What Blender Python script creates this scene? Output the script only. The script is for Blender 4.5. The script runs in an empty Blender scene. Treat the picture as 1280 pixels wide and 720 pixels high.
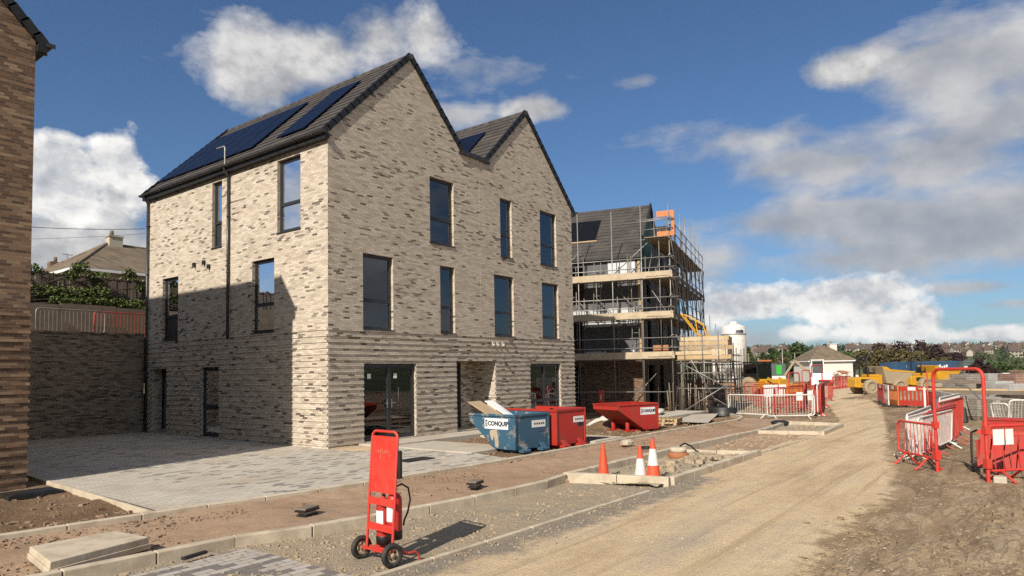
import bpy, math, random
from mathutils import Vector, Matrix, noise
rnd = random.Random(7)
S = bpy.context.scene
COL = S.collection
PI = math.pi
V = Vector
# ---------------------------------------------------------------- camera geometry
FPX, PITCH, ROLL, YAW, PCY = 855.8642, .054, .0166, .9189, 418.7881
CAM = V((-11.4775, -14.9086, 1.8428))
_s, _c = math.sin(YAW), math.cos(YAW)
_R = V((_c, -_s, 0)); _F = V((_s, _c, 0)); _Z = V((0, 0, 1))
FW = _F*math.cos(PITCH) + _Z*math.sin(PITCH); _U = -_F*math.sin(PITCH) + _Z*math.cos(PITCH)
RT = _R*math.cos(ROLL) - _U*math.sin(ROLL); UP = _R*math.sin(ROLL) + _U*math.cos(ROLL)
def ray(px, py): return FW + RT*((px-640)/FPX) + UP*((PCY-py)/FPX)
def sstep(a, b, x):
    t = max(0., min(1., (x-a)/(b-a))); return t*t*(3-2*t)
def gz(x, y):
    return -.25 - .1*sstep(6, 20, x)
def D(px, py, dep): return CAM + ray(px, py)*dep
def G(px, py, dz=0.):
    q = ray(px, py); z = -.15
    for _ in range(12):
        t = (z+dz-CAM.z)/q.z; p = CAM+q*t; z = gz(p.x, p.y)
    return V((p.x, p.y, z+dz))
def GX(px, dep, z=None):      # point at image column px, given depth along view, on the ground
    p = D(px, 458, dep); p.z = gz(p.x, p.y) if z is None else z
    return p
# ---------------------------------------------------------------- node helpers
def newmat(name):
    m = bpy.data.materials.new(name); m.use_nodes = True
    nt = m.node_tree; nt.nodes.clear()
    return m, nt
class NB:
    def __init__(s, nt): s.nt = nt
    def n(s, t, **k):
        nd = s.nt.nodes.new(t)
        for a, b in k.items(): setattr(nd, a, b)
        return nd
    def set(s, inp, v):
        if isinstance(v, bpy.types.NodeSocket): s.nt.links.new(v, inp)
        elif v is not None: inp.default_value = v
    def m(s, op, a, b=None, c=None, clamp=False):
        nd = s.n('ShaderNodeMath', operation=op, use_clamp=clamp)
        for i, v in enumerate((a, b, c)):
            if v is not None: s.set(nd.inputs[i], v)
        return nd.outputs[0]
    def vm(s, op, a, b=None):
        nd = s.n('ShaderNodeVectorMath', operation=op)
        s.set(nd.inputs[0], a)
        if b is not None:
            s.set(nd.inputs[3] if op == 'SCALE' else nd.inputs[1], b)
        return nd.outputs['Value'] if op in ('LENGTH', 'DOT_PRODUCT') else nd.outputs[0]
    def noise(s, vec, scale, detail=4, rough=.5, lac=2., dist=0.):
        nd = s.n('ShaderNodeTexNoise'); s.set(nd.inputs['Vector'], vec)
        nd.inputs['Scale'].default_value = scale; nd.inputs['Detail'].default_value = detail
        nd.inputs['Roughness'].default_value = rough; nd.inputs['Distortion'].default_value = dist
        return nd.outputs[0]
    def ramp(s, fac, stops, interp='LINEAR'):
        nd = s.n('ShaderNodeValToRGB'); s.set(nd.inputs[0], fac); cr = nd.color_ramp; cr.interpolation = interp
        while len(cr.elements) < len(stops): cr.elements.new(.5)
        for e, (p, c) in zip(cr.elements, stops):
            e.position = p; e.color = (*c, 1) if not isinstance(c, (int, float)) else (c, c, c, 1)
        return nd.outputs[0]
    def mix(s, fac, a, b, mode='MIX'):
        nd = s.n('ShaderNodeMix', data_type='RGBA', blend_type=mode)
        s.set(nd.inputs[0], fac)
        for i, v in ((6, a), (7, b)):
            if isinstance(v, tuple) and len(v) == 3: v = (*v, 1)
            s.set(nd.inputs[i], v)
        return nd.outputs[2]
    def range(s, v, a, b, c=0., d=1.):
        nd = s.n('ShaderNodeMapRange'); s.set(nd.inputs[0], v)
        for i, x in enumerate((a, b, c, d)): nd.inputs[i+1].default_value = x
        return nd.outputs[0]
    def obj(s): return s.n('ShaderNodeTexCoord').outputs['Object']
    def pos(s): return s.n('ShaderNodeNewGeometry').outputs['Position']
    def sep(s, v):
        nd = s.n('ShaderNodeSeparateXYZ'); s.set(nd.inputs[0], v); return nd.outputs
    def comb(s, x, y, z=0.):
        nd = s.n('ShaderNodeCombineXYZ')
        for i, v in enumerate((x, y, z)): s.set(nd.inputs[i], v)
        return nd.outputs[0]
    def bump(s, h, strength=.3, dist=.02):
        nd = s.n('ShaderNodeBump'); s.set(nd.inputs['Height'], h)
        nd.inputs['Strength'].default_value = strength; nd.inputs['Distance'].default_value = dist
        return nd.outputs[0]
    def out(s, col, rough=.8, normal=None, metal=0., spec=.5, coat=0., alpha=None):
        p = s.n('ShaderNodeBsdfPrincipled'); o = s.n('ShaderNodeOutputMaterial')
        if isinstance(col, tuple) and len(col) == 3: col = (*col, 1)
        s.set(p.inputs['Base Color'], col); s.set(p.inputs['Roughness'], rough); s.set(p.inputs['Metallic'], metal)
        p.inputs['Specular IOR Level'].default_value = spec
        p.inputs['Coat Weight'].default_value = coat
        if normal is not None: s.nt.links.new(normal, p.inputs['Normal'])
        s.nt.links.new(p.outputs[0], o.inputs[0])
        return p
def plain(name, col, rough=.6, metal=0., spec=.5, dirt=.25, dscale=6., dcol=None, bump=.0, coat=0., lo=.45, hi=.7):
    """paint / plastic / timber with uneven wear"""
    m, nt = newmat(name); b = NB(nt)
    o = b.obj()
    n1 = b.noise(o, dscale, 6, .65); n2 = b.noise(o, dscale*7, 3, .6)
    dc = dcol or tuple(c*.45+.04 for c in col)
    f = b.m('MULTIPLY', b.range(n1, lo, hi), dirt, clamp=True)
    c = b.mix(f, col, dc)
    c = b.mix(b.range(n2, .3, .75, 0., .35*min(1, dirt*2)), c, tuple(x*.75 for x in col))
    nrm = b.bump(n2, bump, .01) if bump else None
    b.out(c, b.range(n1, .3, .7, max(.05, rough-.1), min(1, rough+.12)), nrm, metal, spec, coat)
    return m
def brick_mat(name, L, H, base, dark, mort, thr, axis=None, dens=.5, corb=False):
    m, nt = newmat(name); b = NB(nt)
    tc = b.n('ShaderNodeTexCoord'); x, y, z = b.sep(tc.outputs['Object'])
    nx, ny, nz = b.sep(tc.outputs['Normal'])
    isx = b.m('GREATER_THAN', b.m('ABSOLUTE', nx), .6)
    u = b.m('ADD', b.m('MULTIPLY', x, b.m('SUBTRACT', 1., isx)), b.m('MULTIPLY', y, isx))
    u = b.m('ADD', u, b.m('MULTIPLY', isx, 31.7*L))
    rowf = b.m('DIVIDE', b.m('ADD', z, 10*H), H); row = b.m('FLOOR', rowf); fv = b.m('FRACT', rowf)
    uf = b.m('ADD', b.m('ADD', b.m('DIVIDE', u, L), 500.), b.m('MULTIPLY', row, .37)); col = b.m('FLOOR', uf); fu = b.m('FRACT', uf)
    wn = b.n('ShaderNodeTexWhiteNoise', noise_dimensions='2D'); nt.links.new(b.comb(col, row), wn.inputs[0])
    r1 = wn.outputs[0]
    wn2 = b.n('ShaderNodeTexWhiteNoise', noise_dimensions='2D'); nt.links.new(b.comb(b.m('ADD', col, 77.3), row), wn2.inputs[0])
    r2 = wn2.outputs[0]
    cl = b.noise(b.comb(b.m('MULTIPLY', col, .62), b.m('MULTIPLY', row, .55)), 1., 2, .6)
    dk = b.m('ADD', cl, b.m('MULTIPLY', r1, .26))
    lf = b.noise(b.comb(u, b.m('MULTIPLY', z, 1.6)), .45, 3, .6); dk = b.m('ADD', dk, b.m('MULTIPLY', b.m('SUBTRACT', lf, .5), .34))
    dkm = b.m('MULTIPLY', b.m('GREATER_THAN', dk, thr), b.m('MULTIPLY_ADD', r2, .6, .38))
    c = b.ramp(r2, base)
    big = b.noise(b.comb(u, z), .5, 4, .6)
    fine = b.noise(b.comb(u, z), 45., 3, .7)
    c = b.mix(b.range(r1, .84, 1., 0., .4), c, tuple(v*.7 for v in base[0][1]))
    c = b.mix(b.m('MULTIPLY', b.m('GREATER_THAN', dk, thr-.06), .42), c, tuple(v*.5 for v in base[1][1]))
    c = b.mix(dkm, c, dark)
    c = b.mix(b.range(fine, .42, .7, 0., .3), c, tuple(v*.8 for v in dark))
    mw = .1 * .075/H
    mm = b.m('MAXIMUM', b.m('LESS_THAN', fv, .13), b.m('LESS_THAN', fu, .04))
    c = b.mix(mm, c, mort)
    c = b.mix(b.range(big, .35, .7, 0., .15), c, tuple(v*.62 for v in base[0][1]))
    h = b.m('ADD', b.m('MULTIPLY', b.m('SUBTRACT', 1., mm), 1.), b.m('ADD', b.m('MULTIPLY', fine, .3), b.m('MULTIPLY', r1, .35)))
    b.out(c, .88, b.bump(h, .55, .006), spec=.3)
    return m
# ---------------------------------------------------------------- mesh builder
class MB:
    def __init__(s): s.v = []; s.f = []; s.mi = []; s.sm = []
    def add(s, vs, fs, mi=0, sm=False):
        o = len(s.v); s.v += [tuple(p) for p in vs]
        for f in fs: s.f.append([o+i for i in f]); s.mi.append(mi); s.sm.append(sm)
    def quad(s, a, b, c, d, mi=0): s.add([a, b, c, d], [(0, 1, 2, 3)], mi)
    def hexa(s, p, mi=0):      # 8 pts: bottom 4 ccw, top 4 ccw
        s.add(p, [(3, 2, 1, 0), (4, 5, 6, 7), (0, 1, 5, 4), (1, 2, 6, 5), (2, 3, 7, 6), (3, 0, 4, 7)], mi)
    def box(s, x0, x1, y0, y1, z0, z1, mi=0):
        s.hexa([(x0, y0, z0), (x1, y0, z0), (x1, y1, z0), (x0, y1, z0), (x0, y0, z1), (x1, y0, z1), (x1, y1, z1), (x0, y1, z1)], mi)
    def obox(s, O, U, W, N, u0, u1, w0, w1, n0, n1, mi=0):
        P = lambda u, w, n: tuple(O+U*u+W*w+N*n)
        s.hexa([P(u0, w0, n0), P(u1, w0, n0), P(u1, w1, n0), P(u0, w1, n0), P(u0, w0, n1), P(u1, w0, n1), P(u1, w1, n1), P(u0, w1, n1)], mi)
    def bar(s, a, b, w, h, mi=0, up=V((0, 0, 1))):      # rectangular bar a->b
        a = V(a); b = V(b); d = (b-a); l = d.length
        if l < 1e-6: return
        d /= l; x = d.cross(up)
        if x.length < 1e-3: x = d.cross(V((1, 0, 0)))
        x.normalize(); y = x.cross(d)
        s.obox(a, x, y, d, -w/2, w/2, -h/2, h/2, 0, l, mi)
    def cyl(s, a, b, r, r2=None, n=8, mi=0, caps=True, sm=True):
        a = V(a); b = V(b); d = (b-a)
        if d.length < 1e-6: return
        d.normalize(); x = d.orthogonal().normalized(); y = d.cross(x)
        r2 = r if r2 is None else r2; vs = []
        for p, rr in ((a, r), (b, r2)):
            for i in range(n):
                t = 2*PI*i/n; vs.append(p+x*math.cos(t)*rr+y*math.sin(t)*rr)
        s.add(vs, [(i, (i+1) % n, n+(i+1) % n, n+i) for i in range(n)], mi, sm)
        if caps:
            o = len(s.v)-2*n
            s.f.append([o+i for i in range(n)][::-1]); s.mi.append(mi); s.sm.append(False)
            s.f.append([o+n+i for i in range(n)]); s.mi.append(mi); s.sm.append(False)
    def tube(s, pts, r, n=8, mi=0, closed=False):
        pts = [V(p) for p in pts]; m = len(pts); rings = []
        up = None
        for i, p in enumerate(pts):
            if closed: t = (pts[(i+1) % m]-pts[i-1])
            else: t = (pts[min(i+1, m-1)]-pts[max(i-1, 0)])
            t.normalize()
            if up is None: up = t.orthogonal().normalized()
            up = (up - t*up.dot(t)).normalized(); y = t.cross(up)
            rings.append([p+up*math.cos(2*PI*k/n)*r+y*math.sin(2*PI*k/n)*r for k in range(n)])
        vs = [q for rg in rings for q in rg]; fs = []
        for i in range(m if closed else m-1):
            j = (i+1) % m
            for k in range(n):
                fs.append((i*n+k, i*n+(k+1) % n, j*n+(k+1) % n, j*n+k))
        s.add(vs, fs, mi, True)
        if not closed:
            s.add(rings[0], [tuple(range(n))[::-1]], mi); s.add(rings[-1], [tuple(range(n))], mi)
    def lathe(s, prof, n=20, c=(0, 0, 0), mi=0, sm=True, jit=None):
        vs = []; c = V(c)
        for (r, z) in prof:
            for i in range(n):
                t = 2*PI*i/n; vs.append(c+V((r*math.cos(t), r*math.sin(t), z)))
        m = len(prof)
        s.add(vs, [(i*n+k, i*n+(k+1) % n, (i+1)*n+(k+1) % n, (i+1)*n+k) for i in range(m-1) for k in range(n)], mi, sm)
    def prism(s, poly, ax, t0, t1, mi=0):   # poly of 3d pts, extruded along ax
        n = len(poly); ax = V(ax); a = [V(p)+ax*t0 for p in poly]; b = [V(p)+ax*t1 for p in poly]
        s.add(a+b, [tuple(range(n))[::-1], tuple(range(n, 2*n))]+[(i, (i+1) % n, n+(i+1) % n, n+i) for i in range(n)], mi)
    def ball(s, c, r, n=8, m=6, sc=(1, 1, 1), mi=0, jit=0., rr=None):
        c = V(c); vs = []; rr = rr or rnd
        for j in range(m+1):
            ph = PI*j/m
            for i in range(n):
                t = 2*PI*i/n; k = 1+(rr.random()-.5)*2*jit
                vs.append(c+V((math.cos(t)*math.sin(ph)*r*sc[0]*k, math.sin(t)*math.sin(ph)*r*sc[1]*k, math.cos(ph)*r*sc[2]*k)))
        s.add(vs, [(j*n+i, (j+1)*n+i, (j+1)*n+(i+1) % n, j*n+(i+1) % n) for j in range(m) for i in range(n)], mi, jit == 0)
    def build(s, name, mat, parent=None, bevel=0., **kw):
        me = bpy.data.meshes.new(name); me.from_pydata(s.v, [], s.f)
        mats = mat if isinstance(mat, (list, tuple)) else [mat]
        for x in mats: me.materials.append(x)
        me.polygons.foreach_set('material_index', s.mi); me.polygons.foreach_set('use_smooth', s.sm)
        me.validate(clean_customdata=False); me.update()
        o = bpy.data.objects.new(name, me); COL.objects.link(o)
        if parent: o.parent = parent
        if bevel:
            bm = o.modifiers.new('b', 'BEVEL'); bm.width = bevel; bm.segments = 2; bm.limit_method = 'ANGLE'
            bm.harden_normals = False
        tag(o, **kw)
        return o
def tag(o, label=None, cat=None, group=None, kind=None):
    if label: o['label'] = label
    if cat: o['category'] = cat
    if group: o['group'] = group
    if kind: o['kind'] = kind
    return o
def thing(name, label, cat, loc=(0, 0, 0), rz=0., group=None):
    o = bpy.data.objects.new(name, None); COL.objects.link(o); o.location = loc; o.rotation_euler = (0, 0, rz)
    o.empty_display_size = .2
    return tag(o, label, cat, group)
def dup(o, loc=None, rz=None, label=None, group=None, scale=None):
    c = o.copy(); COL.objects.link(c)
    if loc is not None: c.location = loc
    if rz is not None: c.rotation_euler = (0, 0, rz)
    if scale is not None: c.scale = scale if hasattr(scale, '__len__') else (scale,)*3
    if label: c['label'] = label
    if group: c['group'] = group
    for ch in list(o.children):
        d = ch.copy(); COL.objects.link(d); d.parent = c
        for g in list(ch.children):
            e = g.copy(); COL.objects.link(e); e.parent = d
    return c
def text_obj(txt, size, mat, parent, loc, right, up, name='lettering', ext=.002, bold=0.006):
    cu = bpy.data.curves.new(name, 'FONT'); cu.body = txt; cu.size = size; cu.align_x = 'CENTER'; cu.align_y = 'CENTER'
    cu.offset = bold; cu.extrude = ext
    t = bpy.data.objects.new('tmp', cu); COL.objects.link(t)
    dg = bpy.context.evaluated_depsgraph_get(); me = bpy.data.meshes.new_from_object(t.evaluated_get(dg))
    bpy.data.objects.remove(t); me.name = name
    me.materials.clear(); me.materials.append(mat)
    r = V(right).normalized(); u = V(up).normalized(); n = r.cross(u)
    M = Matrix(((r.x, u.x, n.x, loc[0]), (r.y, u.y, n.y, loc[1]), (r.z, u.z, n.z, loc[2]), (0, 0, 0, 1)))
    me.transform(M)
    o = bpy.data.objects.new(name, me); COL.objects.link(o)
    if parent: o.parent = parent
    return o
# ---------------------------------------------------------------- materials
CREAM = [(0., (.50, .43, .34)), (.3, (.60, .52, .415)), (.6, (.66, .58, .47)), (.85, (.73, .65, .54)), (1., (.53, .44, .34))]
M = {}
M['brick'] = brick_mat('buff_brick', .215, .05433, CREAM, (.07, .058, .052), (.36, .305, .235), .79)
M['brick_soldier'] = brick_mat('porch_brick', .215, .05433, CREAM, (.10, .082, .072), (.38, .32, .25), .69)
M['brick_warm'] = brick_mat('warm_brick', .215, .05433, [(0., (.21, .13, .08)), (.4, (.29, .19, .12)), (.75, (.38, .27, .175)), (1., (.24, .135, .08))], (.09, .06, .045), (.22, .16, .11), .66)
M['brick_grey'] = brick_mat('retaining_brick', .215, .05433, [(0., (.24, .19, .145)), (.5, (.33, .27, .205)), (1., (.40, .33, .25))], (.07, .058, .05), (.2, .165, .13), .74)
M['brick_new'] = brick_mat('brown_brick', .215, .05433, [(0., (.17, .10, .065)), (.5, (.24, .15, .1)), (1., (.3, .2, .13))], (.06, .045, .04), (.18, .14, .1), .7)
M['anth'] = plain('anthracite_frame', (.028, .03, .033), .42, dirt=.3, dcol=(.07, .07, .065))
M['black'] = plain('black_plastic', (.012, .012, .013), .5, dirt=.4, dcol=(.05, .045, .04))
M['gutter'] = plain('black_gutter', (.035, .033, .032), .35, dirt=.3, dcol=(.08, .07, .06))
M['red'] = plain('red_paint', (.62, .04, .028), .55, dirt=.7, dscale=3.5, dcol=(.40, .10, .06), bump=.08)
M['red2'] = plain('red_barrier_paint', (.50, .04, .025), .5, dirt=.7, dscale=5, dcol=(.3, .12, .09))
M['redskip'] = plain('red_skip_paint', (.44, .026, .018), .5, dirt=.8, dscale=3.2, dcol=(.20, .07, .04), bump=.15)
M['blueskip'] = plain('blue_skip_paint', (.035, .105, .17), .5, dirt=.7, dscale=3.5, dcol=(.33, .29, .22), bump=.08, lo=.56, hi=.6)
M['white'] = plain('white_paint', (.72, .70, .66), .5, dirt=.6, dscale=4, dcol=(.36, .31, .25))
M['sign'] = plain('sign_white', (.78, .78, .77), .5, dirt=.15)
M['navy'] = plain('sign_navy', (.012, .02, .05), .5, dirt=.05)
M['galv'] = plain('galvanised_steel', (.36, .35, .33), .5, .5, dirt=.6, dscale=3, dcol=(.22, .19, .15))
M['galv_dark'] = plain('dull_tube', (.26, .24, .21), .55, .4, dirt=.7, dscale=2, dcol=(.12, .1, .08))
M['timber'] = plain('new_timber', (.52, .38, .21), .8, dirt=.5, dscale=2, dcol=(.3, .2, .1), bump=.1)
M['oldtimber'] = plain('weathered_timber', (.20, .16, .12), .85, dirt=.6, dscale=3, dcol=(.1, .08, .06), bump=.2)
M['board'] = plain('scaffold_board', (.30, .24, .16), .85, dirt=.6, dscale=2, dcol=(.15, .12, .09), bump=.1)
M['conc'] = plain('concrete_kerb', (.56, .485, .365), .9, dirt=.85, dscale=2.6, dcol=(.30, .235, .16), bump=.25)
M['slab'] = plain('pale_slab', (.50, .455, .38), .9, dirt=.6, dscale=.9, dcol=(.33, .255, .17), bump=.15)
M['rubber'] = plain('rubber', (.02, .019, .018), .8, dirt=.7, dscale=8, dcol=(.12, .1, .08))
M['yellow'] = plain('plant_yellow', (.62, .32, .015), .45, dirt=.5, dscale=2, dcol=(.3, .2, .07))
M['dust'] = plain('dusty_steel', (.36, .29, .19), .85, dirt=.5, dscale=1.5, dcol=(.25, .19, .11))
M['cone'] = plain('cone_orange', (.72, .085, .03), .5, dirt=.35, dscale=8, dcol=(.35, .12, .07))
M['coneW'] = plain('cone_white', (.74, .72, .68), .5, dirt=.4, dscale=9, dcol=(.4, .35, .3))
M['render'] = plain('white_render', (.70, .67, .60), .9, dirt=.25, dscale=.5, dcol=(.5, .42, .34))
M['creamrender'] = plain('cream_render', (.50, .45, .34), .9, dirt=.25, dscale=.5)
M['foil'] = plain('foil_insulation', (.72, .74, .74), .35, .3, dirt=.5, dscale=1.6, dcol=(.2, .32, .38))
M['membrane'] = plain('grey_membrane', (.10, .10, .105), .7, dirt=.6, dscale=1.2, dcol=(.2, .2, .2), bump=.3)
M['greenmem'] = plain('green_membrane', (.01, .09, .07), .7, dirt=.3)
M['wrap'] = plain('plastic_wrap', (.42, .42, .40), .25, dirt=.6, dscale=3, dcol=(.25, .22, .18), bump=.5)
M['blockgrey'] = brick_mat('stacked_blocks', .21, .1, [(0., (.26, .235, .2)), (.5, (.33, .3, .25)), (1., (.38, .345, .29))], (.2, .18, .15), (.12, .1, .08), .9)
M['blockred'] = brick_mat('stacked_red_blocks', .21, .1, [(0., (.28, .16, .12)), (.5, (.33, .2, .15)), (1., (.36, .24, .18))], (.2, .12, .1), (.12, .09, .07), .9)
M['bluecont'] = plain('blue_container', (.035, .085, .165), .5, dirt=.5, dscale=.8, dcol=(.1, .12, .14))
M['greycont'] = plain('grey_green_cabin', (.10, .135, .13), .6, dirt=.4)
M['greensign'] = plain('green_sign', (.05, .45, .05), .5, dirt=.05)
M['bag'] = plain('bag_white', (.6, .58, .52), .8, dirt=.5, dscale=3, dcol=(.4, .33, .25), bump=.4)
M['plaster'] = plain('plaster', (.38, .365, .34), .9, dirt=.2)
M['card'] = plain('chipboard', (.47, .35, .21), .9, dirt=.3, dscale=3)
M['chrome'] = plain('chrome', (.6, .6, .6), .25, 1., dirt=.1)
M['terracotta'] = plain('terracotta', (.36, .14, .06), .8, dirt=.4, dscale=6)
def roof_mat(name, c0, c1, band, dirn='z'):
    m, nt = newmat(name); b = NB(nt); o = b.obj(); x, y, z = b.sep(o)
    f = b.m('DIVIDE', z, band); r = b.m('FLOOR', f); fr = b.m('FRACT', f)
    uf = b.m('ADD', b.m('DIVIDE', b.m('ADD', x, y), .33), b.m('MULTIPLY', r, .5)); cf = b.m('FLOOR', uf)
    wn = b.n('ShaderNodeTexWhiteNoise', noise_dimensions='2D'); nt.links.new(b.comb(cf, r), wn.inputs[0])
    n = b.noise(o, 1.3, 5, .6)
    c = b.mix(wn.outputs[0], c0, c1)
    c = b.mix(b.range(n, .4, .7, 0, .4), c, tuple(v*.65 for v in c0))
    g = b.m('LESS_THAN', b.m('FRACT', uf), .05)
    c = b.mix(g, c, tuple(v*.5 for v in c0))
    h = b.m('SUBTRACT', 1., fr)
    b.out(c, .75, b.bump(b.m('ADD', h, b.m('MULTIPLY', wn.outputs[0], .15)), .8, .03), spec=.3)
    return m
M['tile'] = roof_mat('grey_tiles', (.062, .055, .05), (.095, .084, .076), .235)
M['tile_old'] = roof_mat('old_brown_tiles', (.15, .115, .075), (.23, .18, .125), .2)
M['tile_slate'] = roof_mat('slate_tiles', (.10, .095, .09), (.14, .13, .12), .2)
def solar_mat():
    m, nt = newmat('solar_cells'); b = NB(nt); o = b.obj(); x, y, z = b.sep(o)
    l = b.m('LESS_THAN', b.m('FRACT', b.m('DIVIDE', y, .17)), .04)
    l2 = b.m('LESS_THAN', b.m('FRACT', b.m('DIVIDE', z, .12)), .04)
    c = b.mix(b.m('MAXIMUM', l, l2), (.006, .010, .026), (.02, .026, .042))
    b.out(c, .34, spec=.05)
    return m
M['solar'] = solar_mat(); M['solar_black'] = plain('black_solar', (.008, .009, .012), .3, dirt=.1, spec=.1)
def glass_mat(name, tint=(.42, .45, .48), refl=.05):
    m, nt = newmat(name); b = NB(nt)
    fr = b.n('ShaderNodeFresnel'); fr.inputs[0].default_value = 1.65
    gl = b.n('ShaderNodeBsdfGlossy'); gl.inputs['Roughness'].default_value = .015; gl.inputs[0].default_value = (.93, .95, 1, 1)
    tr = b.n('ShaderNodeBsdfTransparent'); tr.inputs[0].default_value = (*tint, 1)
    mx = b.n('ShaderNodeMixShader'); o = b.n('ShaderNodeOutputMaterial')
    nt.links.new(b.m('ADD', fr.outputs[0], refl, clamp=True), mx.inputs[0]); nt.links.new(tr.outputs[0], mx.inputs[1]); nt.links.new(gl.outputs[0], mx.inputs[2])
    nt.links.new(mx.outputs[0], o.inputs[0])
    return m
M['glass'] = glass_mat('window_glass')
def pave_mat():
    m, nt = newmat('block_paving'); b = NB(nt); x, y, z = b.sep(b.pos())
    W_, L_ = .12, .24
    rf = b.m('DIVIDE', y, W_); r = b.m('FLOOR', rf)
    cf = b.m('ADD', b.m('DIVIDE', x, L_), b.m('MULTIPLY', r, .5)); c_ = b.m('FLOOR', cf)
    wn = b.n('ShaderNodeTexWhiteNoise', noise_dimensions='2D'); nt.links.new(b.comb(c_, r), wn.inputs[0]); w = wn.outputs[0]
    wn2 = b.n('ShaderNodeTexWhiteNoise', noise_dimensions='2D'); nt.links.new(b.comb(b.m('ADD', c_, 31.5), r), wn2.inputs[0]); w2 = wn2.outputs[0]
    # dark blocks sprinkled, except in the plain border band on the left
    inband = b.m('GREATER_THAN', b.m('ADD', x, b.m('MULTIPLY', y, .115)), -5.3)
    dk = b.m('MULTIPLY', b.m('GREATER_THAN', w, .87), inband)
    c = b.mix(w2, (.46, .425, .365), (.58, .53, .45))
    c = b.mix(dk, c, (.24, .23, .21))
    j = b.m('MAXIMUM', b.m('LESS_THAN', b.m('FRACT', rf), .05), b.m('LESS_THAN', b.m('FRACT', cf), .035))
    c = b.mix(b.m('MULTIPLY', j, .8), c, (.17, .15, .12))
    n = b.noise(b.pos(), .8, 6, .65)
    c = b.mix(b.range(n, .45, .75, 0, .6), c, (.36, .285, .20))
    n3 = b.noise(b.pos(), 30, 4, .7)
    c = b.mix(b.range(n3, .4, .75, 0, .3), c, (.22, .2, .17))
    h = b.m('ADD', b.m('MULTIPLY', j, -1.), b.m('ADD', b.m('MULTIPLY', n3, .25), b.m('MULTIPLY', w2, .35)))
    b.out(c, .88, b.bump(h, .5, .006), spec=.3)
    return m
M['pave'] = pave_mat()
def pave2_mat():
    m, nt = newmat('mixed_setts'); b = NB(nt)
    p = b.vm('SUBTRACT', b.pos(), (-7., -9.5, 0.)); x, y, z = b.sep(p)
    a = .0
    W_, L_ = .12, .24
    rf = b.m('DIVIDE', y, W_); r = b.m('FLOOR', rf)
    cf = b.m('ADD', b.m('DIVIDE', x, L_), b.m('MULTIPLY', r, .5)); c_ = b.m('FLOOR', cf)
    wn = b.n('ShaderNodeTexWhiteNoise', noise_dimensions='2D'); nt.links.new(b.comb(c_, r), wn.inputs[0]); w = wn.outputs[0]
    n = b.noise(b.pos(), 25, 4, .7)
    c = b.ramp(w, [(0., (.16, .15, .145)), (.33, (.16, .15, .145)), (.34, (.40, .37, .33)), (.7, (.46, .43, .38)), (1., (.38, .345, .3))])
    c = b.mix(b.range(n, .4, .75, 0, .45), c, (.3, .26, .2))
    j = b.m('MAXIMUM', b.m('LESS_THAN', b.m('FRACT', rf), .07), b.m('LESS_THAN', b.m('FRACT', cf), .04))
    c = b.mix(j, c, (.12, .1, .08))
    b.out(c, .88, b.bump(b.m('ADD', b.m('MULTIPLY', j, -1.), b.m('MULTIPLY', n, .4)), .6, .008), spec=.3)
    return m
M['setts'] = pave2_mat()
def soil_mat(name, cols, scale=1., bump=1., dist=.05, peb=True):
    m, nt = newmat(name); b = NB(nt); p = b.pos()
    n1 = b.noise(p, .35*scale, 8, .62); n2 = b.noise(p, 3.5*scale, 8, .7); n3 = b.noise(p, 28*scale, 4, .7)
    vo = b.n('ShaderNodeTexVoronoi'); nt.links.new(p, vo.inputs['Vector']); vo.inputs['Scale'].default_value = 38*scale
    vo2 = b.n('ShaderNodeTexVoronoi'); nt.links.new(p, vo2.inputs['Vector']); vo2.inputs['Scale'].default_value = 13*scale
    mixn = b.m('ADD', b.m('MULTIPLY', n1, .6), b.m('MULTIPLY', n2, .4))
    c = b.ramp(mixn, [(.36, cols[0]), (.48, cols[1]), (.58, cols[2]), (.7, cols[1])])
    peb1 = b.m('MULTIPLY', b.m('LESS_THAN', vo.outputs['Distance'], .33), b.m('GREATER_THAN', b.sep(vo.outputs['Color'])[0], .72))
    c = b.mix(b.m('MULTIPLY', peb1, .55 if peb else 0.), c, cols[3])
    c = b.mix(b.range(n3, .35, .7, 0, .35), c, tuple(v*.6 for v in cols[0]))
    h = b.m('ADD', b.m('MULTIPLY', n2, 1.2), b.m('ADD', b.m('MULTIPLY', n3, .45), b.m('MULTIPLY', b.m('SUBTRACT', 1., vo2.outputs['Distance']), .25)))
    h = b.m('ADD', h, b.m('MULTIPLY', peb1, .25))
    b.out(c, .93, b.bump(h, bump, dist), spec=.2)
    return m, b, c
M['soil'], _, _ = soil_mat('brown_soil', [(.16, .10, .058), (.22, .145, .088), (.28, .19, .12), (.40, .32, .23)], 1., .9, .06)
M['footsoil'], _, _ = soil_mat('footpath_soil', [(.30, .20, .13), (.37, .255, .17), (.43, .31, .21), (.52, .42, .31)], 1., .55, .03)
M['baygravel'], _, _ = soil_mat('bay_hardcore', [(.33, .265, .18), (.42, .34, .235), (.32, .28, .22), (.55, .46, .34)], 1., .9, .04)
M['pit'], _, _ = soil_mat('planter_fill', [(.30, .26, .19), (.42, .36, .26), (.48, .41, .30), (.52, .46, .35)], 1., 1., .05)
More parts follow.
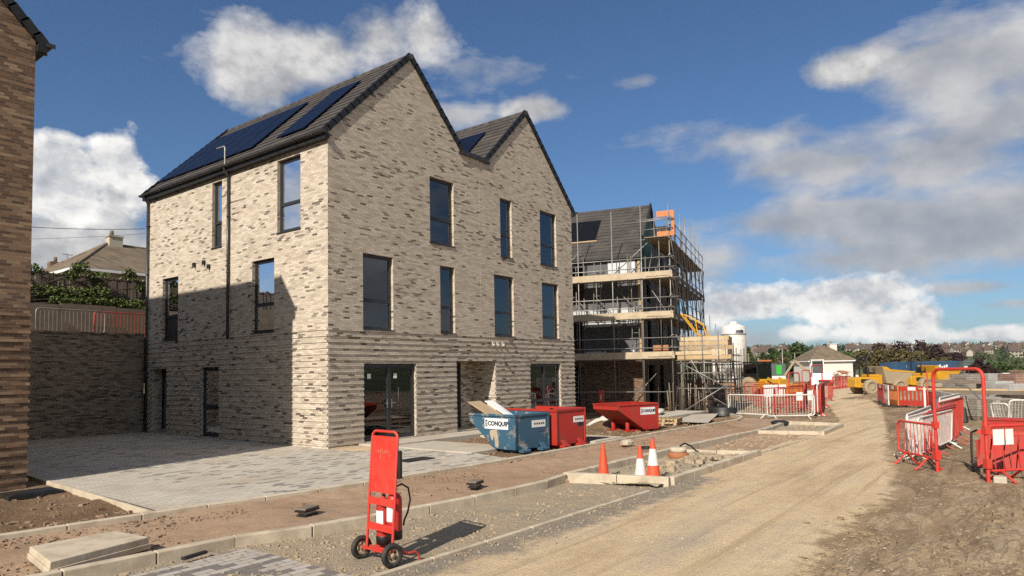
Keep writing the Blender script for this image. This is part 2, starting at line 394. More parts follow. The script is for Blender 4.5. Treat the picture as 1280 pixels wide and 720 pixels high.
def ground_mat():
    m, nt = newmat('site_mud'); b = NB(nt); p = b.pos()
    n1 = b.noise(p, .25, 8, .62); n2 = b.noise(p, 2.6, 8, .7); n3 = b.noise(p, 22, 4, .7); n4 = b.noise(b.vm('MULTIPLY', p, (.35, 1.6, 1.)), 1.2, 6, .65)
    c = b.ramp(b.m('ADD', b.m('MULTIPLY', n1, .45), b.m('MULTIPLY', n4, .55)), [(.36, (.21, .145, .085)), (.44, (.30, .212, .127)), (.5, (.36, .262, .16)), (.56, (.47, .36, .23)), (.62, (.34, .247, .152)), (.7, (.26, .185, .113))])
    vo = b.n('ShaderNodeTexVoronoi'); nt.links.new(p, vo.inputs['Vector']); vo.inputs['Scale'].default_value = 30
    pb = b.m('MULTIPLY', b.m('LESS_THAN', vo.outputs['Distance'], .3), b.m('GREATER_THAN', b.sep(vo.outputs['Color'])[0], .8))
    c = b.mix(b.m('MULTIPLY', pb, .5), c, (.36, .29, .21))
    n7 = b.noise(b.vm('MULTIPLY', p, (.5, 2.2, 1.)), 2.2, 5, .6, dist=.6)
    rd = b.m('ABSOLUTE', b.m('SUBTRACT', n7, .5))
    c = b.mix(b.range(rd, 0., .05, .5, 0), c, (.13, .09, .055))
    c = b.mix(b.range(n3, .35, .7, 0, .3), c, (.10, .07, .045))
    dist = b.vm('LENGTH', b.vm('SUBTRACT', p, tuple(CAM)))
    far = b.range(dist, 95., 190.)
    gr = b.ramp(b.noise(p, .02, 5, .6), [(.35, (.06, .075, .03)), (.6, (.10, .11, .05)), (.8, (.16, .14, .09))])
    c = b.mix(far, c, gr)
    h = b.m('ADD', b.m('MULTIPLY', n2, 1.), b.m('ADD', b.m('MULTIPLY', n4, 1.), b.m('ADD', b.m('MULTIPLY', b.m('MINIMUM', rd, .12), 4.), b.m('MULTIPLY', n3, .4))))
    b.out(c, .93, b.bump(h, .8, .05), spec=.2)
    return m
M['ground'] = ground_mat()
def road_mat():
    m, nt = newmat('compacted_road'); b = NB(nt); p = b.pos()
    st = b.vm('MULTIPLY', p, (.22, 1.3, 1.))
    n1 = b.noise(p, .3, 7, .6); n2 = b.noise(st, 1.1, 7, .62); n3 = b.noise(p, 26, 5, .75); n5 = b.noise(p, 2.2, 7, .7)
    c = b.ramp(b.m('ADD', b.m('MULTIPLY', n1, .4), b.m('MULTIPLY', n2, .6)), [(.36, (.44, .32, .19)), (.44, (.57, .43, .265)), (.52, (.64, .495, .31)), (.58, (.57, .45, .30)), (.66, (.46, .385, .29))])
    c = b.mix(b.range(n5, .5, .72, 0, .45), c, (.33, .29, .235))
    c = b.mix(b.range(n3, .48, .7, 0, .32), c, (.30, .22, .14))
    n9 = b.noise(p, 75, 3, .7); c = b.mix(b.range(n9, .52, .68, 0, .3), c, (.66, .54, .38)); c = b.mix(b.range(n9, .34, .42, .3, 0), c, (.2, .15, .1))
    tr = b.noise(b.vm('MULTIPLY', b.vm('ADD', p, (0, 40, 0)), (.05, 1.7, 1.)), 1.6, 4, .6, dist=.25)
    c = b.mix(b.range(tr, .44, .36, 0, .5), c, (.36, .265, .165)); c = b.mix(b.range(tr, .55, .64, 0, .45), c, (.70, .56, .38))
    at = b.n('ShaderNodeAttribute', attribute_name='edge'); e = at.outputs['Fac']
    em = b.range(b.m('ADD', e, b.m('MULTIPLY', b.m('SUBTRACT', n5, .5), 1.6)), .35, .62)
    c = b.mix(em, c, b.ramp(n2, [(.4, (.23, .16, .096)), (.6, (.35, .255, .155))]))
    at2 = b.n('ShaderNodeAttribute', attribute_name='gravel_edge'); g_ = b.range(b.m('ADD', at2.outputs['Fac'], b.m('MULTIPLY', b.m('SUBTRACT', n5, .5), 1.5)), .3, .6)
    c = b.mix(g_, c, b.ramp(n3, [(.35, (.16, .14, .115)), (.5, (.27, .235, .185)), (.65, (.36, .31, .24))]))
    vo = b.n('ShaderNodeTexVoronoi'); nt.links.new(p, vo.inputs['Vector']); vo.inputs['Scale'].default_value = 24
    pb = b.m('MULTIPLY', b.m('LESS_THAN', vo.outputs['Distance'], .28), b.m('GREATER_THAN', b.sep(vo.outputs['Color'])[0], .86))
    c = b.mix(b.m('MULTIPLY', pb, .45), c, (.2, .16, .12))
    h = b.m('ADD', b.m('MULTIPLY', n5, .9), b.m('ADD', b.m('MULTIPLY', n2, .6), b.m('ADD', b.m('MULTIPLY', n3, .5), b.m('MULTIPLY', n9, .2))))
    b.out(c, .93, b.bump(h, .85, .045), spec=.2)
    return m
M['road'] = road_mat()
def leaf_mat(name, a, bcol, t=.25):
    m, nt = newmat(name); b = NB(nt)
    oi = b.n('ShaderNodeNewGeometry').outputs['Random Per Island']
    n = b.noise(b.obj(), .35, 4, .6)
    c = b.mix(b.m('ADD', b.m('MULTIPLY', oi, .5), b.m('MULTIPLY', b.range(n, .35, .65), .5)), a, bcol)
    p = b.out(c, .7, spec=.25)
    return m
M['leaf_green'] = leaf_mat('green_leaves', (.030, .055, .014), (.085, .11, .03))
M['leaf_dark'] = leaf_mat('dark_leaves', (.022, .042, .012), (.055, .08, .025))
M['leaf_purple'] = leaf_mat('copper_leaves', (.022, .012, .012), (.06, .035, .03))
M['leaf_brown'] = leaf_mat('autumn_leaves', (.075, .065, .025), (.13, .105, .045))
M['ivy'] = leaf_mat('ivy_leaves', (.045, .075, .015), (.13, .16, .045))
M['bark'] = plain('bark', (.09, .07, .05), .95, dirt=.5, dscale=4, bump=.5)
M['stone'] = plain('loose_stone', (.42, .335, .23), .95, dirt=.5, dscale=9, dcol=(.2, .15, .1), bump=.2)
M['clod'] = plain('soil_clods', (.31, .215, .14), .95, dirt=.5, dscale=9, dcol=(.12, .075, .045), bump=.3)
EXPO = 0.2; HAZE = .00007
# ================================================================= walls
def panel(mb, O, U, N, u0, u1, z0, z1, holes=(), reveal=.12, mi=0):
    """vertical wall face with rectangular openings and brick reveals; O origin, U along, N outward"""
    us = sorted({u0, u1, *[h[0] for h in holes], *[h[1] for h in holes]}); zs = sorted({z0, z1, *[h[2] for h in holes], *[h[3] for h in holes]})
    us = [u for u in us if u0 <= u <= u1]; zs = [z for z in zs if z0 <= z <= z1]
    P = lambda u, z, n=0.: O+U*u+V((0, 0, z))+N*n
    flip = U.cross(V((0, 0, 1))).dot(N) < 0
    def q(a, b, c, d):
        mb.quad(*([a, b, c, d] if not flip else [d, c, b, a]), mi=mi)
    for i in range(len(us)-1):
        for j in range(len(zs)-1):
            cu, cz = (us[i]+us[i+1])/2, (zs[j]+zs[j+1])/2
            if any(h[0] < cu < h[1] and h[2] < cz < h[3] for h in holes): continue
            q(P(us[i], zs[j]), P(us[i+1], zs[j]), P(us[i+1], zs[j+1]), P(us[i], zs[j+1]))
    for h in holes:
        a, b, c, d = h[:4]; r = -(h[4] if len(h) > 4 else reveal)
        q(P(a, c), P(a, c, r), P(a, d, r), P(a, d))[0:0] if False else None
        q(P(a, c, r), P(a, c), P(a, d), P(a, d, r)); q(P(b, c), P(b, c, r), P(b, d, r), P(b, d))
        q(P(a, d), P(b, d), P(b, d, r), P(a, d, r)); q(P(a, c, r), P(b, c, r), P(b, c), P(a, c))
def courses(mb, O, U, N, u0, u1, z0, z1, holes, step=.163, ch=.0543, proud=.02, e0=0., e1=0., mi=0):
    """every other brick course stands proud"""
    z = z0
    while z < z1-1e-3:
        zt = z+ch; segs = [(u0-e0, u1+e1)]
        for h in holes:
            if h[2] < zt-.01 and h[3] > z+.01:
                ns = []
                for a, b in segs:
                    if h[0] > a and h[1] < b: ns += [(a, h[0]), (h[1], b)]
                    elif h[0] <= a and h[1] < b and h[1] > a: ns.append((h[1], b))
                    elif h[0] > a and h[0] < b and h[1] >= b: ns.append((a, h[0]))
                    else: ns.append((a, b))
                segs = ns
        for a, b in segs: mb.obox(O, U, V((0, 0, 1)), N, a, b, z, zt, -.03, proud, mi)
        z += step
def window(parent, O, U, N, u0, u1, z0, z1, dep=.09, trans=.38, blind=False, sill=True, door=False, leafs=1, name=None, label=None, fr=.07, mat='anth'):
    """frame (part) > panes, sill, handle (sub-parts)"""
    Z = V((0, 0, 1)); f = MB(); B = lambda a, b, c, d, n0, n1, mb=None: (mb or f).obox(O, U, Z, N, a, b, c, d, n0, n1)
    n0, n1 = -dep-.06, -dep
    B(u0, u0+fr, z0, z1, n0, n1); B(u1-fr, u1, z0, z1, n0, n1); B(u0+fr, u1-fr, z1-fr, z1, n0, n1); B(u0+fr, u1-fr, z0, z0+fr*1.1, n0, n1)
    cells = []
    w = (u1-u0-2*fr); lw = w/leafs
    zt = z0+(z1-z0)*trans if trans else None
    for k in range(leafs):
        a = u0+fr+k*lw; b = a+lw
        if k: B(a-fr*.7, a+fr*.7, z0+fr*1.1, z1-fr, n0+.002, n1+.012)
        a2 = a+(fr*.7 if k else 0); b2 = b-(fr*.7 if k < leafs-1 else 0)
        if zt:
            B(a2, b2, zt-fr*.5, zt+fr*.5, n0+.001, n1+.004)
            cells += [(a2, b2, z0+fr*1.1, zt-fr*.5), (a2, b2, zt+fr*.5, z1-fr)]
        else: cells.append((a2, b2, z0+fr*1.1, z1-fr))
    # inner opening-light frames
    s = .028
    for i, (a, b, c, d) in enumerate(cells):
        if zt and i % 2 == 0 and not door: continue
        B(a, a+s, c, d, n0+.01, n1-.012); B(b-s, b, c, d, n0+.01, n1-.012); B(a+s, b-s, d-s, d, n0+.01, n1-.012); B(a+s, b-s, c, c+s, n0+.01, n1-.012)
    w_ = f.build(name or ('glazed_door' if door else 'window'), M[mat], parent, label=label)
    for i, (a, b, c, d) in enumerate(cells):
        g = MB(); g.obox(O, U, Z, N, a, b, c, d, n0+.018, n0+.028)
        g.build('pane' if not (blind and i % 2 == 0) else 'infill_panel', M['glass'] if not (blind and i % 2 == 0) else M['anth'], w_)
    if sill:
        g = MB(); g.obox(O, U, Z, N, u0-.03, u1+.03, z0-.035, z0-.003, -dep-.03, .035); g.build('sill', M['anth'], w_, bevel=.004)
    if door and leafs == 2:
        um = (u0+u1)/2
        for sg in (-1, 1):
            g = MB(); x = um+sg*.085
            g.obox(O, U, Z, N, x-.018, x+.018, z0+.9, z0+1.15, n1+.011, n1+.022)
            g.obox(O, U, Z, N, x-.012, x+.012 + sg*0, z0+1.03, z0+1.055, n1+.02, n1+.055)
            g.obox(O, U, Z, N, min(x, x+sg*.12), max(x, x+sg*.12), z0+1.03, z0+1.052, n1+.045, n1+.06)
            g.build('handle', M['chrome'], w_)
    return w_
def slope(mb, a, b, ext, thick=.045, crs=.3):
    """tiled slope a->b laid in overlapping courses; ext = vector along the ridge"""
    a = V(a); b = V(b); e = V(ext); n = (b-a).cross(e).normalized()
    if n.z < 0: n = -n
    L = (b-a).length; k = max(1, int(round(L/crs))) if L < 7 else 1; d = (b-a)/k
    for i in range(k):
        p, q = a+d*i, a+d*(i+1); f = d.cross(e).z < 0
        lo = [p, p+e, q+e, q] if f else [p, q, q+e, p+e]
        top = {0: p+n*(thick+.028), 1: q+n*(thick+.004)}
        hi = [p+n*(thick+.028), p+e+n*(thick+.028), q+e+n*(thick+.004), q+n*(thick+.004)] if f else [p+n*(thick+.028), q+n*(thick+.004), q+e+n*(thick+.004), p+e+n*(thick+.028)]
        mb.hexa([tuple(v) for v in lo]+[tuple(v) for v in hi])
def verge(mb, a, b, out, w=.1, h=.15, step=.3):
    """stepped dry-verge units up the slope"""
    a = V(a); b = V(b); L = (b-a).length; d = (b-a)/L; out = V(out).normalized(); n = d.cross(out).normalized()
    if n.z < 0: n = -n
    k = int(round(L/step)); s = L/k
    for i in range(k):
        o = a+d*(s*i)
        d2 = (d+n*.07).normalized(); n2 = (n-d*.07).normalized()
        mb.obox(o, d2, n2, out, -.02, s+.015, -h+.06, .085, -w*.5, .022)
# ---------------------------------------------------------------- main house
X = V((1, 0, 0)); Y = V((0, 1, 0)); Zv = V((0, 0, 1)); O0 = V((0, 0, 0))
def hitX(px, py, x0=0.):
    q = ray(px, py); return CAM+q*((x0-CAM.x)/q.x)
def hitroof(px, py, c=8.5, s=1.):      # plane z = c + s*x
    q = ray(px, py); t = (c+s*CAM.x-CAM.z)/(q.z-s*q.x); return CAM+q*t
def house(name, label, brick, full=True, loc=(0, 0, 0), front_holes=(), left_holes=()):
    h = thing(name, label, 'house', loc)
    w = MB(); W = 12.2; Ld = 10.26; zb = -.4; ze = 8.4
    panel(w, O0, X, -Y, 0, W, zb, ze, front_holes)
    panel(w, V((0, 0, 0)), Y, -X, 0, Ld, zb, ze, left_holes)
    panel(w, V((W, 0, 0)), Y, X, 0, Ld, zb, ze); panel(w, V((0, Ld, 0)), X, Y, 0, W, zb, ze)
    gp = [(0, ze), (W, ze), (9.1, 11.5), (6.8, 9.2), (5.4, 9.2), (3.1, 11.5)]
    for y, fl in ((0, 0), (Ld, 1)):
        vs = [V((x, y, z)) for x, z in gp]
        tris = [(0, 4, 5), (0, 1, 3, 4), (1, 2, 3)] if not fl else [(5, 4, 0), (4, 3, 1, 0), (3, 2, 1)]
        w.add(vs, tris)
    hf = front_holes; hl = left_holes
    z0 = -.05
    courses(w, O0, X, -Y, 0, W, z0, 3.05, hf, e0=.02, e1=.02)
    courses(w, O0, Y, -X, 0, Ld, z0, 3.05, hl, e0=0)
    w.build('wall', brick, h)
    # roofs
    t = MB(); v = -.03; ex = V((0, Ld+.06, 0))
    slope(t, (-.16, v, 8.32), (3.1, v, 11.58), ex); slope(t, (5.55, v, 9.13), (3.1, v, 11.58), ex)
    slope(t, (6.65, v, 9.13), (9.1, v, 11.58), ex); slope(t, (12.36, v, 8.32), (9.1, v, 11.58), ex)
    rf = t.build('roof', M['tile'], h)
    for x in (3.1, 9.1):
        c = MB(); k = 24
        for i in range(k):
            a = -.06+(Ld+.12)*i/k; b_ = -.06+(Ld+.12)*(i+1)/k
            c.cyl((x, a, 11.6+.01), (x, b_+.02, 11.6), .085, .095, 10)
        c.build('ridge_tiles', M['tile'], rf)
    for y, o in ((-.03, -1), (Ld+.03, 1)):
        for a, b_ in (((-.2, 8.33), (3.1, 11.63)), ((5.5, 9.23), (3.1, 11.63)), ((6.7, 9.23), (9.1, 11.63)), ((12.4, 8.33), (9.1, 11.63))):
            c = MB(); verge(c, (a[0], y, a[1]), (b_[0], y, b_[1]), (0, o, 0)); c.build('verge', M['black'], rf)
    g = MB(); g.box(5.3, 6.9, -.05, Ld+.05, 9.12, 9.2); g.box(5.42, 6.78, -.07, -.051, 9.12, 9.27); g.build('valley_gutter', M['gutter'], h)
    for x, sg in ((0, -1), (W, 1)):
        g = MB(); xs = sorted((x+sg*.008, x+sg*.16)); g.box(xs[0], xs[1], -.1, Ld+.1, 8.2, 8.33)
        g.build('fascia', M['black'], h)
        g = MB(); prof = [(.065*math.cos(a), .065*math.sin(a)) for a in [PI+PI*i/8 for i in range(9)]]
        pts = [V((x+sg*.225+a, -.13, 8.38+b_)) for a, b_ in prof]+[V((x+sg*.225+a*.88, -.13, 8.38+b_*.88)) for a, b_ in reversed(prof)]
        g.prism(pts, Y, 0, Ld+.26)
        g.box(*sorted((x+sg*.16, x+sg*.29)), -.15, -.13, 8.31, 8.39)
        for i in range(12): g.box(*sorted((x+sg*.15, x+sg*.297)), .3+i*.85, .33+i*.85, 8.31, 8.395)
        g.build('gutter', M['gutter'], h)
    return h
T0, T1, M0, M1 = 5.96, 8.065, 3.126, 5.27
FH = {'A': (3.91, 5.02, T0, T1), 'B': (7.474, 8.151, T0, T1), 'C': (9.94, 11.057, T0, T1),
      'a': (1.198, 2.336, M0, M1), 'b': (4.344, 5.028, M0, M1), 'c': (7.076, 8.194, M0, M1), 'd': (9.99, 11.129, M0, M1)}
DF = (1.209, 3.243, -.03, 2.15); DP = (5.065, 7.08, -.03, 2.24, 1.0); DB = (9.13, 11.183, .05, 2.15)
LH = {'3L': (5.3, 5.88, T0, T1), '3R': (1.21, 2.315, T0, T1), '2L': (8.02, 9.11, M0, M1), '2R': (2.459, 3.589, M0, M1)}
D2 = (5.397, 6.507, -.05, 2.16); D1 = (8.75, 9.893, -.05, 2.16, .45)
H1 = house('terraced_house', 'three storey buff brick house with twin gables and solar panels on its grey roof', M['brick'],
           front_holes=list(FH.values())+[DF, DP, DB], left_holes=list(LH.values())+[D2, D1])
for k, h in FH.items(): window(H1, O0, X, -Y, *h)
for k, h in LH.items(): window(H1, O0, Y, -X, *h, blind=k in ('3L', '2L'))
window(H1, O0, X, -Y, *DF, door=True, leafs=2, trans=None, sill=False, fr=.085, name='french_doors', label='glazed double doors with steel handles beside the corner')
window(H1, O0, X, -Y, *DB, door=False, leafs=2, trans=.33, sill=True, fr=.08, label='wide ground floor window partly hidden by the skips')
window(H1, O0, Y, -X, *D2, door=True, trans=.42, sill=False, fr=.1, name='glazed_door', label='narrow glazed black door in the shaded side wall')
for u in (1.42, 2.42):
    a = MB(); a.box(u, u+.13, .1, .105, 1.72, 1.86); a.build('door_sticker', M['sign'], H1)
# recessed side entrance with solid door, recessed porch with front door
def solid_door(O, U, N, u0, u1, z0, z1, dep, glaz=None, col='membrane', label=None):
    Z = V((0, 0, 1)); f = MB()
    f.obox(O, U, Z, N, u0, u0+.08, z0, z1, -dep-.05, -dep+.03); f.obox(O, U, Z, N, u1-.08, u1, z0, z1, -dep-.05, -dep+.03)
    f.obox(O, U, Z, N, u0+.08, u1-.08, z1-.08, z1, -dep-.05, -dep+.03)
    fr = f.build('door_frame', M['black'], H1, label=label)
    d = MB(); d.obox(O, U, Z, N, u0+.08, u1-.08, z0+.02, z1-.08, -dep-.04, -dep); d.build('door', M[col], fr)
    k = MB(); um = (u0+u1)/2
    if glaz:
        g = MB(); g.obox(O, U, Z, N, um-.16, um+.1, z0+.25, z1-.3, -dep+.001, -dep+.008); g.build('pane', M['wrap'], fr)
    else:
        k.obox(O, U, Z, N, um-.14, um+.14, z0+1.0, z0+1.06, -dep+.001, -dep+.015)
    k.obox(O, U, Z, N, u0+.13, u0+.16, z0+.95, z0+1.15, -dep+.001, -dep+.03); k.build('handle', M['chrome'], fr)
solid_door(O0, Y, -X, D1[0], D1[1], -.03, 2.14, .42, label='grey solid side door deep in its opening')
w = MB(); w.quad((5.065, 1.0, -.03), (7.08, 1.0, -.03), (7.08, 1.0, 2.24), (5.065, 1.0, 2.24)); w.build('porch_wall', M['brick_soldier'], H1)
w = MB(); w.box(5.06, 7.085, .0, 1.0, -.2, -.035); w.build('porch_floor', M['slab'], H1)
solid_door(O0, X, -Y, 5.12, 6.2, -.03, 2.2, .86, glaz=True, col='black', label='black front door with tall glass strip inside the porch')
# interior shell seen through the glass
w = MB(); t_ = .32
for z in (-.04, 2.72, 5.5, 8.3): w.box(t_, 12.2-t_, t_+.75, 10.26-t_, z, z+.06)
w.quad((t_, 3.2, -.1), (12, 3.2, -.1), (12, 3.2, 8.2), (t_, 3.2, 8.2)); w.quad((3.9, .4, -.1), (3.9, 10, -.1), (3.9, 10, 8.2), (3.9, .4, 8.2))
w.quad((8.6, 1.3, -.1), (8.6, 10, -.1), (8.6, 10, 8.2), (8.6, 1.3, 8.2)); w.quad((.4, 7.1, -.1), (3.9, 7.1, -.1), (3.9, 7.1, 8.2), (.4, 7.1, 8.2))
for y in (.3,): 
    for z in (2.72, 5.5): w.box(t_, 12.2-t_, .3, 1.07, z, z+.06)
w.build('interior_walls', M['plaster'], H1)
# solar panels on the left slope
def panels(h, cols, z_lo, z_hi, cx, c0, sgn=1):
    """cols = list of (y0,y1); panels lie on plane z = c0 + sgn*(x-cx)"""
    for (y0, y1) in cols:
        zm = (z_lo+z_hi)/2
        for a, b_ in ((z_lo, zm-.01), (zm+.01, z_hi)):
            p = MB(); n = V((-sgn, 0, 1)).normalized()
            xa = cx+sgn*(a-c0); xb = cx+sgn*(b_-c0)
            q = [V((xa, y0, a)), V((xb, y0, b_)), V((xb, y1, b_)), V((xa, y1, a))]
            if (q[1]-q[0]).cross(q[3]-q[0]).z < 0: q = q[::-1]
            p.hexa([tuple(v+n*.085) for v in q]+[tuple(v+n*.12) for v in q])
            p.build('solar_panel', M['solar'], h)
ys = [hitroof(px, py).y for px, py in ((203, 229), (325, 182), (360, 167), (393, 155))]
print('solar ys', ys)
ya, yb = max(ys[0], ys[1]), min(ys[0], ys[1]); k = 6; s_ = (ya-yb)/k
panels(H1, [(yb+i*s_+.025, yb+(i+1)*s_-.025) for i in range(k)]+[(ys[3], ys[2])], 8.85, 10.95, 0., 8.5)
panels(H1, [(1.3+i*1.05, 2.33+i*1.05) for i in range(5)], 9.45, 10.9, 6.65, 9.15)
# rain pipes, vents, brackets
def pipe(h, x, y, z0, z1, r=.04, mat='gutter', nx=V((-1, 0, 0))):
    p = MB(); p.cyl((x, y, z0), (x, y, z1), r, n=10)
    z = z0+.3
    while z < z1: p.cyl((x, y, z), (x, y, z+.06), r*1.25, n=10); p.bar(V((x, y, z+.03)), V((x, y, z+.03))-nx*.06, .03, .03); z += 1.75
    return p
p = pipe(H1, -.07, hitX(287, 400).y, 3.0, 8.05); yy = hitX(287, 400).y; p.tube([(-.07, yy, 8.0), (-.08, yy, 8.1), (-.2, yy, 8.25), (-.22, yy, 8.34)], .04); p.build('downpipe', M['gutter'], H1)
p = pipe(H1, -.07, 10.12, -.05, 8.05); p.tube([(-.07, 10.12, 8.0), (-.08, 10.12, 8.1), (-.2, 10.12, 8.25), (-.22, 10.12, 8.34)], .04); p.build('downpipe', M['gutter'], H1)
a = MB(); a.tube([(-.2, yy-.02, 8.4), (-.2, yy-.02, 8.95), (-.2, yy+.02, 9.0), (-.2, yy+.45, 9.02)], .022); a.build('bent_stub_pipe', M['galv'], H1)
for px, py in ((244, 331), (256, 328), (262, 333)):
    q = hitX(px, py); a = MB(); a.box(-.075, -.002, q.y-.06, q.y+.06, q.z-.05, q.z+.06); a.cyl((-.07, q.y, q.z-.04), (-.1, q.y-.03, q.z-.1), .02, n=8); a.build('cable_outlet', M['black'], H1)
for px, py in ((215, 467), (268, 448)):
    q = hitX(px, py)
for x in (6.95, 7.2, 7.5):
    a = MB(); a.box(x-.06, x+.06, -.045, -.012, 2.78, 2.9); a.cyl((x, -.04, 2.8), (x, -.075, 2.76), .035, n=8); a.build('wall_vent', M['bag'], H1)
a = MB(); a.box(7.6, 7.66, -.06, -.012, 2.1, 2.2); a.cyl((7.63, -.06, 2.15), (7.63, -.12, 2.08), .03, n=8); a.build('lamp_bracket', M['gutter'], H1)
a = MB(); a.box(6.35, 6.362, -.004, .01, 3.1, 9.1); a.build('movement_joint', M['conc'], H1)
# ---------------------------------------------------------------- left house (its corner only)
H0 = house('terraced_house', 'warm brown brick house at the left edge with black verge', M['brick_warm'], loc=(-18.93, .22, 0), front_holes=list(FH.values())+[DF])
for k, h in FH.items(): window(H0, O0, X, -Y, *h)
window(H0, O0, X, -Y, *DF, door=True, leafs=2, trans=None, sill=False, fr=.085, name='french_doors')
a = MB(); a.box(.3, 11.9, .9, 9.9, -.1, 8.2); a.build('interior_walls', M['plaster'], H0)
# ---------------------------------------------------------------- retaining wall and what stands on the bank
rw = MB(); panel(rw, V((-14, 10.42, 0)), X, -Y, 0, 14.0, -.4, 3.36); rw.box(-14, -.0, 10.40, 10.9, 3.361, 3.43)
rw.v = rw.v
rw.build('retaining_wall', M['brick_grey'], label='tall dark brick retaining wall between the two houses', cat='retaining wall')
# bank ground behind
b_ = MB()
import itertools
nx_, ny_ = 60, 70
vs = []; 
for j in range(ny_+1):
    for i in range(nx_+1):
        x = -40+i*1.6; y = 10.9+j*1.1
        z = 3.36+.9*sstep(14, 24, y)+.8*sstep(24, 60, y)+.12*noise.noise(V((x, y, 0))*.6)
        if x > 2: z -= (x-2)*.12
        vs.append((x, y, z))
b_.add(vs, [(j*(nx_+1)+i, j*(nx_+1)+i+1, (j+1)*(nx_+1)+i+1, (j+1)*(nx_+1)+i) for j in range(ny_) for i in range(nx_)], 0, True)
b_.build('bank', M['soil'], kind='structure')
def yplane(px, py, y): q = ray(px, py); return CAM+q*((y-CAM.y)/q.y)
# rendered concrete boundary wall (grey) and panel fence above it
f = MB()
for i in range(14):
    x0 = -15+i*1.9; zt = 4.95 if x0 < -4.7 else 4.62
    f.box(x0+.008, x0+1.892, 13.2, 13.3, 3.3, zt-(.0 if i % 2 else .05))
f.build('boundary_wall', M['oldtimber'], label='low grey panel wall standing above the brick retaining wall', cat='wall')
hf = thing('timber_fence', 'dark timber fence topped with a row of pale caps above the ivy', 'fence', (0, 14.6, 0))
for i in range(11):
    x0 = -15+i*1.9
    p = MB(); p.bar((x0, 0, 3.2), (x0, 0, 5.95), .1, .1); p.build('post', M['oldtimber'], hf)
f = MB()
for i in range(110): f.box(-15+i*.19, -15+i*.19+.182, -.04+.012*(i % 2), -.02+.012*(i % 2), 3.6, 5.82)
f.box(-15, 6, -.05, .05, 5.83, 5.88); f.build('fence_boards', M['oldtimber'], hf)
f = MB()
for i in range(70): f.ball((-15+i*.3, -.04, 5.9), .035, 6, 4)
f.build('pale_caps', M['timber'], hf)
f = MB(); f.bar((-3.45, 12.3, 3.2), (-3.45, 12.3, 5.15), .14, .14)
for i in range(5): f.box(-4.35+i*.17, -4.2+i*.17, 12.28, 12.32, 3.2, 4.95)
f.build('gate_post', M['oldtimber'], label='short brown timber post and boards beside the left house', cat='post')
# ivy and shrubs
def foliage(mb, centres, n, leaf, rr, flat=1., sun=True):
    """many small folded leaf faces in uneven clumps; centres = (x,y,z,rx,ry,rz)"""
    tot = sum(c[3]*c[4]+c[3]*c[5] for c in centres)
    for c in centres:
        k = max(6, int(n*(c[3]*c[4]+c[3]*c[5])/tot)); sd = rr.random()*99
        for _ in range(k):
            for _t in range(8):
                a = V((rr.gauss(0, 1), rr.gauss(0, 1), rr.gauss(0, 1))).normalized(); r = rr.random()**.4
                p = a*r
                if noise.noise(V((p.x*1.9+sd, p.y*1.9, p.z*1.9))) > -.12+.25*(1-r): break
            q = V((c[0]+p.x*c[3], c[1]+p.y*c[4], c[2]+p.z*c[5]))
            s = leaf*(.55+.9*rr.random())
            d = (a+V((rr.gauss(0, .8), rr.gauss(0, .8), rr.gauss(0, .8)))).normalized(); u = d.orthogonal().normalized()
            u = (u*math.cos(rr.random()*6)+d.cross(u)*math.sin(rr.random()*6)).normalized(); w = d.cross(u)
            mb.add([q-u*s*.5, q+w*s*.35+d*s*.12, q+u*s*.6, q-w*s*.35+d*s*.12], [(0, 1, 2, 3)])
rr = random.Random(5)
def bush(name, label, cat, cs, n, leaf, mat, group=None, trunk=None):
    t = thing(name, label, cat, (cs[0][0], cs[0][1], cs[0][2]-cs[0][5]), group=group)
    o = t.location
    m_ = MB(); foliage(m_, [(c[0]-o.x, c[1]-o.y, c[2]-o.z, *c[3:]) for c in cs], n, leaf, rr); m_.build('foliage', M[mat], t)
    s_ = MB()
    for c in cs:
        e = V((c[0]-o.x, c[1]-o.y, c[2]-o.z)); b0 = V((e.x*.35, e.y*.35, -.1))
        for q in range(3):
            e2 = e+V((rr.gauss(0, c[3]*.3), rr.gauss(0, c[4]*.3), rr.gauss(0, c[5]*.3))); mid = (b0+e2)/2+V((rr.gauss(0, .05), rr.gauss(0, .05), .1))
            s_.tube([b0, mid, e2], max(.012, leaf*.14), 5)
    s_.build('stems', M['bark'], t)
    return t
cs = [(-4.2+i*.46, 14.1+rr.gauss(0, .1), 5.28+rr.gauss(0, .1)-.045*i, .42, .3, .42+.08*math.sin(i)) for i in range(13)]+[(-3.+i*.8+rr.gauss(0, .2), 14.3, 5.85+rr.gauss(0, .12), .3, .2, .22) for i in range(7)]
bush('ivy', 'green ivy spilling over the dark fence on the bank', 'ivy', cs, 5200, .10, 'ivy')
bush('shrub', 'green shrub rising above the fence beside the left house', 'shrub', [(-6.0, 16, 6.3, 1.3, .8, .75), (-4.9, 16.2, 6.2, .9, .6, .5)], 2600, .11, 'leaf_green')
bush('shrub', 'thin pale sapling in front of the bungalow eaves', 'shrub', [(-.3, 15.2, 6.0, .45, .4, .65), (.5, 15.2, 5.8, .5, .4, .45), (1.5, 15.2, 5.9, .4, .3, .5), (2.6, 15.2, 5.9, .5, .3, .4)], 1500, .09, 'ivy')
bush('ground_ivy', 'low creeping ivy at the foot of the dark fence', 'ivy', [(-1.6+i*.5, 13.6, 4.75, .4, .2, .2) for i in range(6)], 1500, .08, 'ivy')
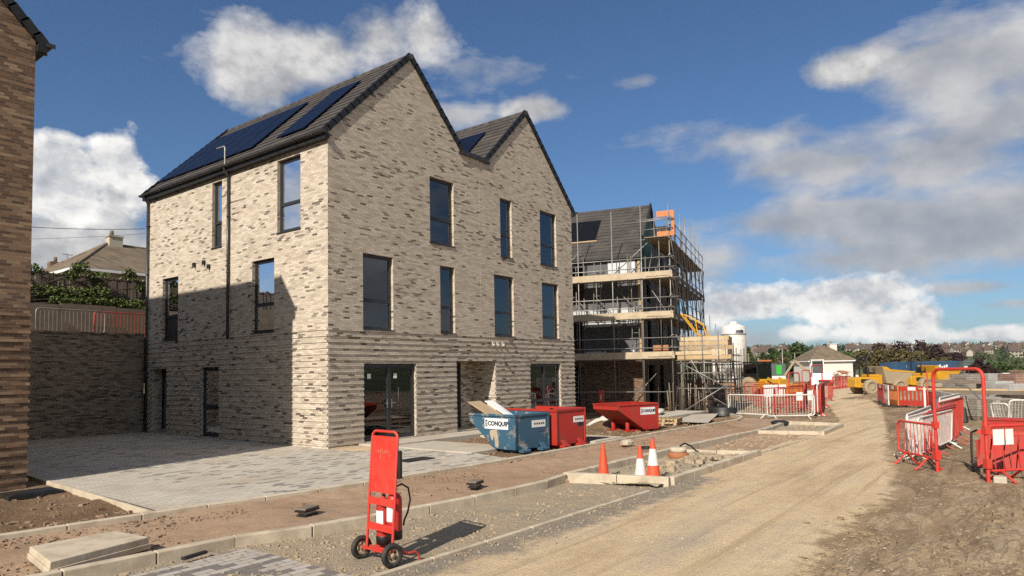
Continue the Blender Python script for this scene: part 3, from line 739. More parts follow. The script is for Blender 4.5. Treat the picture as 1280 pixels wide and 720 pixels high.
# ================================================================= ground
def UZ(px, py, z): q = ray(px, py); return CAM+q*((z-CAM.z)/q.z)
def interp(pts):
    def f(x):
        if x <= pts[0][0]: return pts[0][1]
        for (a, b), (c, d) in zip(pts, pts[1:]):
            if x <= c: return b+(d-b)*(x-a)/(c-a)
        return pts[-1][1]
    return f
kA = interp([(-40, -3.4), (-14, -3.9), (-8.42, -4.35), (-5.55, -4.72), (-3.71, -5.02), (0, -5.3), (5.5, -5.35), (15.3, -5.5), (17.5, -5.0), (19.5, -3.6), (20.5, -1.)])
kB = interp([(-40, -5.6), (-14, -6.6), (-8.4, -6.88), (-6.7, -7.0), (-5.64, -7.38), (-3.56, -7.68), (-1.6, -7.85), (-.45, -7.68)])
kP = lambda x: -7.7 if x < 11 else -7.7+.3*sstep(11, 15.5, x)
kPf = lambda x: -9.6 if x < 10 else -9.6+.25*sstep(10, 15, x)
kC = interp([(-14, -9.3), (-6.5, -9.45), (-.2, -9.6), (0, -9.6)])
def nz(x, y, s, a, o=0.): return noise.fractal(V((x*s+o, y*s, o*.37)), 1., 2., 4)*a
def strip(name, x0, x1, f0, f1, zf, mat, nu, nv, kind='structure', **kw):
    m_ = MB(); vs = []
    for j in range(nv+1):
        for i in range(nu+1):
            x = x0+(x1-x0)*i/nu; y = f0(x)+(f1(x)-f0(x))*j/nv; vs.append((x, y, zf(x, y)))
    m_.add(vs, [(j*(nu+1)+i, j*(nu+1)+i+1, (j+1)*(nu+1)+i+1, (j+1)*(nu+1)+i) for j in range(nv) for i in range(nu)], 0, True)
    return m_.build(name, mat, kind=kind, **kw)
# terrain sheet: polar grid round the camera out to the horizon
def hill(x, y):
    d = math.hypot(x-CAM.x, y-CAM.y); az = math.degrees(math.atan2(x-CAM.x, y-CAM.y))
    z = gz(x, y)
    f = sstep(52, 58, az)
    z += -5.*sstep(60, 200, d)*sstep(88, 98, az) - 7*sstep(180, 320, d)*f
    z += 27*sstep(330, 800, d)*(f)*(1-.35*sstep(74, 92, az)) + 10*sstep(500, 1500, d)
    z += sstep(250, 400, d)*5*noise.noise(V((x*.004, y*.004, 3)))*2
    z += 34*sstep(1400, 3600, d)*(.8+.5*noise.noise(V((x*.0007, y*.0007, 9))))
    return z
m_ = MB(); vs = []; NR, NA = 150, 240
radii = [2.*(1.0545**i) for i in range(NR)]
for r in radii:
    for k in range(NA):
        a = 2*PI*k/NA; x = CAM.x+r*math.sin(a); y = CAM.y+r*math.cos(a)
        z = hill(x, y)-.012
        if r < 60:
            z += nz(x, y, .9, .028)+nz(x, y, 3.1, .012)
            inside = (y > (kPf(min(x, 15))-.05 if x > -.4 else kC(x)+.1) and x < 17 and y < 11.2)
            if inside: z -= .16
            if y > 11 and x < 8: z -= .3
        vs.append((x, y, z))
fs = [(i*NA+k, (i+1)*NA+k, (i+1)*NA+(k+1) % NA, i*NA+(k+1) % NA) for i in range(NR-1) for k in range(NA)]
vs.append((CAM.x, CAM.y, -.27)); c0 = len(vs)-1
fs += [(k, (k+1) % NA, c0) for k in range(NA)]
m_.add(vs, fs, 0, True)
gobj = m_.build('ground', M['ground'], kind='structure')
print('horizon radius', radii[-1])
# road
rows = [(760, 330, 1030), (740, 410, 1042), (720, 480, 1050), (700, 548, 1056), (685, 595, 1064), (670, 642, 1072), (655, 690, 1092), (640, 737, 1112), (625, 785, 1138), (611, 829, 1141), (606, 840, 1140), (600, 852, 1138),
        (590, 876, 1134), (575, 914, 1128), (560, 961, 1121), (548, 996, 1117), (538, 1028, 1113), (532, 1044, 1112), (525, 1050, 1110), (519, 1044, 1109), (513, 1040, 1107), (505, 1034, 1100), (497, 1030, 1089), (490, 1027, 1078), (484, 1024, 1066), (479, 1022, 1058), (475, 1022, 1052), (471, 1024, 1046)]
fine = []
for (a, b) in zip(rows, rows[1:]):
    n = max(2, int((a[0]-b[0])/2))
    for k in range(n): t = k/n; fine.append(tuple(a[i]+(b[i]-a[i])*t for i in range(3)))
fine.append(rows[-1])
vs = []; ed = []; ge = []; NC = 70
for (py, xl, xr) in fine:
    w_ = (xr-xl); e = .14; L = G(xl, py); R_ = G(xr, py)
    for k in range(NC+1):
        t = k/NC*(1+e)
        if py < 528: t = -e*.6+k/NC*(1+1.6*e)
        p = L+(R_-L)*t
        et = max(0., (t-(1-e*1.3))/(e*1.6)); el = max(0., (-t+.08)/(.16)) if py < 528 else 0.
        ed.append(min(1., max(et, el))); ge.append(max(0., 1-t*(R_-L).length/1.1)*.95 if py > 596 else 0.)
        z = gz(p.x, p.y)+.022+nz(p.x, p.y, .7, .012, 5)+nz(p.x, p.y, 3, .004, 2) - .05*ed[-1]**2
        if py > 606: z -= .012*max(0., 1-t*(R_-L).length/.5)
        vs.append((p.x, p.y, z))
m_ = MB(); n = NC+1
m_.add(vs, [(j*n+i, (j+1)*n+i, (j+1)*n+i+1, j*n+i+1)[::-1] for j in range(len(fine)-1) for i in range(NC)], 0, True)
ro = m_.build('road', M['road'], kind='structure')
at = ro.data.attributes.new('edge', 'FLOAT', 'POINT'); at.data.foreach_set('value', ed)
at = ro.data.attributes.new('gravel_edge', 'FLOAT', 'POINT'); at.data.foreach_set('value', ge)
# footpath strip, parking bay, yard soil, paving
strip('footpath', -26, 17.5, lambda x: (kB(x) if x < -.45 else kP(x))+.0, lambda x: kA(x), lambda x, y: -.2+nz(x, y, .8, .035)+nz(x, y, 3.5, .016)-.06*sstep(8, 17, x)+.03*(sstep(.5, 0, abs(y-kA(x)))), M['footsoil'], 520, 30)
strip('parking_bay', -26, .1, kC, lambda x: kB(x) if x < -.45 else kP(x), lambda x, y: -.245+nz(x, y, 1.1, .02, 3)+nz(x, y, 5, .008, 3), M['baygravel'], 420, 40)
strip('verge_soil', -30, 20.5, lambda x: kA(x), lambda x: 10.6, lambda x, y: -.185+nz(x, y, .9, .06, 8)+nz(x, y, 3.3, .03, 8)-.08*sstep(9, 19, x)-.05*sstep(11.5, 12.6, x) + .03*sstep(-7.5, -9, x), M['soil'], 500, 150)
# paved drive between the houses: left boundary leans with the drive
def quadsheet(name, P, z, mat, n=30, kind='structure', m=None, amp=.003):
    m = m or n; P = [V((p[0], p[1], 0)) for p in P]; mb = MB(); vs = []
    for j in range(m+1):
        for i in range(n+1):
            s, t = i/n, j/m; p = (P[0]*(1-s)+P[1]*s)*(1-t)+(P[3]*(1-s)+P[2]*s)*t
            vs.append((p.x, p.y, (z(p.x, p.y) if callable(z) else z)+nz(p.x, p.y, .8, amp)))
    mb.add(vs, [(j*(n+1)+i, j*(n+1)+i+1, (j+1)*(n+1)+i+1, (j+1)*(n+1)+i) for j in range(m) for i in range(n)], 0, True)
    return mb.build(name, mat, kind=kind)
pz = lambda x, y: -.115+.05*sstep(-4, 10, y)
p_ = MB(); vs = []; nu, nv = 60, 60
for j in range(nv+1):
    t = j/nv
    for i in range(nu+1):
        y = kA(-3)+.0; xl = -6.55+.8*t*.9; xr = -.0 if t > .31 else -1.05+1.05*0
        y0 = kA(-6.5+6.5*i/nu)+.03; yy_ = y0+(10.42-y0)*t
        x = xl+(0.0-xl)*i/nu
        vs.append((x, yy_, pz(x, yy_)+nz(x, yy_, .8, .004)))
p_.add(vs, [(j*(nu+1)+i, j*(nu+1)+i+1, (j+1)*(nu+1)+i+1, (j+1)*(nu+1)+i) for j in range(nv) for i in range(nu)], 0, True)
p_.build('paved_drive', M['pave'], kind='structure')
quadsheet('pavement_slabs', [(.0, kA(0)+.03), (.95, kA(.5)+.03), (2.3, -.75), (.0, -.45)], lambda x, y: pz(x, y)-.004, M['pave'])
quadsheet('sandy_patch', [(-.02, -1.2), (2.4, -1.35), (1.9, -.02), (.0, -.02)], -.1, M['road'], 16, amp=.03)
def slabrun(name, poly, z0, z1, mat, kind='structure', bev=.006):
    m_ = MB(); m_.prism([V((x, y, z0)) for x, y in poly], V((0, 0, 1)), 0, z1-z0); return m_.build(name, mat, kind=kind, bevel=bev)
# slabs: strip along the front wall and paths to the doors
m_ = MB()
for i in range(16):
    a = 1.0+i*.75
    if 12.1 < a+.75: break
    m_.box(a+.004, a+.746, -1.02, -.015, -.2, -.055)
m_.build('path_slabs', M['slab'], kind='structure', bevel=.008)
m_ = MB()
for i in range(4): m_.box(1.2+i*.0, 2.9, -1.05-(i+1)*.72, -1.05-i*.72-.006, -.2, -.09)
m_.build('path_slabs', M['slab'], kind='structure', bevel=.008)
m_ = MB()
for i in range(6): m_.box(4.95, 6.6, -1.05-(i+1)*.69, -1.05-i*.69-.006, -.2, -.105)
for i in range(8): m_.box(12.4+i*.9, 13.29+i*.9, -2.6, -1.2, -.3, -.12)
m_.build('path_slabs', M['slab'], kind='structure', bevel=.008)
quadsheet('tarred_patch', [(4.7, -4.95), (6.2, -4.95), (6.0, -4.3), (4.9, -4.3)], -.09, M['black'], 4)
quadsheet('concrete_path', [(12.8, -5.3), (19.2, -3.3), (17.8, -2.6), (12.9, -3.9)], lambda x, y: -.13-.06*sstep(12, 19, x), M['slab'], 20)
quadsheet('sett_paving', [tuple(UZ(131, 728, -.235)[:2]), tuple(UZ(470, 728, -.235)[:2]), tuple(UZ(309, 685, -.235)[:2]), tuple(UZ(285, 690, -.235)[:2])], -.232, M['setts'], 30, amp=.002)
# kerbs: separate concrete units with open joints
def kerbrun(name, fx_, x0, x1, w, z0, ztop, mat, step=.914, axis='x', side=-1, label=None):
    m_ = MB(); x = x0
    while x < x1-.05:
        xe = min(x+step, x1); j = rnd.uniform(-.004, .004)
        a = V((x+.005, fx_(x), 0)); b = V((xe-.005, fx_(xe), 0)); zt = (ztop(x) if callable(ztop) else ztop)+j
        d = (b-a).normalized(); n = V((-d.y, d.x, 0))
        m_.obox(V((a.x, a.y, 0)), d, n, Zv, 0, (b-a).length, -w/2, w/2, z0, zt); x = xe
    return m_.build(name, mat, kind='structure', bevel=.012)
kerbrun('kerb', kA, -26, 19.4, .12, -.4, lambda x: -.105-.07*sstep(9, 18, x), M['conc'])
kerbrun('kerb', lambda x: kB(x) if x < -.45 else kB(-.45), -26, -.45, .13, -.4, -.105, M['conc'])
kerbrun('edging_kerb', kC, -26, -.75, .07, -.4, -.200, M['conc'])
a_ = MB(); A0 = V((-6.62, kA(-6.6)+.06, 0)); B0 = V((-5.8, 10.3, 0)); dd_ = (B0-A0).normalized(); nn_ = V((-dd_.y, dd_.x, 0))
for i in range(16): a_.obox(A0, dd_, nn_, Zv, i*.914+.004, (i+1)*.914-.004, -.03, .03, -.4, -.108+.003*i)
a_.build('edging_kerb', M['conc'], kind='structure', bevel=.008)
zt_ = lambda x: -.085-.08*sstep(4, 15, x)
kerbrun('planter_kerb', kP, -.42, 15.3, .14, -.45, lambda x: zt_(x), M['conc'])
def ycross(x_, xs, xe, ya, yb, zt):
    m_ = MB(); a = V((xs, ya, 0)); b = V((xe, yb, 0)); d = (b-a).normalized(); L = (b-a).length; k = max(1, round(L/.914)); n = V((-d.y, d.x, 0))
    for i in range(k): m_.obox(a, d, n, Zv, i*L/k+.005, (i+1)*L/k-.005, -.07, .07, -.45, zt+rnd.uniform(-.004, .004))
    return m_.build('planter_kerb', M['conc'], kind='structure', bevel=.012)
ycross(0, -.42, .02, -7.76, -9.62, -.075)
kerbrun('planter_kerb', kPf, .1, 5.0, .14, -.45, lambda x: zt_(x), M['conc'])
ycross(0, 5.05, 4.6, -9.55, -7.78, -.13)
kerbrun('planter_kerb', lambda x: kPf(x)+.08, 5.1, 11.2, .06, -.45, lambda x: zt_(x)-.1, M['conc'])
kerbrun('planter_kerb', kPf, 11.2, 15.0, .14, -.5, lambda x: zt_(x), M['conc'])
ycross(0, 11.2, 10.7, kPf(11.2)+.07, kP(10.9)-.07, zt_(11)); ycross(0, 15.05, 15.35, kPf(15), kP(15.3), zt_(15))
strip('planter_soil', -.35, 4.95, lambda x: kPf(x)+.05, lambda x: kP(x)-.05, lambda x, y: -.225+nz(x, y, 1.3, .05, 4)+nz(x, y, 5, .02, 4)+.17*math.exp(-((x-2.6)**2/1.3+(y+8.95)**2/.12))+.1*math.exp(-((x-3.9)**2/.4+(y+8.3)**2/.1)), M['pit'], 110, 40)
strip('planter_soil', 4.9, 11.2, lambda x: kPf(x)+.1, lambda x: kP(x)-.05, lambda x, y: -.26+nz(x, y, 1.3, .04, 6)+nz(x, y, 5, .018, 6), M['footsoil'], 110, 40)
strip('planter_soil', 11.1, 15.2, lambda x: kPf(x)+.05, lambda x: kP(x)-.05, lambda x, y: -.28+nz(x, y, 1.3, .04, 6)+nz(x, y, 5, .02, 6), M['pit'], 60, 30)
M['mudstone'] = plain('mud_stone', (.36, .28, .185), .95, dirt=.8, dscale=9, dcol=(.17, .12, .07)); M['roadstone'] = plain('road_stone', (.52, .42, .29), .95, dirt=.7, dscale=9, dcol=(.26, .2, .14))
# loose stones
def stones(name, n, fn, rng, mat, smin, smax, label=None):
    m_ = MB(); r_ = random.Random(rng)
    base = [(-1, -1, -1), (1, -1, -1), (1, 1, -1), (-1, 1, -1), (-1, -1, 1), (1, -1, 1), (1, 1, 1), (-1, 1, 1)]
    fc = [(3, 2, 1, 0), (4, 5, 6, 7), (0, 1, 5, 4), (1, 2, 6, 5), (2, 3, 7, 6), (3, 0, 4, 7)]
    for _ in range(n):
        p = fn(r_)
        if p is None: continue
        s = smin+(smax-smin)*r_.random()**5; a = r_.random()*6.3; ca, sa = math.cos(a), math.sin(a); sx, sy, sz_ = s*r_.uniform(.7, 1.5), s*r_.uniform(.6, 1.1), s*r_.uniform(.4, .8)
        vs = []
        for bx_, by, bz in base:
            k = .55+.5*r_.random(); x = bx_*sx*k*.6; y = by*sy*k*.6; vs.append((p[0]+x*ca-y*sa, p[1]+x*sa+y*ca, p[2]+bz*sz_*.5*k+sz_*.2))
        m_.add(vs, fc)
    return m_.build(name, mat, kind='stuff', label=label)
def nearx(r_, a, b):   # biased towards the camera
    return a+(b-a)*r_.random()**1.6
def st_foot(r_):
    x = nearx(r_, -9.5, 16); a, b = (kB(x) if x < -.45 else kP(x))+.08, kA(x)-.07; t = r_.random()
    t = t**.6 if r_.random() < .7 else t
    y = a+(b-a)*t
    if noise.noise(V((x*.9, y*.9, 1))) < -.1+.5*(1-t): return None
    return (x, y, -.2+nz(x, y, .8, .035)+.03*(sstep(.5, 0, abs(y-kA(x)))))
def st_bay(r_):
    x = nearx(r_, -8.5, 0); y = kC(x)+.05+(kB(x)-kC(x)-.15)*r_.random()
    if noise.noise(V((x*1.1, y*1.3, 4))) < -.05: return None
    return (x, y, -.245+nz(x, y, 1.1, .02, 3))
def st_yard(r_):
    x = r_.uniform(-9, 17); y = kA(x)+.1+(0-kA(x))*r_.random()
    if -6.6 < x < 1.2: return None
    if x < -6: y = r_.uniform(kA(x)+.1, 1.5)
    return (x, y, -.185+nz(x, y, .9, .06, 8)+nz(x, y, 3.3, .03, 8)-.05*sstep(9, 19, x)+.03*sstep(-7.5, -9, x))
def st_mud(r_):
    p = G(r_.uniform(1000, 1300), 500+230*r_.random()**1.1)
    if noise.noise(V((p.x*.6, p.y*1.6, 7))) < .02: return None
    return (p.x, p.y, p.z-.012+nz(p.x, p.y, .9, .028))
def st_edge(r_):
    x = nearx(r_, -7.5, 3); y = kC(min(x, 0))-.04-abs(r_.gauss(0, .35))
    return (x, y, -.23)
def st_pl(r_):
    x = r_.uniform(-.3, 15); y = kPf(x)+.15+(1.6)*r_.random(); 
    return (x, y, -.225-.03*sstep(4, 6, x)-.02*sstep(10, 12, x))
stones('gravel', 12000, st_foot, 1, M['clod'], .010, .055); stones('gravel', 7000, st_bay, 2, M['stone'], .008, .045)
stones('gravel', 6000, st_yard, 3, M['clod'], .012, .10); stones('gravel', 6500, st_mud, 4, M['mudstone'], .007, .045)
stones('gravel', 2600, st_edge, 5, M['stone'], .006, .03); stones('gravel', 3000, st_pl, 6, M['stone'], .012, .07)
M['mudclod'] = plain('mud_clod', (.27, .20, .125), .95, dirt=.8, dscale=9, dcol=(.14, .1, .06))
def st_mud2(r_):
    p = G(r_.uniform(960, 1300), 500+230*r_.random()**1.1)
    if p.y > -12.2-.1*p.x*0 or noise.noise(V((p.x*.8, p.y*1.2, 17))) < .0: return None
    return (p.x, p.y, p.z-.012+nz(p.x, p.y, .9, .028))
stones('mud_clods', 2600, st_mud2, 14, M['mudclod'], .02, .09)
def st_rub(r_):
    x = r_.gauss(2.7, .9); y = -8.9+r_.gauss(0, .28)
    if not (0 < x < 4.8 and -9.45 < y < -7.9): return None
    return (x, y, -.215+.17*math.exp(-((x-2.6)**2/1.3+(y+8.95)**2/.12)))
stones('rubble', 260, st_rub, 23, M['stone'], .03, .2)
def st_road(r_):
    p = G(r_.uniform(560, 1120), 540+185*r_.random()); 
    if p.y > kPf(p.x)-.3 or noise.noise(V((p.x*.5, p.y*1.4, 2))) < -.15: return None
    return (p.x, p.y, gz(p.x, p.y)+.018)
stones('gravel', 4000, st_road, 8, M['roadstone'], .005, .024)
# ================================================================= foreground objects
# concrete slab block lying on the footpath
pts = [UZ(36, 683, -.02), UZ(62, 703, -.02), UZ(187, 671, -.02), UZ(144, 663, -.02)]
t = thing('concrete_lintel', 'long pale stepped concrete slab on a black base at lower left', 'concrete slab', (0, 0, 0))
c_ = sum(pts, V())/4
def inset(P, k, dz): return [c_+(p-c_)*k+V((0, 0, dz)) for p in P]
def loft(name, P, z0, z1, mat, k0, k1, par):
    m_ = MB(); a = [V((p.x, p.y, z0)) for p in inset(P, k0, 0)]; b = [V((p.x, p.y, z1)) for p in inset(P, k1, 0)]
    m_.hexa([tuple(v) for v in a]+[tuple(v) for v in b]); return m_.build(name, mat, par, bevel=.008)
if (pts[1]-pts[0]).cross(pts[3]-pts[0]).z < 0: pts = pts[::-1]
loft('base', pts, -.24, -.165, M['black'], .97, .97, t); loft('lower_slab', pts, -.16, -.095, M['conc'], 1.03, 1.03, t); loft('upper_slab', pts, -.094, -.02, M['conc'], 1., .985, t)
# stopcock stacks on the footpath
def padstack(px, py, label, s=.16):
    p = UZ(px, py, -.2); t = thing('cover_stack', label, 'utility cover', p, .25)
    for k, (m__, w) in enumerate((('black', .85), ('conc', .7), ('black', 1.), ('oldtimber', .95))):
        b = MB(); b.box(-s*w, s*w, -s*w*.62, s*w*.62, .012+k*.032, .04+k*.032); b.build('pad', M[m__], t, bevel=.004)
padstack(384, 645, 'small stack of black and timber pads on the footpath behind the trolley'.replace('behind the trolley', 'left of the trolley'))
padstack(594, 610, 'small stack of black pads on the footpath right of the trolley')
a = MB(); p = UZ(975, 531, -.26); a.lathe([(.28, 0), (.33, .1), (.2, .16), (.02, .17)], 10, p); a.build('plastic_disc', M['black'], label='black plastic cap lying at the far end of the footpath', cat='disc')
a = MB(); p = UZ(808, 561, -.17)
for o in (-.16, .16): a.tube([p+V((o*math.cos(.5)+.13*math.cos(k*.785), o*math.sin(.5)+.13*math.sin(k*.785), .03)) for k in range(8)], .014, 6, closed=True)
a.build('wire_coil', M['black'], label='black wire loops lying behind the cones', cat='wire')
a = MB(); p = UZ(38, 617, -.16); a.box(p.x-.42, p.x+.42, p.y-.32, p.y+.32, -.2, -.125); a.box(p.x-.36, p.x+.36, p.y-.26, p.y+.26, -.124, -.115); a.build('manhole_cover', M['black'], label='black manhole cover in the brown soil by the left house', cat='manhole cover', bevel=.01)
a = MB(); p = UZ(522, 573, -.09); a.box(p.x-.5, p.x+.35, p.y-.22, p.y+.2, -.12, -.095); a.build('manhole_cover', M['black'], label='flat dark cover in the paving behind the red trolley', cat='manhole cover')
a = MB(); p = UZ(242, 697, -.2); a.bar(p+V((-.14, -.02, .02)), p+V((.16, .02, .03)), .07, .035); a.build('black_spacer', M['black'], label='small black plastic piece against the front kerb', cat='plastic piece', bevel=.01)
# extinguisher trolley
pw1, pw2 = UZ(451, 698, -.245), UZ(491, 710, -.245); pc_ = (pw1+pw2)/2; ax = (pw1-pw2); print('axle', ax.length); ang = math.atan2(ax.y, ax.x)-PI/2
tr = thing('extinguisher_trolley', 'red two wheeled fire point trolley with tall blank panel', 'trolley', (pc_.x, pc_.y, -.245), ang)
hw = .235; H_ = 1.44; R_w = .13
ln = math.tan(math.radians(4))
def L3(y, z, x=0): return V((.03+x+ln*z, y, z))
a = MB(); pts_ = [L3(-hw+.0, .14)]+[L3(-hw, H_-.07)]+[L3(-hw+.07-.07*math.cos(t_), H_-.07+.07*math.sin(t_)) for t_ in (PI/6, PI/3, PI/2)]+[L3(hw-.07+.07*math.sin(t_), H_-.07+.07*math.cos(t_)) for t_ in (0, PI/6, PI/3, PI/2)]+[L3(hw, .14)]
a.tube(pts_, .016, 10); a.build('frame', M['red'], tr)
a = MB(); a.obox(L3(0, 0), Y, V((ln, 0, 1)).normalized(), X, -hw+.018, hw-.018, .76, H_-.05, -.006, .006); pn = a.build('sign_panel', M['red'], tr)
a = MB(); r_ = random.Random(3)
for k in range(9):
    y0 = .13-.028*k+r_.uniform(-.01, .01); z0 = 1.22+r_.uniform(-.02, .03); a.tube([L3(y0, z0, -.007), L3(y0-.012, z0-.03-.02*r_.random(), -.007), L3(y0-.03, z0-.01, -.007)], .0018, 4)
a.tube([L3(.06, 1.22, -.007), L3(.055, 1.12, -.007)], .002, 4); a.build('scratches', M['card'], pn)
for z in (.66, .38):
    a = MB(); a.obox(L3(0, 0), Y, V((ln, 0, 1)).normalized(), X, -hw+.01, hw-.01, z-.04, z+.04, -.004, .004); a.build('cross_rail', M['red'], tr)
a = MB(); 
for x in (0., .1, .2): a.bar((x-.02, -hw-.02, .15-.1*x), (x-.02, hw+.02, .15-.1*x), .03, .02)
a.bar((-.03, hw-.05, .13), (.26, hw-.05, .1), .025, .025); a.bar((-.03, -hw+.05, .13), (.26, -hw+.05, .1), .025, .025); a.bar((-.03, 0, .13), (.26, 0, .12), .025, .02)
a.tube([(.2, -hw-.02, .1), (.33, -hw-.03, .105), (.38, -hw-.03, .07), (.4, -hw-.03, .0)], .014, 8); a.tube([(.2, hw-.02, .1), (.33, hw-.03, .105), (.38, hw-.03, .07), (.4, hw-.03, .0)], .014, 8)
a.build('foot_platform', M['red'], tr)
a = MB(); a.cyl((0, -.3, R_w), (0, .3, R_w), .012); a.build('axle', M['galv'], tr)
for s in (-1, 1):
    w_ = thing('wheel', None, None); w_.parent = tr
    a = MB(); prof = [(.075, -.022), (.115, -.028), (.13, -.018), (.133, 0), (.13, .018), (.115, .028), (.075, .022), (.075, -.022)]
    a.lathe(prof, 28); o = a.build('tyre', M['rubber'], w_)
    a = MB(); a.lathe([(.076, -.015), (.066, -.015), (.066, .015), (.076, .015)], 20); a.lathe([(.0, -.03), (.025, -.03), (.025, .03), (0, .03)], 10)
    for k in range(5): a.bar((0, 0, 0), (.07*math.cos(k*1.257), .07*math.sin(k*1.257), 0), .02, .012)
    a.build('rim', M['dust'], w_)
    w_.rotation_euler = (PI/2, 0, 0); w_.location = (0, s*.285, R_w)
a = MB(); a.box(.035+ln*1.1, .08+ln*1.1, -hw-.045, -hw+.03, .93, 1.24); a.build('document_box', M['black'], tr, bevel=.01)
def extinguisher(y, z, label, hose=True, r=.085):
    ca, sa = math.cos(ang), math.sin(ang); x = .03+ln*z+.125
    t = thing('fire_extinguisher', label, 'fire extinguisher', (pc_.x+x*ca-y*sa, pc_.y+x*sa+y*ca, -.245+z), ang, 'fire extinguishers')
    a = MB(); a.lathe([(0, 0), (r*1.02, 0), (r*1.04, .09), (r, .095)], 20); a.build('base_skirt', M['black'], t)
    a = MB(); a.lathe([(r, .09), (r, .42), (r*.93, .46), (r*.65, .495), (r*.3, .51), (.022, .55), (0, .55)], 20); a.build('cylinder', M['redskip'], t)
    a = MB(); a.lathe([(r+.001, .2), (r+.001, .38)], 20); 
    a = MB(); vs = []; n = 8
    for k in range(n+1):
        t_ = PI*.5+.15+(PI*.72)*k/n; vs += [((r+.002)*math.cos(t_), (r+.002)*math.sin(t_), z_) for z_ in (.2, .38)]
    a.add(vs, [(2*k, 2*k+2, 2*k+3, 2*k+1) for k in range(n)], 0, True); a.build('instruction_label', M['sign'], t)
    a = MB(); a.cyl((0, 0, .54), (0, 0, .6), .02, n=10); a.bar((-.03, 0, .6), (.1, 0, .63), .02, .012); a.bar((-.03, 0, .57), (.09, 0, .585), .02, .012); a.build('valve', M['chrome'], t)
    if hose:
        a = MB(); a.tube([(.02, 0, .57), (.08, -.03, .6), (.15, -.06, .55), (.17, -.07, .42), (.14, -.06, .28), (.1, -.05, .2), (r+.01, -.04, .14)], .011, 8); a.build('hose', M['black'], t)
extinguisher(.085, .17, 'left red extinguisher hanging lower on the trolley', False); extinguisher(-.105, .25, 'right red extinguisher with a looped black hose')
# traffic cones
def cone(px, py, h, lab, bands=(), base=True, r0=.15, tip=None, col='cone'):
    p = UZ(px, py, -.2); p.z = -.2
    t = thing('traffic_cone', lab, 'traffic cone', p, rnd.uniform(-.4, .4), 'traffic cones in the planter')
    R = lambda z: r0*(1-z/h)+.028*(z/h)
    zs = [.03]+sorted({z for b in bands for z in b})+[h*.985]
    for z0, z1 in zip(zs, zs[1:]):
        w = any(b[0] <= z0 < b[1] for b in bands)
        a = MB(); k = 4; a.lathe([(R(z0+(z1-z0)*i/k)+(.002 if w else 0), z0+(z1-z0)*i/k) for i in range(k+1)], 28); a.build('reflective_sleeve' if w else 'cone_body', M['coneW' if w else col], t)
    a = MB(); a.lathe([(.028, h*.985), (.031, h), (.02, h+.012), (0, h+.012)], 16); a.build('tip', M[tip or col], t)
    if base: a = MB(); a.box(-r0*1.25, r0*1.25, -r0*1.25, r0*1.25, 0, .035); a.build('base', M[col], t, bevel=.012)
    return t
M['violet'] = plain('violet_tip', (.2, .06, .3), .5, dirt=.2)
cone(754.5, 597, .66, 'plain all orange cone standing alone at the planter edge', base=False, r0=.115)
cone(801, 600, .62, 'shorter cone with one broad white sleeve, between the other two', bands=((.09, .40),), r0=.125)
cone(817, 602, .80, 'tallest cone with white middle sleeve and violet tip', bands=((.30, .60),), r0=.145, tip='violet')
# drain riser in the planter
p = UZ(848, 572, -.2); t = thing('drain_riser', 'orange clay drain riser with concrete cap in the planter', 'drain pipe', (p.x, p.y, -.22))
a = MB(); a.lathe([(.0, 0), (.22, 0), (.235, .05), (.235, .12), (.2, .15), (.0, .15)], 22); a.build('collar', M['terracotta'], t)
a = MB(); a.lathe([(.17, .151), (.19, .16), (.19, .25), (.15, .26), (0, .26)], 18); a.build('cap', M['conc'], t)
a = MB(); a.tube([(.1, 0, .27), (.25, -.05, .33), (.5, -.1, .25), (.8, -.1, .1), (1.2, 0, .04)], .02, 6); a.build('black_cable', M['black'], t)
a = MB(); p = UZ(635*1, 602, -.2)
for (px, py, s) in ((711, 601, .1),): q = UZ(px, py, -.24); a.ball(q, s, 9, 6, (1.4, 1, .6), jit=.12)
a.build('rock', M['clod'], label='brown lump of earth at the planter corner', cat='rock')
a = MB(); q = UZ(784, 556, -.15); a.ball(q+V((0, 0, .05)), .2, 8, 5, (1.3, .8, .5), jit=.1); a.build('rock', M['conc'], label='pale flat stone beside the kerb near the far red skip', cat='rock')
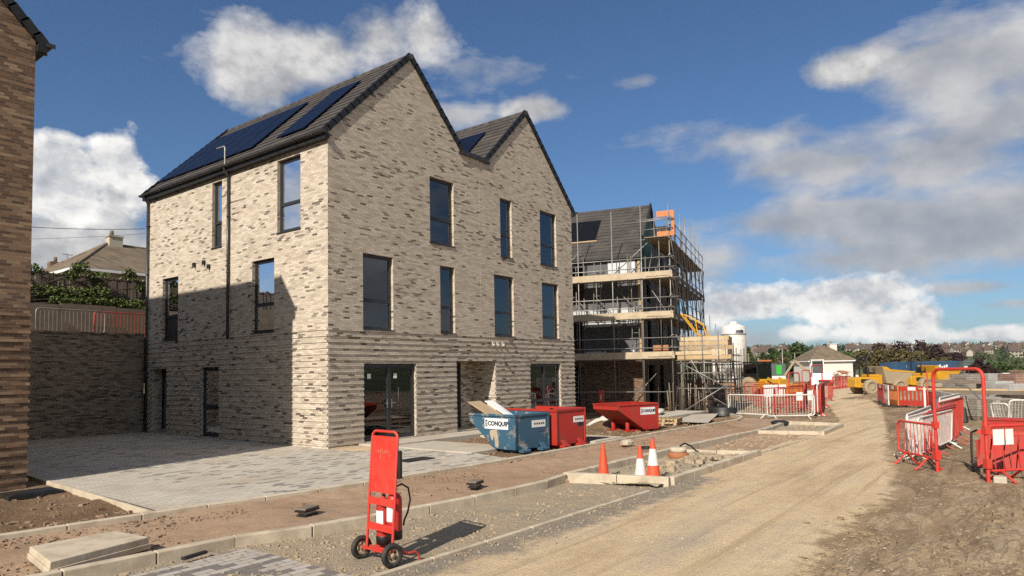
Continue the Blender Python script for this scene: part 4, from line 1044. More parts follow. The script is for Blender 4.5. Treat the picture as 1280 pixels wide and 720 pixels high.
# ---------------------------------------------------------------- skips
def skip(name, label, loc, rz, mat, L=1.62, Wd=1.28, h=.84, b=.68, contents=None, front=False, raise_back=0.):
    t = thing(name, label, 'skip', loc, rz, 'tipping skips')
    th = .03; z0 = .07; lip = .16
    prof = [(0, z0), (b, z0), (L, h-lip+z0), (L, h+z0), (0, h+z0)]
    out = MB()
    for s in (-1, 1):       # sides with thickness
        y0, y1 = (s*Wd/2, s*(Wd/2-th)); pr_ = [V((x, 0, z)) for x, z in prof]; out.prism([v+V((0, min(y0, y1), 0)) for v in pr_], Y, 0, th)
    out.box(0, th, -Wd/2+th, Wd/2-th, z0, h+z0+raise_back)
    out.box(th, b, -Wd/2+th, Wd/2-th, z0, z0+th)
    sl = [V((b, 0, z0)), V((L, 0, h-lip+z0)), V((L-.02, 0, h-lip+z0+.03)), V((b-.02, 0, z0+.03))]; out.prism([v+V((0, -Wd/2+th, 0)) for v in sl], Y, 0, Wd-2*th)
    out.box(L-.02, L, -Wd/2+th, Wd/2-th, h-lip+z0, h-lip*.35+z0)
    bd = out.build('body', M[mat], t)
    rim = MB(); zr = h+z0
    rim.box(-.03, L, -Wd/2-.03, -Wd/2+.02, zr-.03, zr+.03); rim.box(-.03, L, Wd/2-.02, Wd/2+.03, zr-.03, zr+.03); rim.box(-.03, .03, -Wd/2+.02, Wd/2-.02, zr-.03+raise_back, zr+.03+raise_back)
    rim.box(-.028, -.0, -Wd/2-.02, -Wd/2+.04, z0, zr-.03); rim.box(-.028, -.0, Wd/2-.04, Wd/2+.02, z0, zr-.03)
    rim.build('rim', M[mat], t, bevel=.008)
    ft = MB()
    for s in (-1, 1):
        y = s*Wd*.28
        if not front:
            ft.prism([V((-.16, y-.13, 0)), V((.02, y-.07, .22)), V((.02, y+.07, .22)), V((-.16, y+.13, 0))][:4], X, 0, .02)
            ft.box(-.17, b, y-.13, y-.09, 0, .07); ft.box(-.17, b, y+.09, y+.13, 0, .07); ft.box(-.17, -.15, y-.13, y+.13, 0, .05)
        else:
            ft.box(b-.1, b+.62, y-.1, y-.06, 0, .07); ft.box(b-.1, b+.62, y+.06, y+.1, 0, .07)
            ft.cyl((b+.5, y, 0), (b+.5, y, .3), .07, n=10); ft.ball((b+.5, y, .3), .07, 10, 6)
            ft.box(0, b, y-.1, y+.1, 0, .07)
    ft.build('fork_feet', M[mat if mat != 'blueskip' else 'blueskip'], t, bevel=.005)
    return t, zr
def skipsign(t, O, U, N, u0, u1, z0, z1, txt, small=False):
    a = MB(); a.obox(O, U, Zv, N, u0, u1, z0, z1, 0, .006); s = a.build('maker_sign', M['sign'], t)
    h = z1-z0; w = u1-u0; um = (u0+u1)/2; zm = (z0+z1)/2
    P = lambda u, z: O+U*u+V((0, 0, z))+N*.008
    up = V((0, 0, 1)); r = U if U.cross(up).dot(N) > 0 else -U
    sgn = 1 if r == U else -1
    if not small:
        text_obj(txt, w*.185, M['navy'], s, P(um+sgn*w*.08, zm), r, up, bold=w*.008)
        b = MB(); e = um-sgn*w*.42
        b.obox(O, U, Zv, N, min(e-h*.13, e+h*.13), max(e-h*.13, e+h*.13), zm-h*.3, zm+h*.34, .0061, .009); b.build('emblem', M['navy'], s)
        b = MB(); b.obox(O, U, Zv, N, e-h*.05, e+h*.05, zm-h*.02, zm+h*.2, .0092, .011); b.obox(O, U, Zv, N, e-h*.05, e+h*.05, zm-h*.2, zm-h*.1, .0092, .011); b.build('emblem_mark', M['sign'], s)
    else:
        for k in range(5):
            b_ = MB(); b_.obox(O, U, Zv, N, u0+w*(.1+.16*k), u0+w*(.2+.16*k), zm-h*.12, zm+h*.14, .0061, .0085); b_.build('small_mark', M['anth'], s)
a0 = math.radians(84)
t, zr = skip('tipping_skip', 'blue open skip with a chipboard sheet and splashed cement on its side', (2.02+.64, -4.7, -.15), a0, 'blueskip')
# move so that near left corner sits at (2.02,-4.64)
ca, sa = math.cos(a0), math.sin(a0)
def place_corner(t, a, corner, Wd, side=1): t.location = (corner[0]+math.sin(a)*Wd/2*side, corner[1]-math.cos(a)*Wd/2*side, t.location.z)
place_corner(t, a0, (2.02, -4.64), 1.28)
skipsign(t, V((0, .64, 0)), X, Y, .22, 1.05, .56, .83, 'CONQUIP')
skipsign(t, V((0, 0, 0)), Y, -X, -.52, .0, .58, .76, '', True)
a = MB(); a.obox(V((0, 0, 0)), Y, Zv, -X, -.5, -.22, .46, .57, 0, .006); a.build('blue_sticker', M['bluecont'], t)
M['splash'] = plain('cement_splash', (.42, .36, .26), .9, dirt=.4, dscale=6)
a = MB(); r_ = random.Random(11)
def blot(mb, O, U, N, pts, n=.004): mb.add([O+U*u+V((0, 0, z))+N*n for u, z in pts], [tuple(range(len(pts)))])
blot(a, V((0, .64, 0)), X, Y, [(.62, .55), (.85, .53), (.87, .45), (.82, .3), (.76, .26), (.73, .4), (.70, .3), (.68, .12), (.58, .09), (.55, .2), (.58, .4)][::1])
a.build('cement_splash', M['splash'], t)
tb = thing('board_sheets', 'chipboard and white sheets leaning up out of the blue skip', 'boards')
def lean(mb, q, th=.018):
    n = (q[1]-q[0]).cross(q[3]-q[0]).normalized()*th; mb.hexa([tuple(v) for v in q]+[tuple(v+n) for v in q])
loc = t.location
def SL(x, y, z): return V((loc.x+x*ca-y*sa, loc.y+x*sa+y*ca, loc.z+z))
a = MB(); lean(a, [SL(.35, .45, .55), SL(.45, -.1, .55), SL(1.75, .12, 1.22), SL(1.6, .72, 1.22)]); a.build('chipboard', M['card'], tb)
a = MB(); lean(a, [SL(.4, -.12, .55), SL(.5, -.45, .55), SL(1.6, -.22, 1.22), SL(1.6, .1, 1.22)]); a.build('white_sheet', M['sign'], tb)
a = MB(); a.hexa([tuple(SL(*q)) for q in ((.05, -.58, .2), (1.2, -.58, .5), (1.2, .58, .5), (.05, .58, .2), (.05, -.58, .8), (.6, -.58, .84), (.6, .58, .84), (.05, .58, .8))]); a.build('rubble_fill', M['blueskip'], t).parent = None
bpy.data.objects.remove(bpy.data.objects['rubble_fill'])
t, zr = skip('tipping_skip', 'red skip heaped with spattered red sheeting, standing against the blue one', (3.52, -4.9, -.15), a0, 'redskip', h=.9, L=1.75, Wd=1.22)
place_corner(t, a0, (3.42, -4.93), 1.22); loc = t.location
skipsign(t, V((0, 0, 0)), Y, -X, -.56, -.12, .62, .78, '', True)
a = MB(); a.obox(V((0, 0, 0)), Y, Zv, -X, -.54, -.3, .52, .61, 0, .006); a.build('blue_sticker', M['navy'], t)
a = MB(); vs = []; n = 12
for j in range(7):
    for i in range(n+1):
        x = -.02+1.0*j/6; y = -.6+1.2*i/n; vs.append((x, y, .98+.1*math.sin(PI*min(1, j/3))*(.6+.4*noise.noise(V((x*4, y*4, 0))))+.03*noise.noise(V((x*9, y*9, 1)))-.03*j*.6))
a.add(vs, [(j*(n+1)+i, j*(n+1)+i+1, (j+1)*(n+1)+i+1, (j+1)*(n+1)+i) for j in range(6) for i in range(n)]); a.build('crumpled_lid', M['redskip'], t)
A_ = D(823, 503, 22.4); B_ = D(781, 502, 21.6); dd = B_-A_; a3 = math.atan2(dd.y, dd.x)
bp = UZ(822.5, 535.5, -.13)
t, zr = skip('tipping_skip', 'red skip with raised lip standing apart beside the pallets', (bp.x, bp.y, -.2), a3, 'redskip', front=True, L=1.75, Wd=1.25, h=.84, b=.62)
# near side is +y local or -y local: choose the side nearest the camera
place_corner(t, a3, (bp.x, bp.y), 1.25, side=1); print('skip3', math.degrees(a3), t.location)
skipsign(t, V((0, -.625-0, 0)), X, -Y, .12, .78, .56, .80, 'CONQUIP')
skipsign(t, V((0, .625-0, 0)), X, Y, .12, .78, .56, .80, 'CONQUIP')
def pallet(name, label, p, rz, mat='timber', w=1.2, d=1.0, par=None, group=None):
    t = thing(name, label, 'pallet', p, rz, group)
    a = MB()
    for k in range(7): a.box(-w/2, w/2, -d/2+k*(d-.09)/6, -d/2+.09+k*(d-.09)/6, .115, .135)
    for x in (-w/2, -.05, w/2-.1): a.box(x, x+.1, -d/2, d/2, .095, .114); a.box(x, x+.1, -d/2, d/2, 0, .018)
    a.build('deck', M[mat], t)
    for x in (-w/2, -.05, w/2-.1):
        for y in (-d/2, -.05, d/2-.1):
            a = MB(); a.box(x, x+.1, y, y+.1, .019, .094); a.build('block', M[mat], t)
    return t
p = UZ(841, 532, -.25)
for k in range(2): pallet('timber_pallet', ('lower' if k == 0 else 'upper')+' of two timber pallets stacked beside the far red skip', (p.x+.1, p.y+.3, -.25+k*.137), .2+.05*k, group='pallets by the skip')
p = UZ(826, 524, -.22); pallet('timber_pallet', 'grey pallet under the white bags behind the far red skip', (p.x+1.2, p.y+1.0, -.22), .3, 'oldtimber')
t = thing('cement_bags', 'pile of crumpled white bags behind the far red skip', 'bags', (p.x+1.2, p.y+1.0, -.08), .3)
for k in range(7):
    a = MB(); a.ball(((k % 3)*.36-.4, (k//3)*.32-.35, .1+.12*(k//3)*(k % 2)), .26, 10, 6, (1, .7, .42), jit=.1); a.build('bag', M['bag'], t)
# ================================================================= bungalow and bits on the bank
def hiphouse(name, label, loc, rz, W, Dp, z0, ze, zp, wallm, roofm, chim=None, ov=.35, gutter='sign', chim_mat=None, ridge=None):
    t = thing(name, label, 'house', loc, rz)
    a = MB(); a.box(0, W, 0, Dp, z0, ze); a.build('wall', M[wallm], t)
    i = ridge if ridge is not None else Dp/2+.0
    A_, B_, C_, D_ = V((-ov, -ov, ze)), V((W+ov, -ov, ze)), V((W+ov, Dp+ov, ze)), V((-ov, Dp+ov, ze)); R1 = V((i, Dp/2, zp)); R2 = V((W-i, Dp/2, zp))
    if (R2-R1).x < 0: R1 = R2 = V((W/2, Dp/2, zp))
    a = MB(); up = V((0, 0, .08))
    a.add([A_, B_, C_, D_, A_+up, B_+up, C_+up, D_+up, R1+up, R2+up], [(3, 2, 1, 0), (0, 1, 5, 4), (1, 2, 6, 5), (2, 3, 7, 6), (3, 0, 4, 7), (4, 5, 9, 8), (5, 6, 9), (6, 7, 8, 9), (7, 4, 8)])
    r = a.build('roof', M[roofm], t)
    a = MB()
    for p, q in ((A_, R1), (D_, R1), (B_, R2), (C_, R2), (R1, R2)): a.tube([p+up, q+up], .09, 6)
    a.build('hip_tiles', M[roofm], r)
    a = MB(); o = ov+.03; a.box(-o-.05, W+o+.05, -o-.05, -o, ze-.12, ze+.04); a.box(-o-.05, -o, -o, Dp+o, ze-.12, ze+.04); a.box(W+o, W+o+.05, -o, Dp+o, ze-.12, ze+.04); a.build('gutter', M[gutter], t)
    if chim:
        x, y, w, h, zc = chim; cb = MB(); cb.box(x-w, x+w, y-w*.7, y+w*.7, zc, zc+h); cb.box(x-w-.06, x+w+.06, y-w*.7-.06, y+w*.7+.06, zc+h, zc+h+.1); c_ = cb.build('chimney', M[chim_mat or wallm], r)
        cb = MB(); cb.cyl((x-w*.4, y, zc+h+.1), (x-w*.4, y, zc+h+.45), .12, n=10); c2 = cb.build('chimney_pot', M['oldtimber'], c_); 
    return t
hiphouse('bungalow', 'hipped brown tiled bungalow with a chimney behind the fence on the bank', (4.9, 29.6, 0), 0, 13, 7.6, 3.2, 8.35, 10.65, 'creamrender', 'tile_old', (3.5, 3.8, .42, 1.1, 10.1), ridge=3.0)
p = D(134, 300, 44)
a = MB(); q = D(69, 330, 60); a.box(q.x-.5, q.x+.5, q.y-.4, q.y+.4, 4, q.z+.15); a.cyl((q.x, q.y, q.z+.15), (q.x, q.y, q.z+.6), .15, n=8); a.build('distant_chimney', M['brick_warm'], label='small brown brick chimney poking up left of the bungalow roof', cat='chimney')
a = MB(); q = D(84, 334, 44); tz = D(84, 318, 44).z; a.cyl((q.x, q.y, q.z-1), (q.x, q.y, tz), .02, n=6); a.bar((q.x-.3, q.y, tz), (q.x+.3, q.y, tz-.02), .03, .03)
for k in range(5): a.bar((q.x-.25+k*.12, q.y-.2, tz), (q.x-.25+k*.12, q.y+.2, tz), .015, .015)
a.build('television_aerial', M['galv_dark'], label='television aerial on the left slope of the bungalow', cat='aerial')
for (y1, y2, d1, d2, sag) in ((279, 286, 24, 30, .25), (303, 292, 34, 44, .2)):
    A1 = D(-60, y1-3, d1); B1 = D(181, y2, d2); pts = [A1+(B1-A1)*(k/16)-V((0, 0, sag*4*(k/16)*(1-k/16)*.5)) for k in range(17)]
    a = MB(); a.tube(pts, .012 if d1 < 30 else .009, 5); a.build('overhead_cable', M['black'], label='upper thick overhead cable crossing to the big house' if d1 < 30 else 'lower thin overhead cable above the bungalow roof', cat='cable')
# pedestrian barriers
def barrier_mesh(L, h, r=.018, bars=None, z0=.16, feet=True, rb=.007, flat=False):
    fr = MB(); rad = .12; P_ = []
    for cx, cz, a0 in ((rad, z0+rad, PI), (L-rad, z0+rad, 1.5*PI), (L-rad, h-rad, 0), (rad, h-rad, .5*PI)):
        for k in range(4): t = a0+k*PI/6; P_.append(V((cx+rad*math.cos(t), 0, cz+rad*math.sin(t))))
    fr.tube(P_, r, 7, closed=True)
    bs = MB(); n = bars or int(L/.125)
    for k in range(1, n): x = L*k/n; bs.cyl((x, 0, z0), (x, 0, h), rb, n=5, caps=False)
    ft = []
    for x in (.3, L-.3):
        f = MB(); f.tube([(x, -.28, .01), (x, -.2, .05), (x, 0, z0), (x, .2, .05), (x, .28, .01)], r*.9, 6); ft.append(f)
    return fr, bs, ft
def barrier(A, B, h, mat, label, group, r=.018, bars=None, lean=0., mat2=None, z0=.16, name='pedestrian_barrier'):
    A = V(A); B = V(B); d = B-A; L = math.hypot(d.x, d.y)
    t = thing(name, label, 'barrier', A, math.atan2(d.y, d.x), group); t.rotation_euler = (lean, -math.atan2(d.z, L), math.atan2(d.y, d.x))
    fr, bs, ft = barrier_mesh(L, h, r, bars, z0)
    fr.build('frame', M[mat], t); bs.build('infill_bars', M[mat2 or mat], t)
    for f in ft: f.build('foot', M[mat], t)
    return t
def bankpt(px, py, y): q = yplane(px, py, y); return V((q.x, y, 3.38))
barrier(bankpt(45, 388, 12.7), bankpt(131, 393, 12.75), .98, 'galv', 'dull grey pedestrian barrier on top of the retaining wall', 'barriers on the bank')
barrier(bankpt(118, 393, 12.9), bankpt(190, 393, 12.95), .98, 'red2', 'dark red pedestrian barrier on top of the retaining wall', 'barriers on the bank')
# ================================================================= house under construction
a2 = math.radians(14.9); DX = V((math.cos(a2), math.sin(a2), 0)); DY = V((-DX.y, DX.x, 0))
PC0 = GX(841, 33.5); gz2 = PC0.z
HP = PC0+DX*1.3+DY*1.75
h2 = thing('unfinished_house', 'unfinished house with bare insulation and brown brick ground floor behind scaffolding', 'house', (HP.x, HP.y, gz2+.15), a2)
W2, L2 = 12.2, 11.5; ZE = 8.15; ZP = 11.3
holes = [(3.4, 5.6, .2, 2.3), (3.2, 5.4, 3.0, 4.9), (3.0, 5.0, 5.6, 7.6), (6.6, 7.6, .1, 2.3), (7.2, 8.4, 3.0, 4.9)]
fholes = [(1.2, 3.2, .1, 2.3), (1.3, 2.6, 3.1, 5.0), (1.3, 2.6, 5.7, 7.6), (5, 6, .1, 2.3), (5, 6.4, 3.1, 5), (8, 9.2, 3.1, 5.), (8, 9.2, 5.7, 7.6)]
a = MB(); panel(a, O0, Y, -X, 0, L2, -.5, 2.75, holes); panel(a, O0, X, -Y, 0, W2, -.5, 2.75, fholes); a.build('ground_floor_wall', M['brick_new'], h2)
a = MB(); panel(a, O0, Y, -X, 0, L2, 2.75, ZE, holes); panel(a, O0, X, -Y, 0, W2, 2.75, ZE, fholes); panel(a, V((W2, 0, 0)), Y, X, 0, L2, -.5, ZE); panel(a, V((0, L2, 0)), X, Y, 0, W2, -.5, ZE)
for y, fl in ((0, 0), (L2, 1)):
    for x0 in (0, 6.1):
        vs = [V((x0, y, ZE)), V((x0+6.1, y, ZE)), V((x0+3.05, y, ZP-.05))]; a.add(vs, [(0, 1, 2) if not fl else (2, 1, 0)])
a.build('membrane_wall', M['membrane'], h2)
a = MB(); a.box(.3, W2-.3, .3, L2-.3, -.1, 0.); a.box(.3, W2-.3, .3, L2-.3, 2.6, 2.75); a.box(.3, W2-.3, .3, L2-.3, 5.2, 5.35); a.box(2.8, 3, .3, L2-.3, 0, 8); a.build('interior_walls', M['oldtimber'], h2)
for (y0, y1, z0, z1) in ((.25, 1.7, 6.95, 7.8), (5.1, 7.6, 6.9, 7.8), (.2, 1.1, 4.98, 5.3), (1.25, 1.8, 4.98, 5.3), (2.2, 4.9, 4.98, 5.25), (5.5, 6.6, 4.98, 5.3), (.2, .8, 4.35, 4.75), (1.0, 1.4, 4.35, 4.75), (1.6, 3.0, 4.35, 4.7), (1.9, 3.1, 2.85, 3.05), (.4, 1.1, 2.8, 3.1)):
    a = MB(); a.obox(O0, Y, Zv, -X, y0, y1, z0, z1, .002, .04); a.build('foil_board', M['foil'], h2)
a = MB(); a.obox(O0, Y, Zv, -X, 0, .12, 2.8, 5.2, .002, .05); a.obox(O0, Y, Zv, -X, 0, .12, 5.4, 8., .002, .05); a.build('corner_batten', M['timber'], h2)
a = MB(); a.obox(O0, X, Zv, -Y, .02, .9, 6.0, 9.2, .002, .02); a.add([V((.1, -.02, ZE)), V((3.0, -.02, ZE)), V((3.0, -.02, ZP-.3))], [(0, 1, 2)]); a.build('green_sheet', M['greenmem'], h2)
a = MB(); ex = V((0, L2+.16, 0))
for x0 in (0, 6.1): slope(a, (x0-.22*(x0 == 0), -.08, ZE-.22*(x0 == 0)), (x0+3.05, -.08, ZP-.18+.18), ex); slope(a, (x0+6.1+.22*(x0 > 0), -.08, ZE-.22*(x0 > 0)), (x0+3.05, -.08, ZP), ex)
rf = a.build('roof', M['tile'], h2)
for x0 in (0, 6.1):
    for s in (0, 1):
        a = MB(); verge(a, (x0-.2 if not s else x0+6.3, -.08, ZE-.2), (x0+3.05, -.08, ZP+.05), (0, -1, 0)); a.build('verge', M['black'], rf)
a = MB(); a.box(-.28, -.22, -.1, L2, ZE-.28, ZE-.14); a.box(-.2, -.02, -.1, L2, ZE-.34, ZE-.3); a.build('fascia', M['black'], h2)
s2 = (ZP-ZE)/3.05
for k in range(3):
    y0 = 2.6+k*1.13; a = MB(); n = V((-s2, 0, 1)).normalized(); zl, zh = ZE+.95, ZE+2.35
    q = [V(((zl-ZE)/s2, y0, zl)), V(((zl-ZE)/s2, y0+1.1, zl)), V(((zh-ZE)/s2, y0+1.1, zh)), V(((zh-ZE)/s2, y0, zh))]
    if (q[1]-q[0]).cross(q[3]-q[0]).z < 0: q = q[::-1]
    a.hexa([tuple(v+n*.07) for v in q]+[tuple(v+n*.1) for v in q]); a.build('solar_panel', M['solar_black'], h2)
a = MB(); a.bar(((zl-.08-ZE)/s2, 2.5, zl-.08+.12), ((zl-.08-ZE)/s2, 6.1, zl-.08+.12), .06, .06); a.build('roof_batten', M['timber'], h2)
# scaffold, own frame: origin at the outer front corner
M['toe'] = plain('pale_toe_board', (.52, .43, .30), .85, dirt=.7, dscale=2, dcol=(.3, .23, .15))
sc = thing('scaffold', 'tubular scaffold with timber platforms wrapped round the unfinished house', 'scaffold', PC0, a2)
r_ = random.Random(21)
LV = [2.72, 4.72, 6.72]
wy = [0, 1.4, 2.9, 4.7, 6.6, 8.6, 10.6]; fxs = [0, 2.0, 4.0, 5.9, 7.8, 9.6, 11.4, 13.2]
def pole(x, y, z0, z1, m='galv', name='standard', r=.026): b_ = MB(); b_.cyl((x, y, z0), (x, y, z1), r, n=6); b_.box(x-.07, x+.07, y-.07, y+.07, z0-.0, z0+.012) if z0 < .1 else None; return b_.build(name, M[m], sc)
for i, y in enumerate(wy):
    pole(0, y, 0, 10.4+r_.uniform(-.5, .3)); 
    if i > 0: pole(.95, y, 0, 8.0+r_.uniform(-.3, .3), 'galv_dark')
for i, x in enumerate(fxs[1:]):
    pole(x, 0, 0, 10.6+r_.uniform(-.9, .5)); pole(x, 1.1, 0, 10.2+r_.uniform(-1, .6), 'galv_dark')
for k in range(16): pole(r_.uniform(.8, 13), r_.choice([-.06, .35, 1.0]), r_.choice([0, 2.7, 4.7, 6.7]), r_.uniform(7.5, 10.9), 'galv_dark')
for k in range(14):
    x = r_.uniform(.2, 11.5); z = r_.choice([0, 2.7, 4.7, 6.7]); y = r_.choice([-.08, .5, 1.16]); s = r_.choice([-1, 1]); b_ = MB(); b_.cyl((x, y, z if s > 0 else z+2.), (x+1.8, y, z+2. if s > 0 else z), .024, n=5); b_.build('brace', M['galv_dark'], sc)
for k in range(10): pole(r_.choice([.04, .5, .98]), r_.uniform(.3, 9), r_.choice([0, 2.7, 4.7]), r_.uniform(6.5, 9.3), 'galv_dark')
for k in range(9):
    y = r_.uniform(.2, 7.5); z = r_.choice([0, 2.7, 4.7, 6.7]); s = r_.choice([-1, 1]); b_ = MB(); b_.cyl((.97, y, z if s > 0 else z+2.), (.97, y+1.9, z+2. if s > 0 else z), .024, n=5); b_.build('brace', M['galv_dark'], sc)
for (x_, y_, z_) in ((.5, 5.2, .1), (.4, 1.9, 2.85), (.5, 3.9, 4.85), (6.5, .5, 2.85), (3.0, .6, 4.85)):
    b_ = MB()
    for o in (-.18, .18): b_.cyl((x_, y_+o, z_), (x_+.35, y_+o+.0, z_+3.), .022, n=5)
    for k in range(11): b_.cyl((x_+.032*k, y_-.18, z_+.15+k*.27), (x_+.032*k, y_+.18, z_+.15+k*.27), .014, n=5)
    b_.build('ladder', M['galv'], sc)
for k in range(8): b_ = MB(); y = r_.uniform(0, 8); z = r_.choice(LV)+.12; b_.box(.1, .9, y, y+r_.uniform(.3, .9), z, z+r_.uniform(.05, .35)); b_.build('loose_board', M[r_.choice(['board', 'oldtimber', 'membrane'])], sc)
for x in (1.0, 3.0, 4.9, 6.8): pole(x+.1, .2, 8.8, 10.9+r_.uniform(-.5, .5))
def tube(p, q, name, m='galv', r=.024): b_ = MB(); b_.cyl(p, q, r, n=6); return b_.build(name, M[m], sc)
for z in LV:
    for dz, nm in ((0, 'ledger'), (.55, 'guard_rail'), (1.05, 'guard_rail')):
        tube((0, -.15+r_.uniform(-.3, .1), z+dz), (0, 10.8, z+dz+.02), nm); 
        if dz or 1: tube((-.25, 0, z+dz+.05), (13.4, 0, z+dz+.03), nm, 'galv_dark' if dz == 0 else 'galv')
    tube((.95, .6, z), (.95, 10.8, z), 'ledger', 'galv_dark'); tube((0, 1.1, z), (13.4, 1.1, z), 'ledger', 'galv_dark')
    for y in [0, .7, 1.4, 2.1, 2.9, 3.8, 4.7, 5.6, 6.6, 7.6]: b_ = MB(); b_.cyl((-.12, y, z+.05), (1.15, y, z+.05), .022, n=5); b_.build('transom', M['galv_dark'], sc)
    b_ = MB()
    for k in range(4): b_.box(.04+k*.24, .265+k*.24, .0, 10.6, z+.08, z+.118)
    b_.build('platform', M['board'], sc)
    b_ = MB()
    for k in range(5): b_.box(-.1, 13.3, .02+k*.235, .245+k*.235, z+.081, z+.119)
    b_.build('platform', M['board'], sc)
    b_ = MB(); b_.box(-.055, -.03, -.1, 10.6, z+.0+.12, z+.36); b_.box(-.1, -.056, -.12, 5.2, z+.02, z+.2); b_.build('toe_board', M['toe'], sc)
    b_ = MB(); b_.box(-.06, 13.3, -.055, -.03, z+.12, z+.34); b_.build('toe_board', M['oldtimber'], sc)
z = 8.7
for dz, nm in ((0, 'ledger'), (.5, 'guard_rail'), (1.0, 'guard_rail')): tube((-.2, 0, z+dz), (13.4, 0, z+dz), nm, 'galv_dark'); tube((0, -.2, z+dz), (0, 1.6, z+dz), nm); 
tube((-1.0*0, 2.2, z+.9), (0, -.3, z+.95), 'guard_rail'); tube((0, 2.0, z+.5), (0, -.2, z+.5), 'guard_rail')
b_ = MB()
for k in range(5): b_.box(-.2, 13.3, .02+k*.235, .245+k*.235, z+.05, z+.09)
b_.build('platform', M['board'], sc)
for i in range(0, len(fxs)-1):
    z0 = [0, 2.7, 4.7, 6.7][i % 4]
    tube((fxs[i], -.04, z0), (fxs[i+1], -.04, z0+2.1), 'brace', 'galv_dark'); tube((fxs[i+1], -.05, 4.7), (fxs[i], -.05, 6.8), 'brace', 'galv_dark'); tube((fxs[i], 1.14, 6.7), (fxs[i+1], 1.14, 8.8), 'brace', 'galv_dark'); tube((fxs[i+1], -.07, 6.7), (fxs[i], -.07, 8.7), 'brace', 'galv_dark')
tube((-.04, 9.5, 1.1), (-.04, 0, 1.1), 'guard_rail'); tube((0, 0, 1.35), (0, -0, 1.4), 'guard_rail')
tube((.4, 3.2, 6.9), (.9, .3, 9.5), 'brace'); tube((.2, .1, 4.8), (.9, 1.5, 6.9), 'brace'); tube((0, 9.0, .2), (0, 5.0, 3.0), 'brace', 'galv_dark')
for z_ in (3.9, 4.9, 5.9, 7.9, 9.4): tube((-.1, -.04, z_), (1.2, -.04, z_), 'guard_rail')
# goods on the platforms: each lies on the scaffold
def loc2(x, y, z): return PC0+DX*x+DY*y+V((0, 0, z))
def blockpile(name, label, cat, p, rz, sx, sy, sz, mat, group=None, strap=True):
    t = thing(name, label, cat, p, rz, group); b_ = MB(); nxx = 3; nzz = 3
    for i in range(nxx):
        for k in range(nzz): e = .006; b_.box(-sx/2+sx*i/nxx+e, -sx/2+sx*(i+1)/nxx-e, -sy/2, sy/2, sz*k/nzz+e, sz*(k+1)/nzz-e)
    b_.build('blocks', M[mat], t, bevel=.006)
    if strap:
        s_ = MB()
        for x in (-sx*.22, sx*.22): s_.box(x-.02, x+.02, -sy/2-.008, sy/2+.008, -.0, sz+.008)
        s_.build('straps', M['black'], t)
    return t
M['brickorange'] = brick_mat('orange_brick_pack', .215, .07, [(0., (.4, .16, .07)), (.5, (.5, .22, .1)), (1., (.55, .28, .14))], (.2, .1, .06), (.3, .22, .15), .9)
blockpile('brick_pack', 'orange brick pack on the lowest scaffold platform at the corner', 'bricks', loc2(.5, .6, 2.86), a2, .6, .75, .55, 'brickorange')
blockpile('brick_pack', 'low pile of orange bricks on the lowest platform left of the brick pack', 'bricks', loc2(.5, 2.8, 2.86), a2, .6, 1.2, .22, 'brickorange')
M['orange'] = plain('orange_plastic', (.6, .2, .06), .6, dirt=.3)
fr = thing('orange_brick_guard', 'orange mesh frame standing on the top scaffold platform', 'guard', loc2(.1, .5, 8.8), a2+PI/2)
b_ = MB(); b_.box(-.75, .1, -.03, .03, 1.0, 1.28); b_.box(-.75, .1, -.03, .03, .02, .26); b_.box(-.75, -.62, -.03, .03, .26, 1.0); b_.build('panel', M['orange'], fr)
# entrance things at ground level
a = MB(); p = GX(779, 37.5); a.box(p.x-.4, p.x+.4, p.y-.3, p.y+.3, gz2, gz2+1.9); 
t = thing('timber_pack', 'stack of fresh timber packs standing inside the scaffold by the wall', 'timber', (p.x, p.y, gz2), a2)
for k in range(4): b_ = MB(); b_.box(-.28, .28, -.45, .45, .12+k*.52, .56+k*.52); b_.build('pack', M['timber'], t, bevel=.01)
# loading bay
M['plank_b'] = plain('plank_pale', (.58, .46, .29), .8, dirt=.6, dscale=3, dcol=(.33, .22, .11)); M['plank_c'] = plain('plank_dark', (.42, .31, .19), .85, dirt=.7, dscale=3, dcol=(.2, .14, .08))
lb = thing('loading_bay', 'timber boarded loading bay on a tube tower in front of the scaffold', 'loading bay', PC0, a2)
x0, x1, y0, y1 = .3, 2.9, -2.55, -.35; zb_ = 2.62
for k in range(5): b_ = MB(); b_.box(x0-.03-.012*(k % 2), x0-.012*(k % 2), y0+r_.uniform(-.35, .1), y1+r_.uniform(-.1, .25), zb_+.05+k*.225, zb_+.245+k*.225); b_.build('side_board', M[['timber', 'plank_b', 'plank_c'][k % 3]], lb)
for k in range(5): b_ = MB(); b_.box(x0+r_.uniform(-.1, 0), x1, y0-.03, y0, zb_+.05+k*.225, zb_+.27+k*.225); b_.build('side_board', M['timber'], lb)
b_ = MB()
for k in range(10): b_.box(x0+k*.26, x0+.25+k*.26, y0, y1+.3, zb_, zb_+.04)
b_.build('deck', M['board'], lb)
for x in (x0+.05, (x0+x1)/2, x1):
    for y in (y0+.1, (y0+y1)/2, y1): b_ = MB(); b_.cyl((x, y, 0), (x, y, zb_+(1.25 if x == x0+.05 or y == y0+.1 else 0)), .026, n=6); b_.build('standard', M['galv_dark' if x > x0+.1 else 'galv'], lb)
for z_ in (.15, 1.25, 2.0, 2.5):
    for x in (x0+.02, x1): b_ = MB(); b_.cyl((x, y0-.1, z_), (x, y1+.2, z_), .024, n=6); b_.build('ledger', M['galv'], lb)
    for y in (y0+.1, y1): b_ = MB(); b_.cyl((x0-.1, y, z_+.05), (x1+.1, y, z_+.05), .024, n=6); b_.build('ledger', M['galv_dark'], lb)
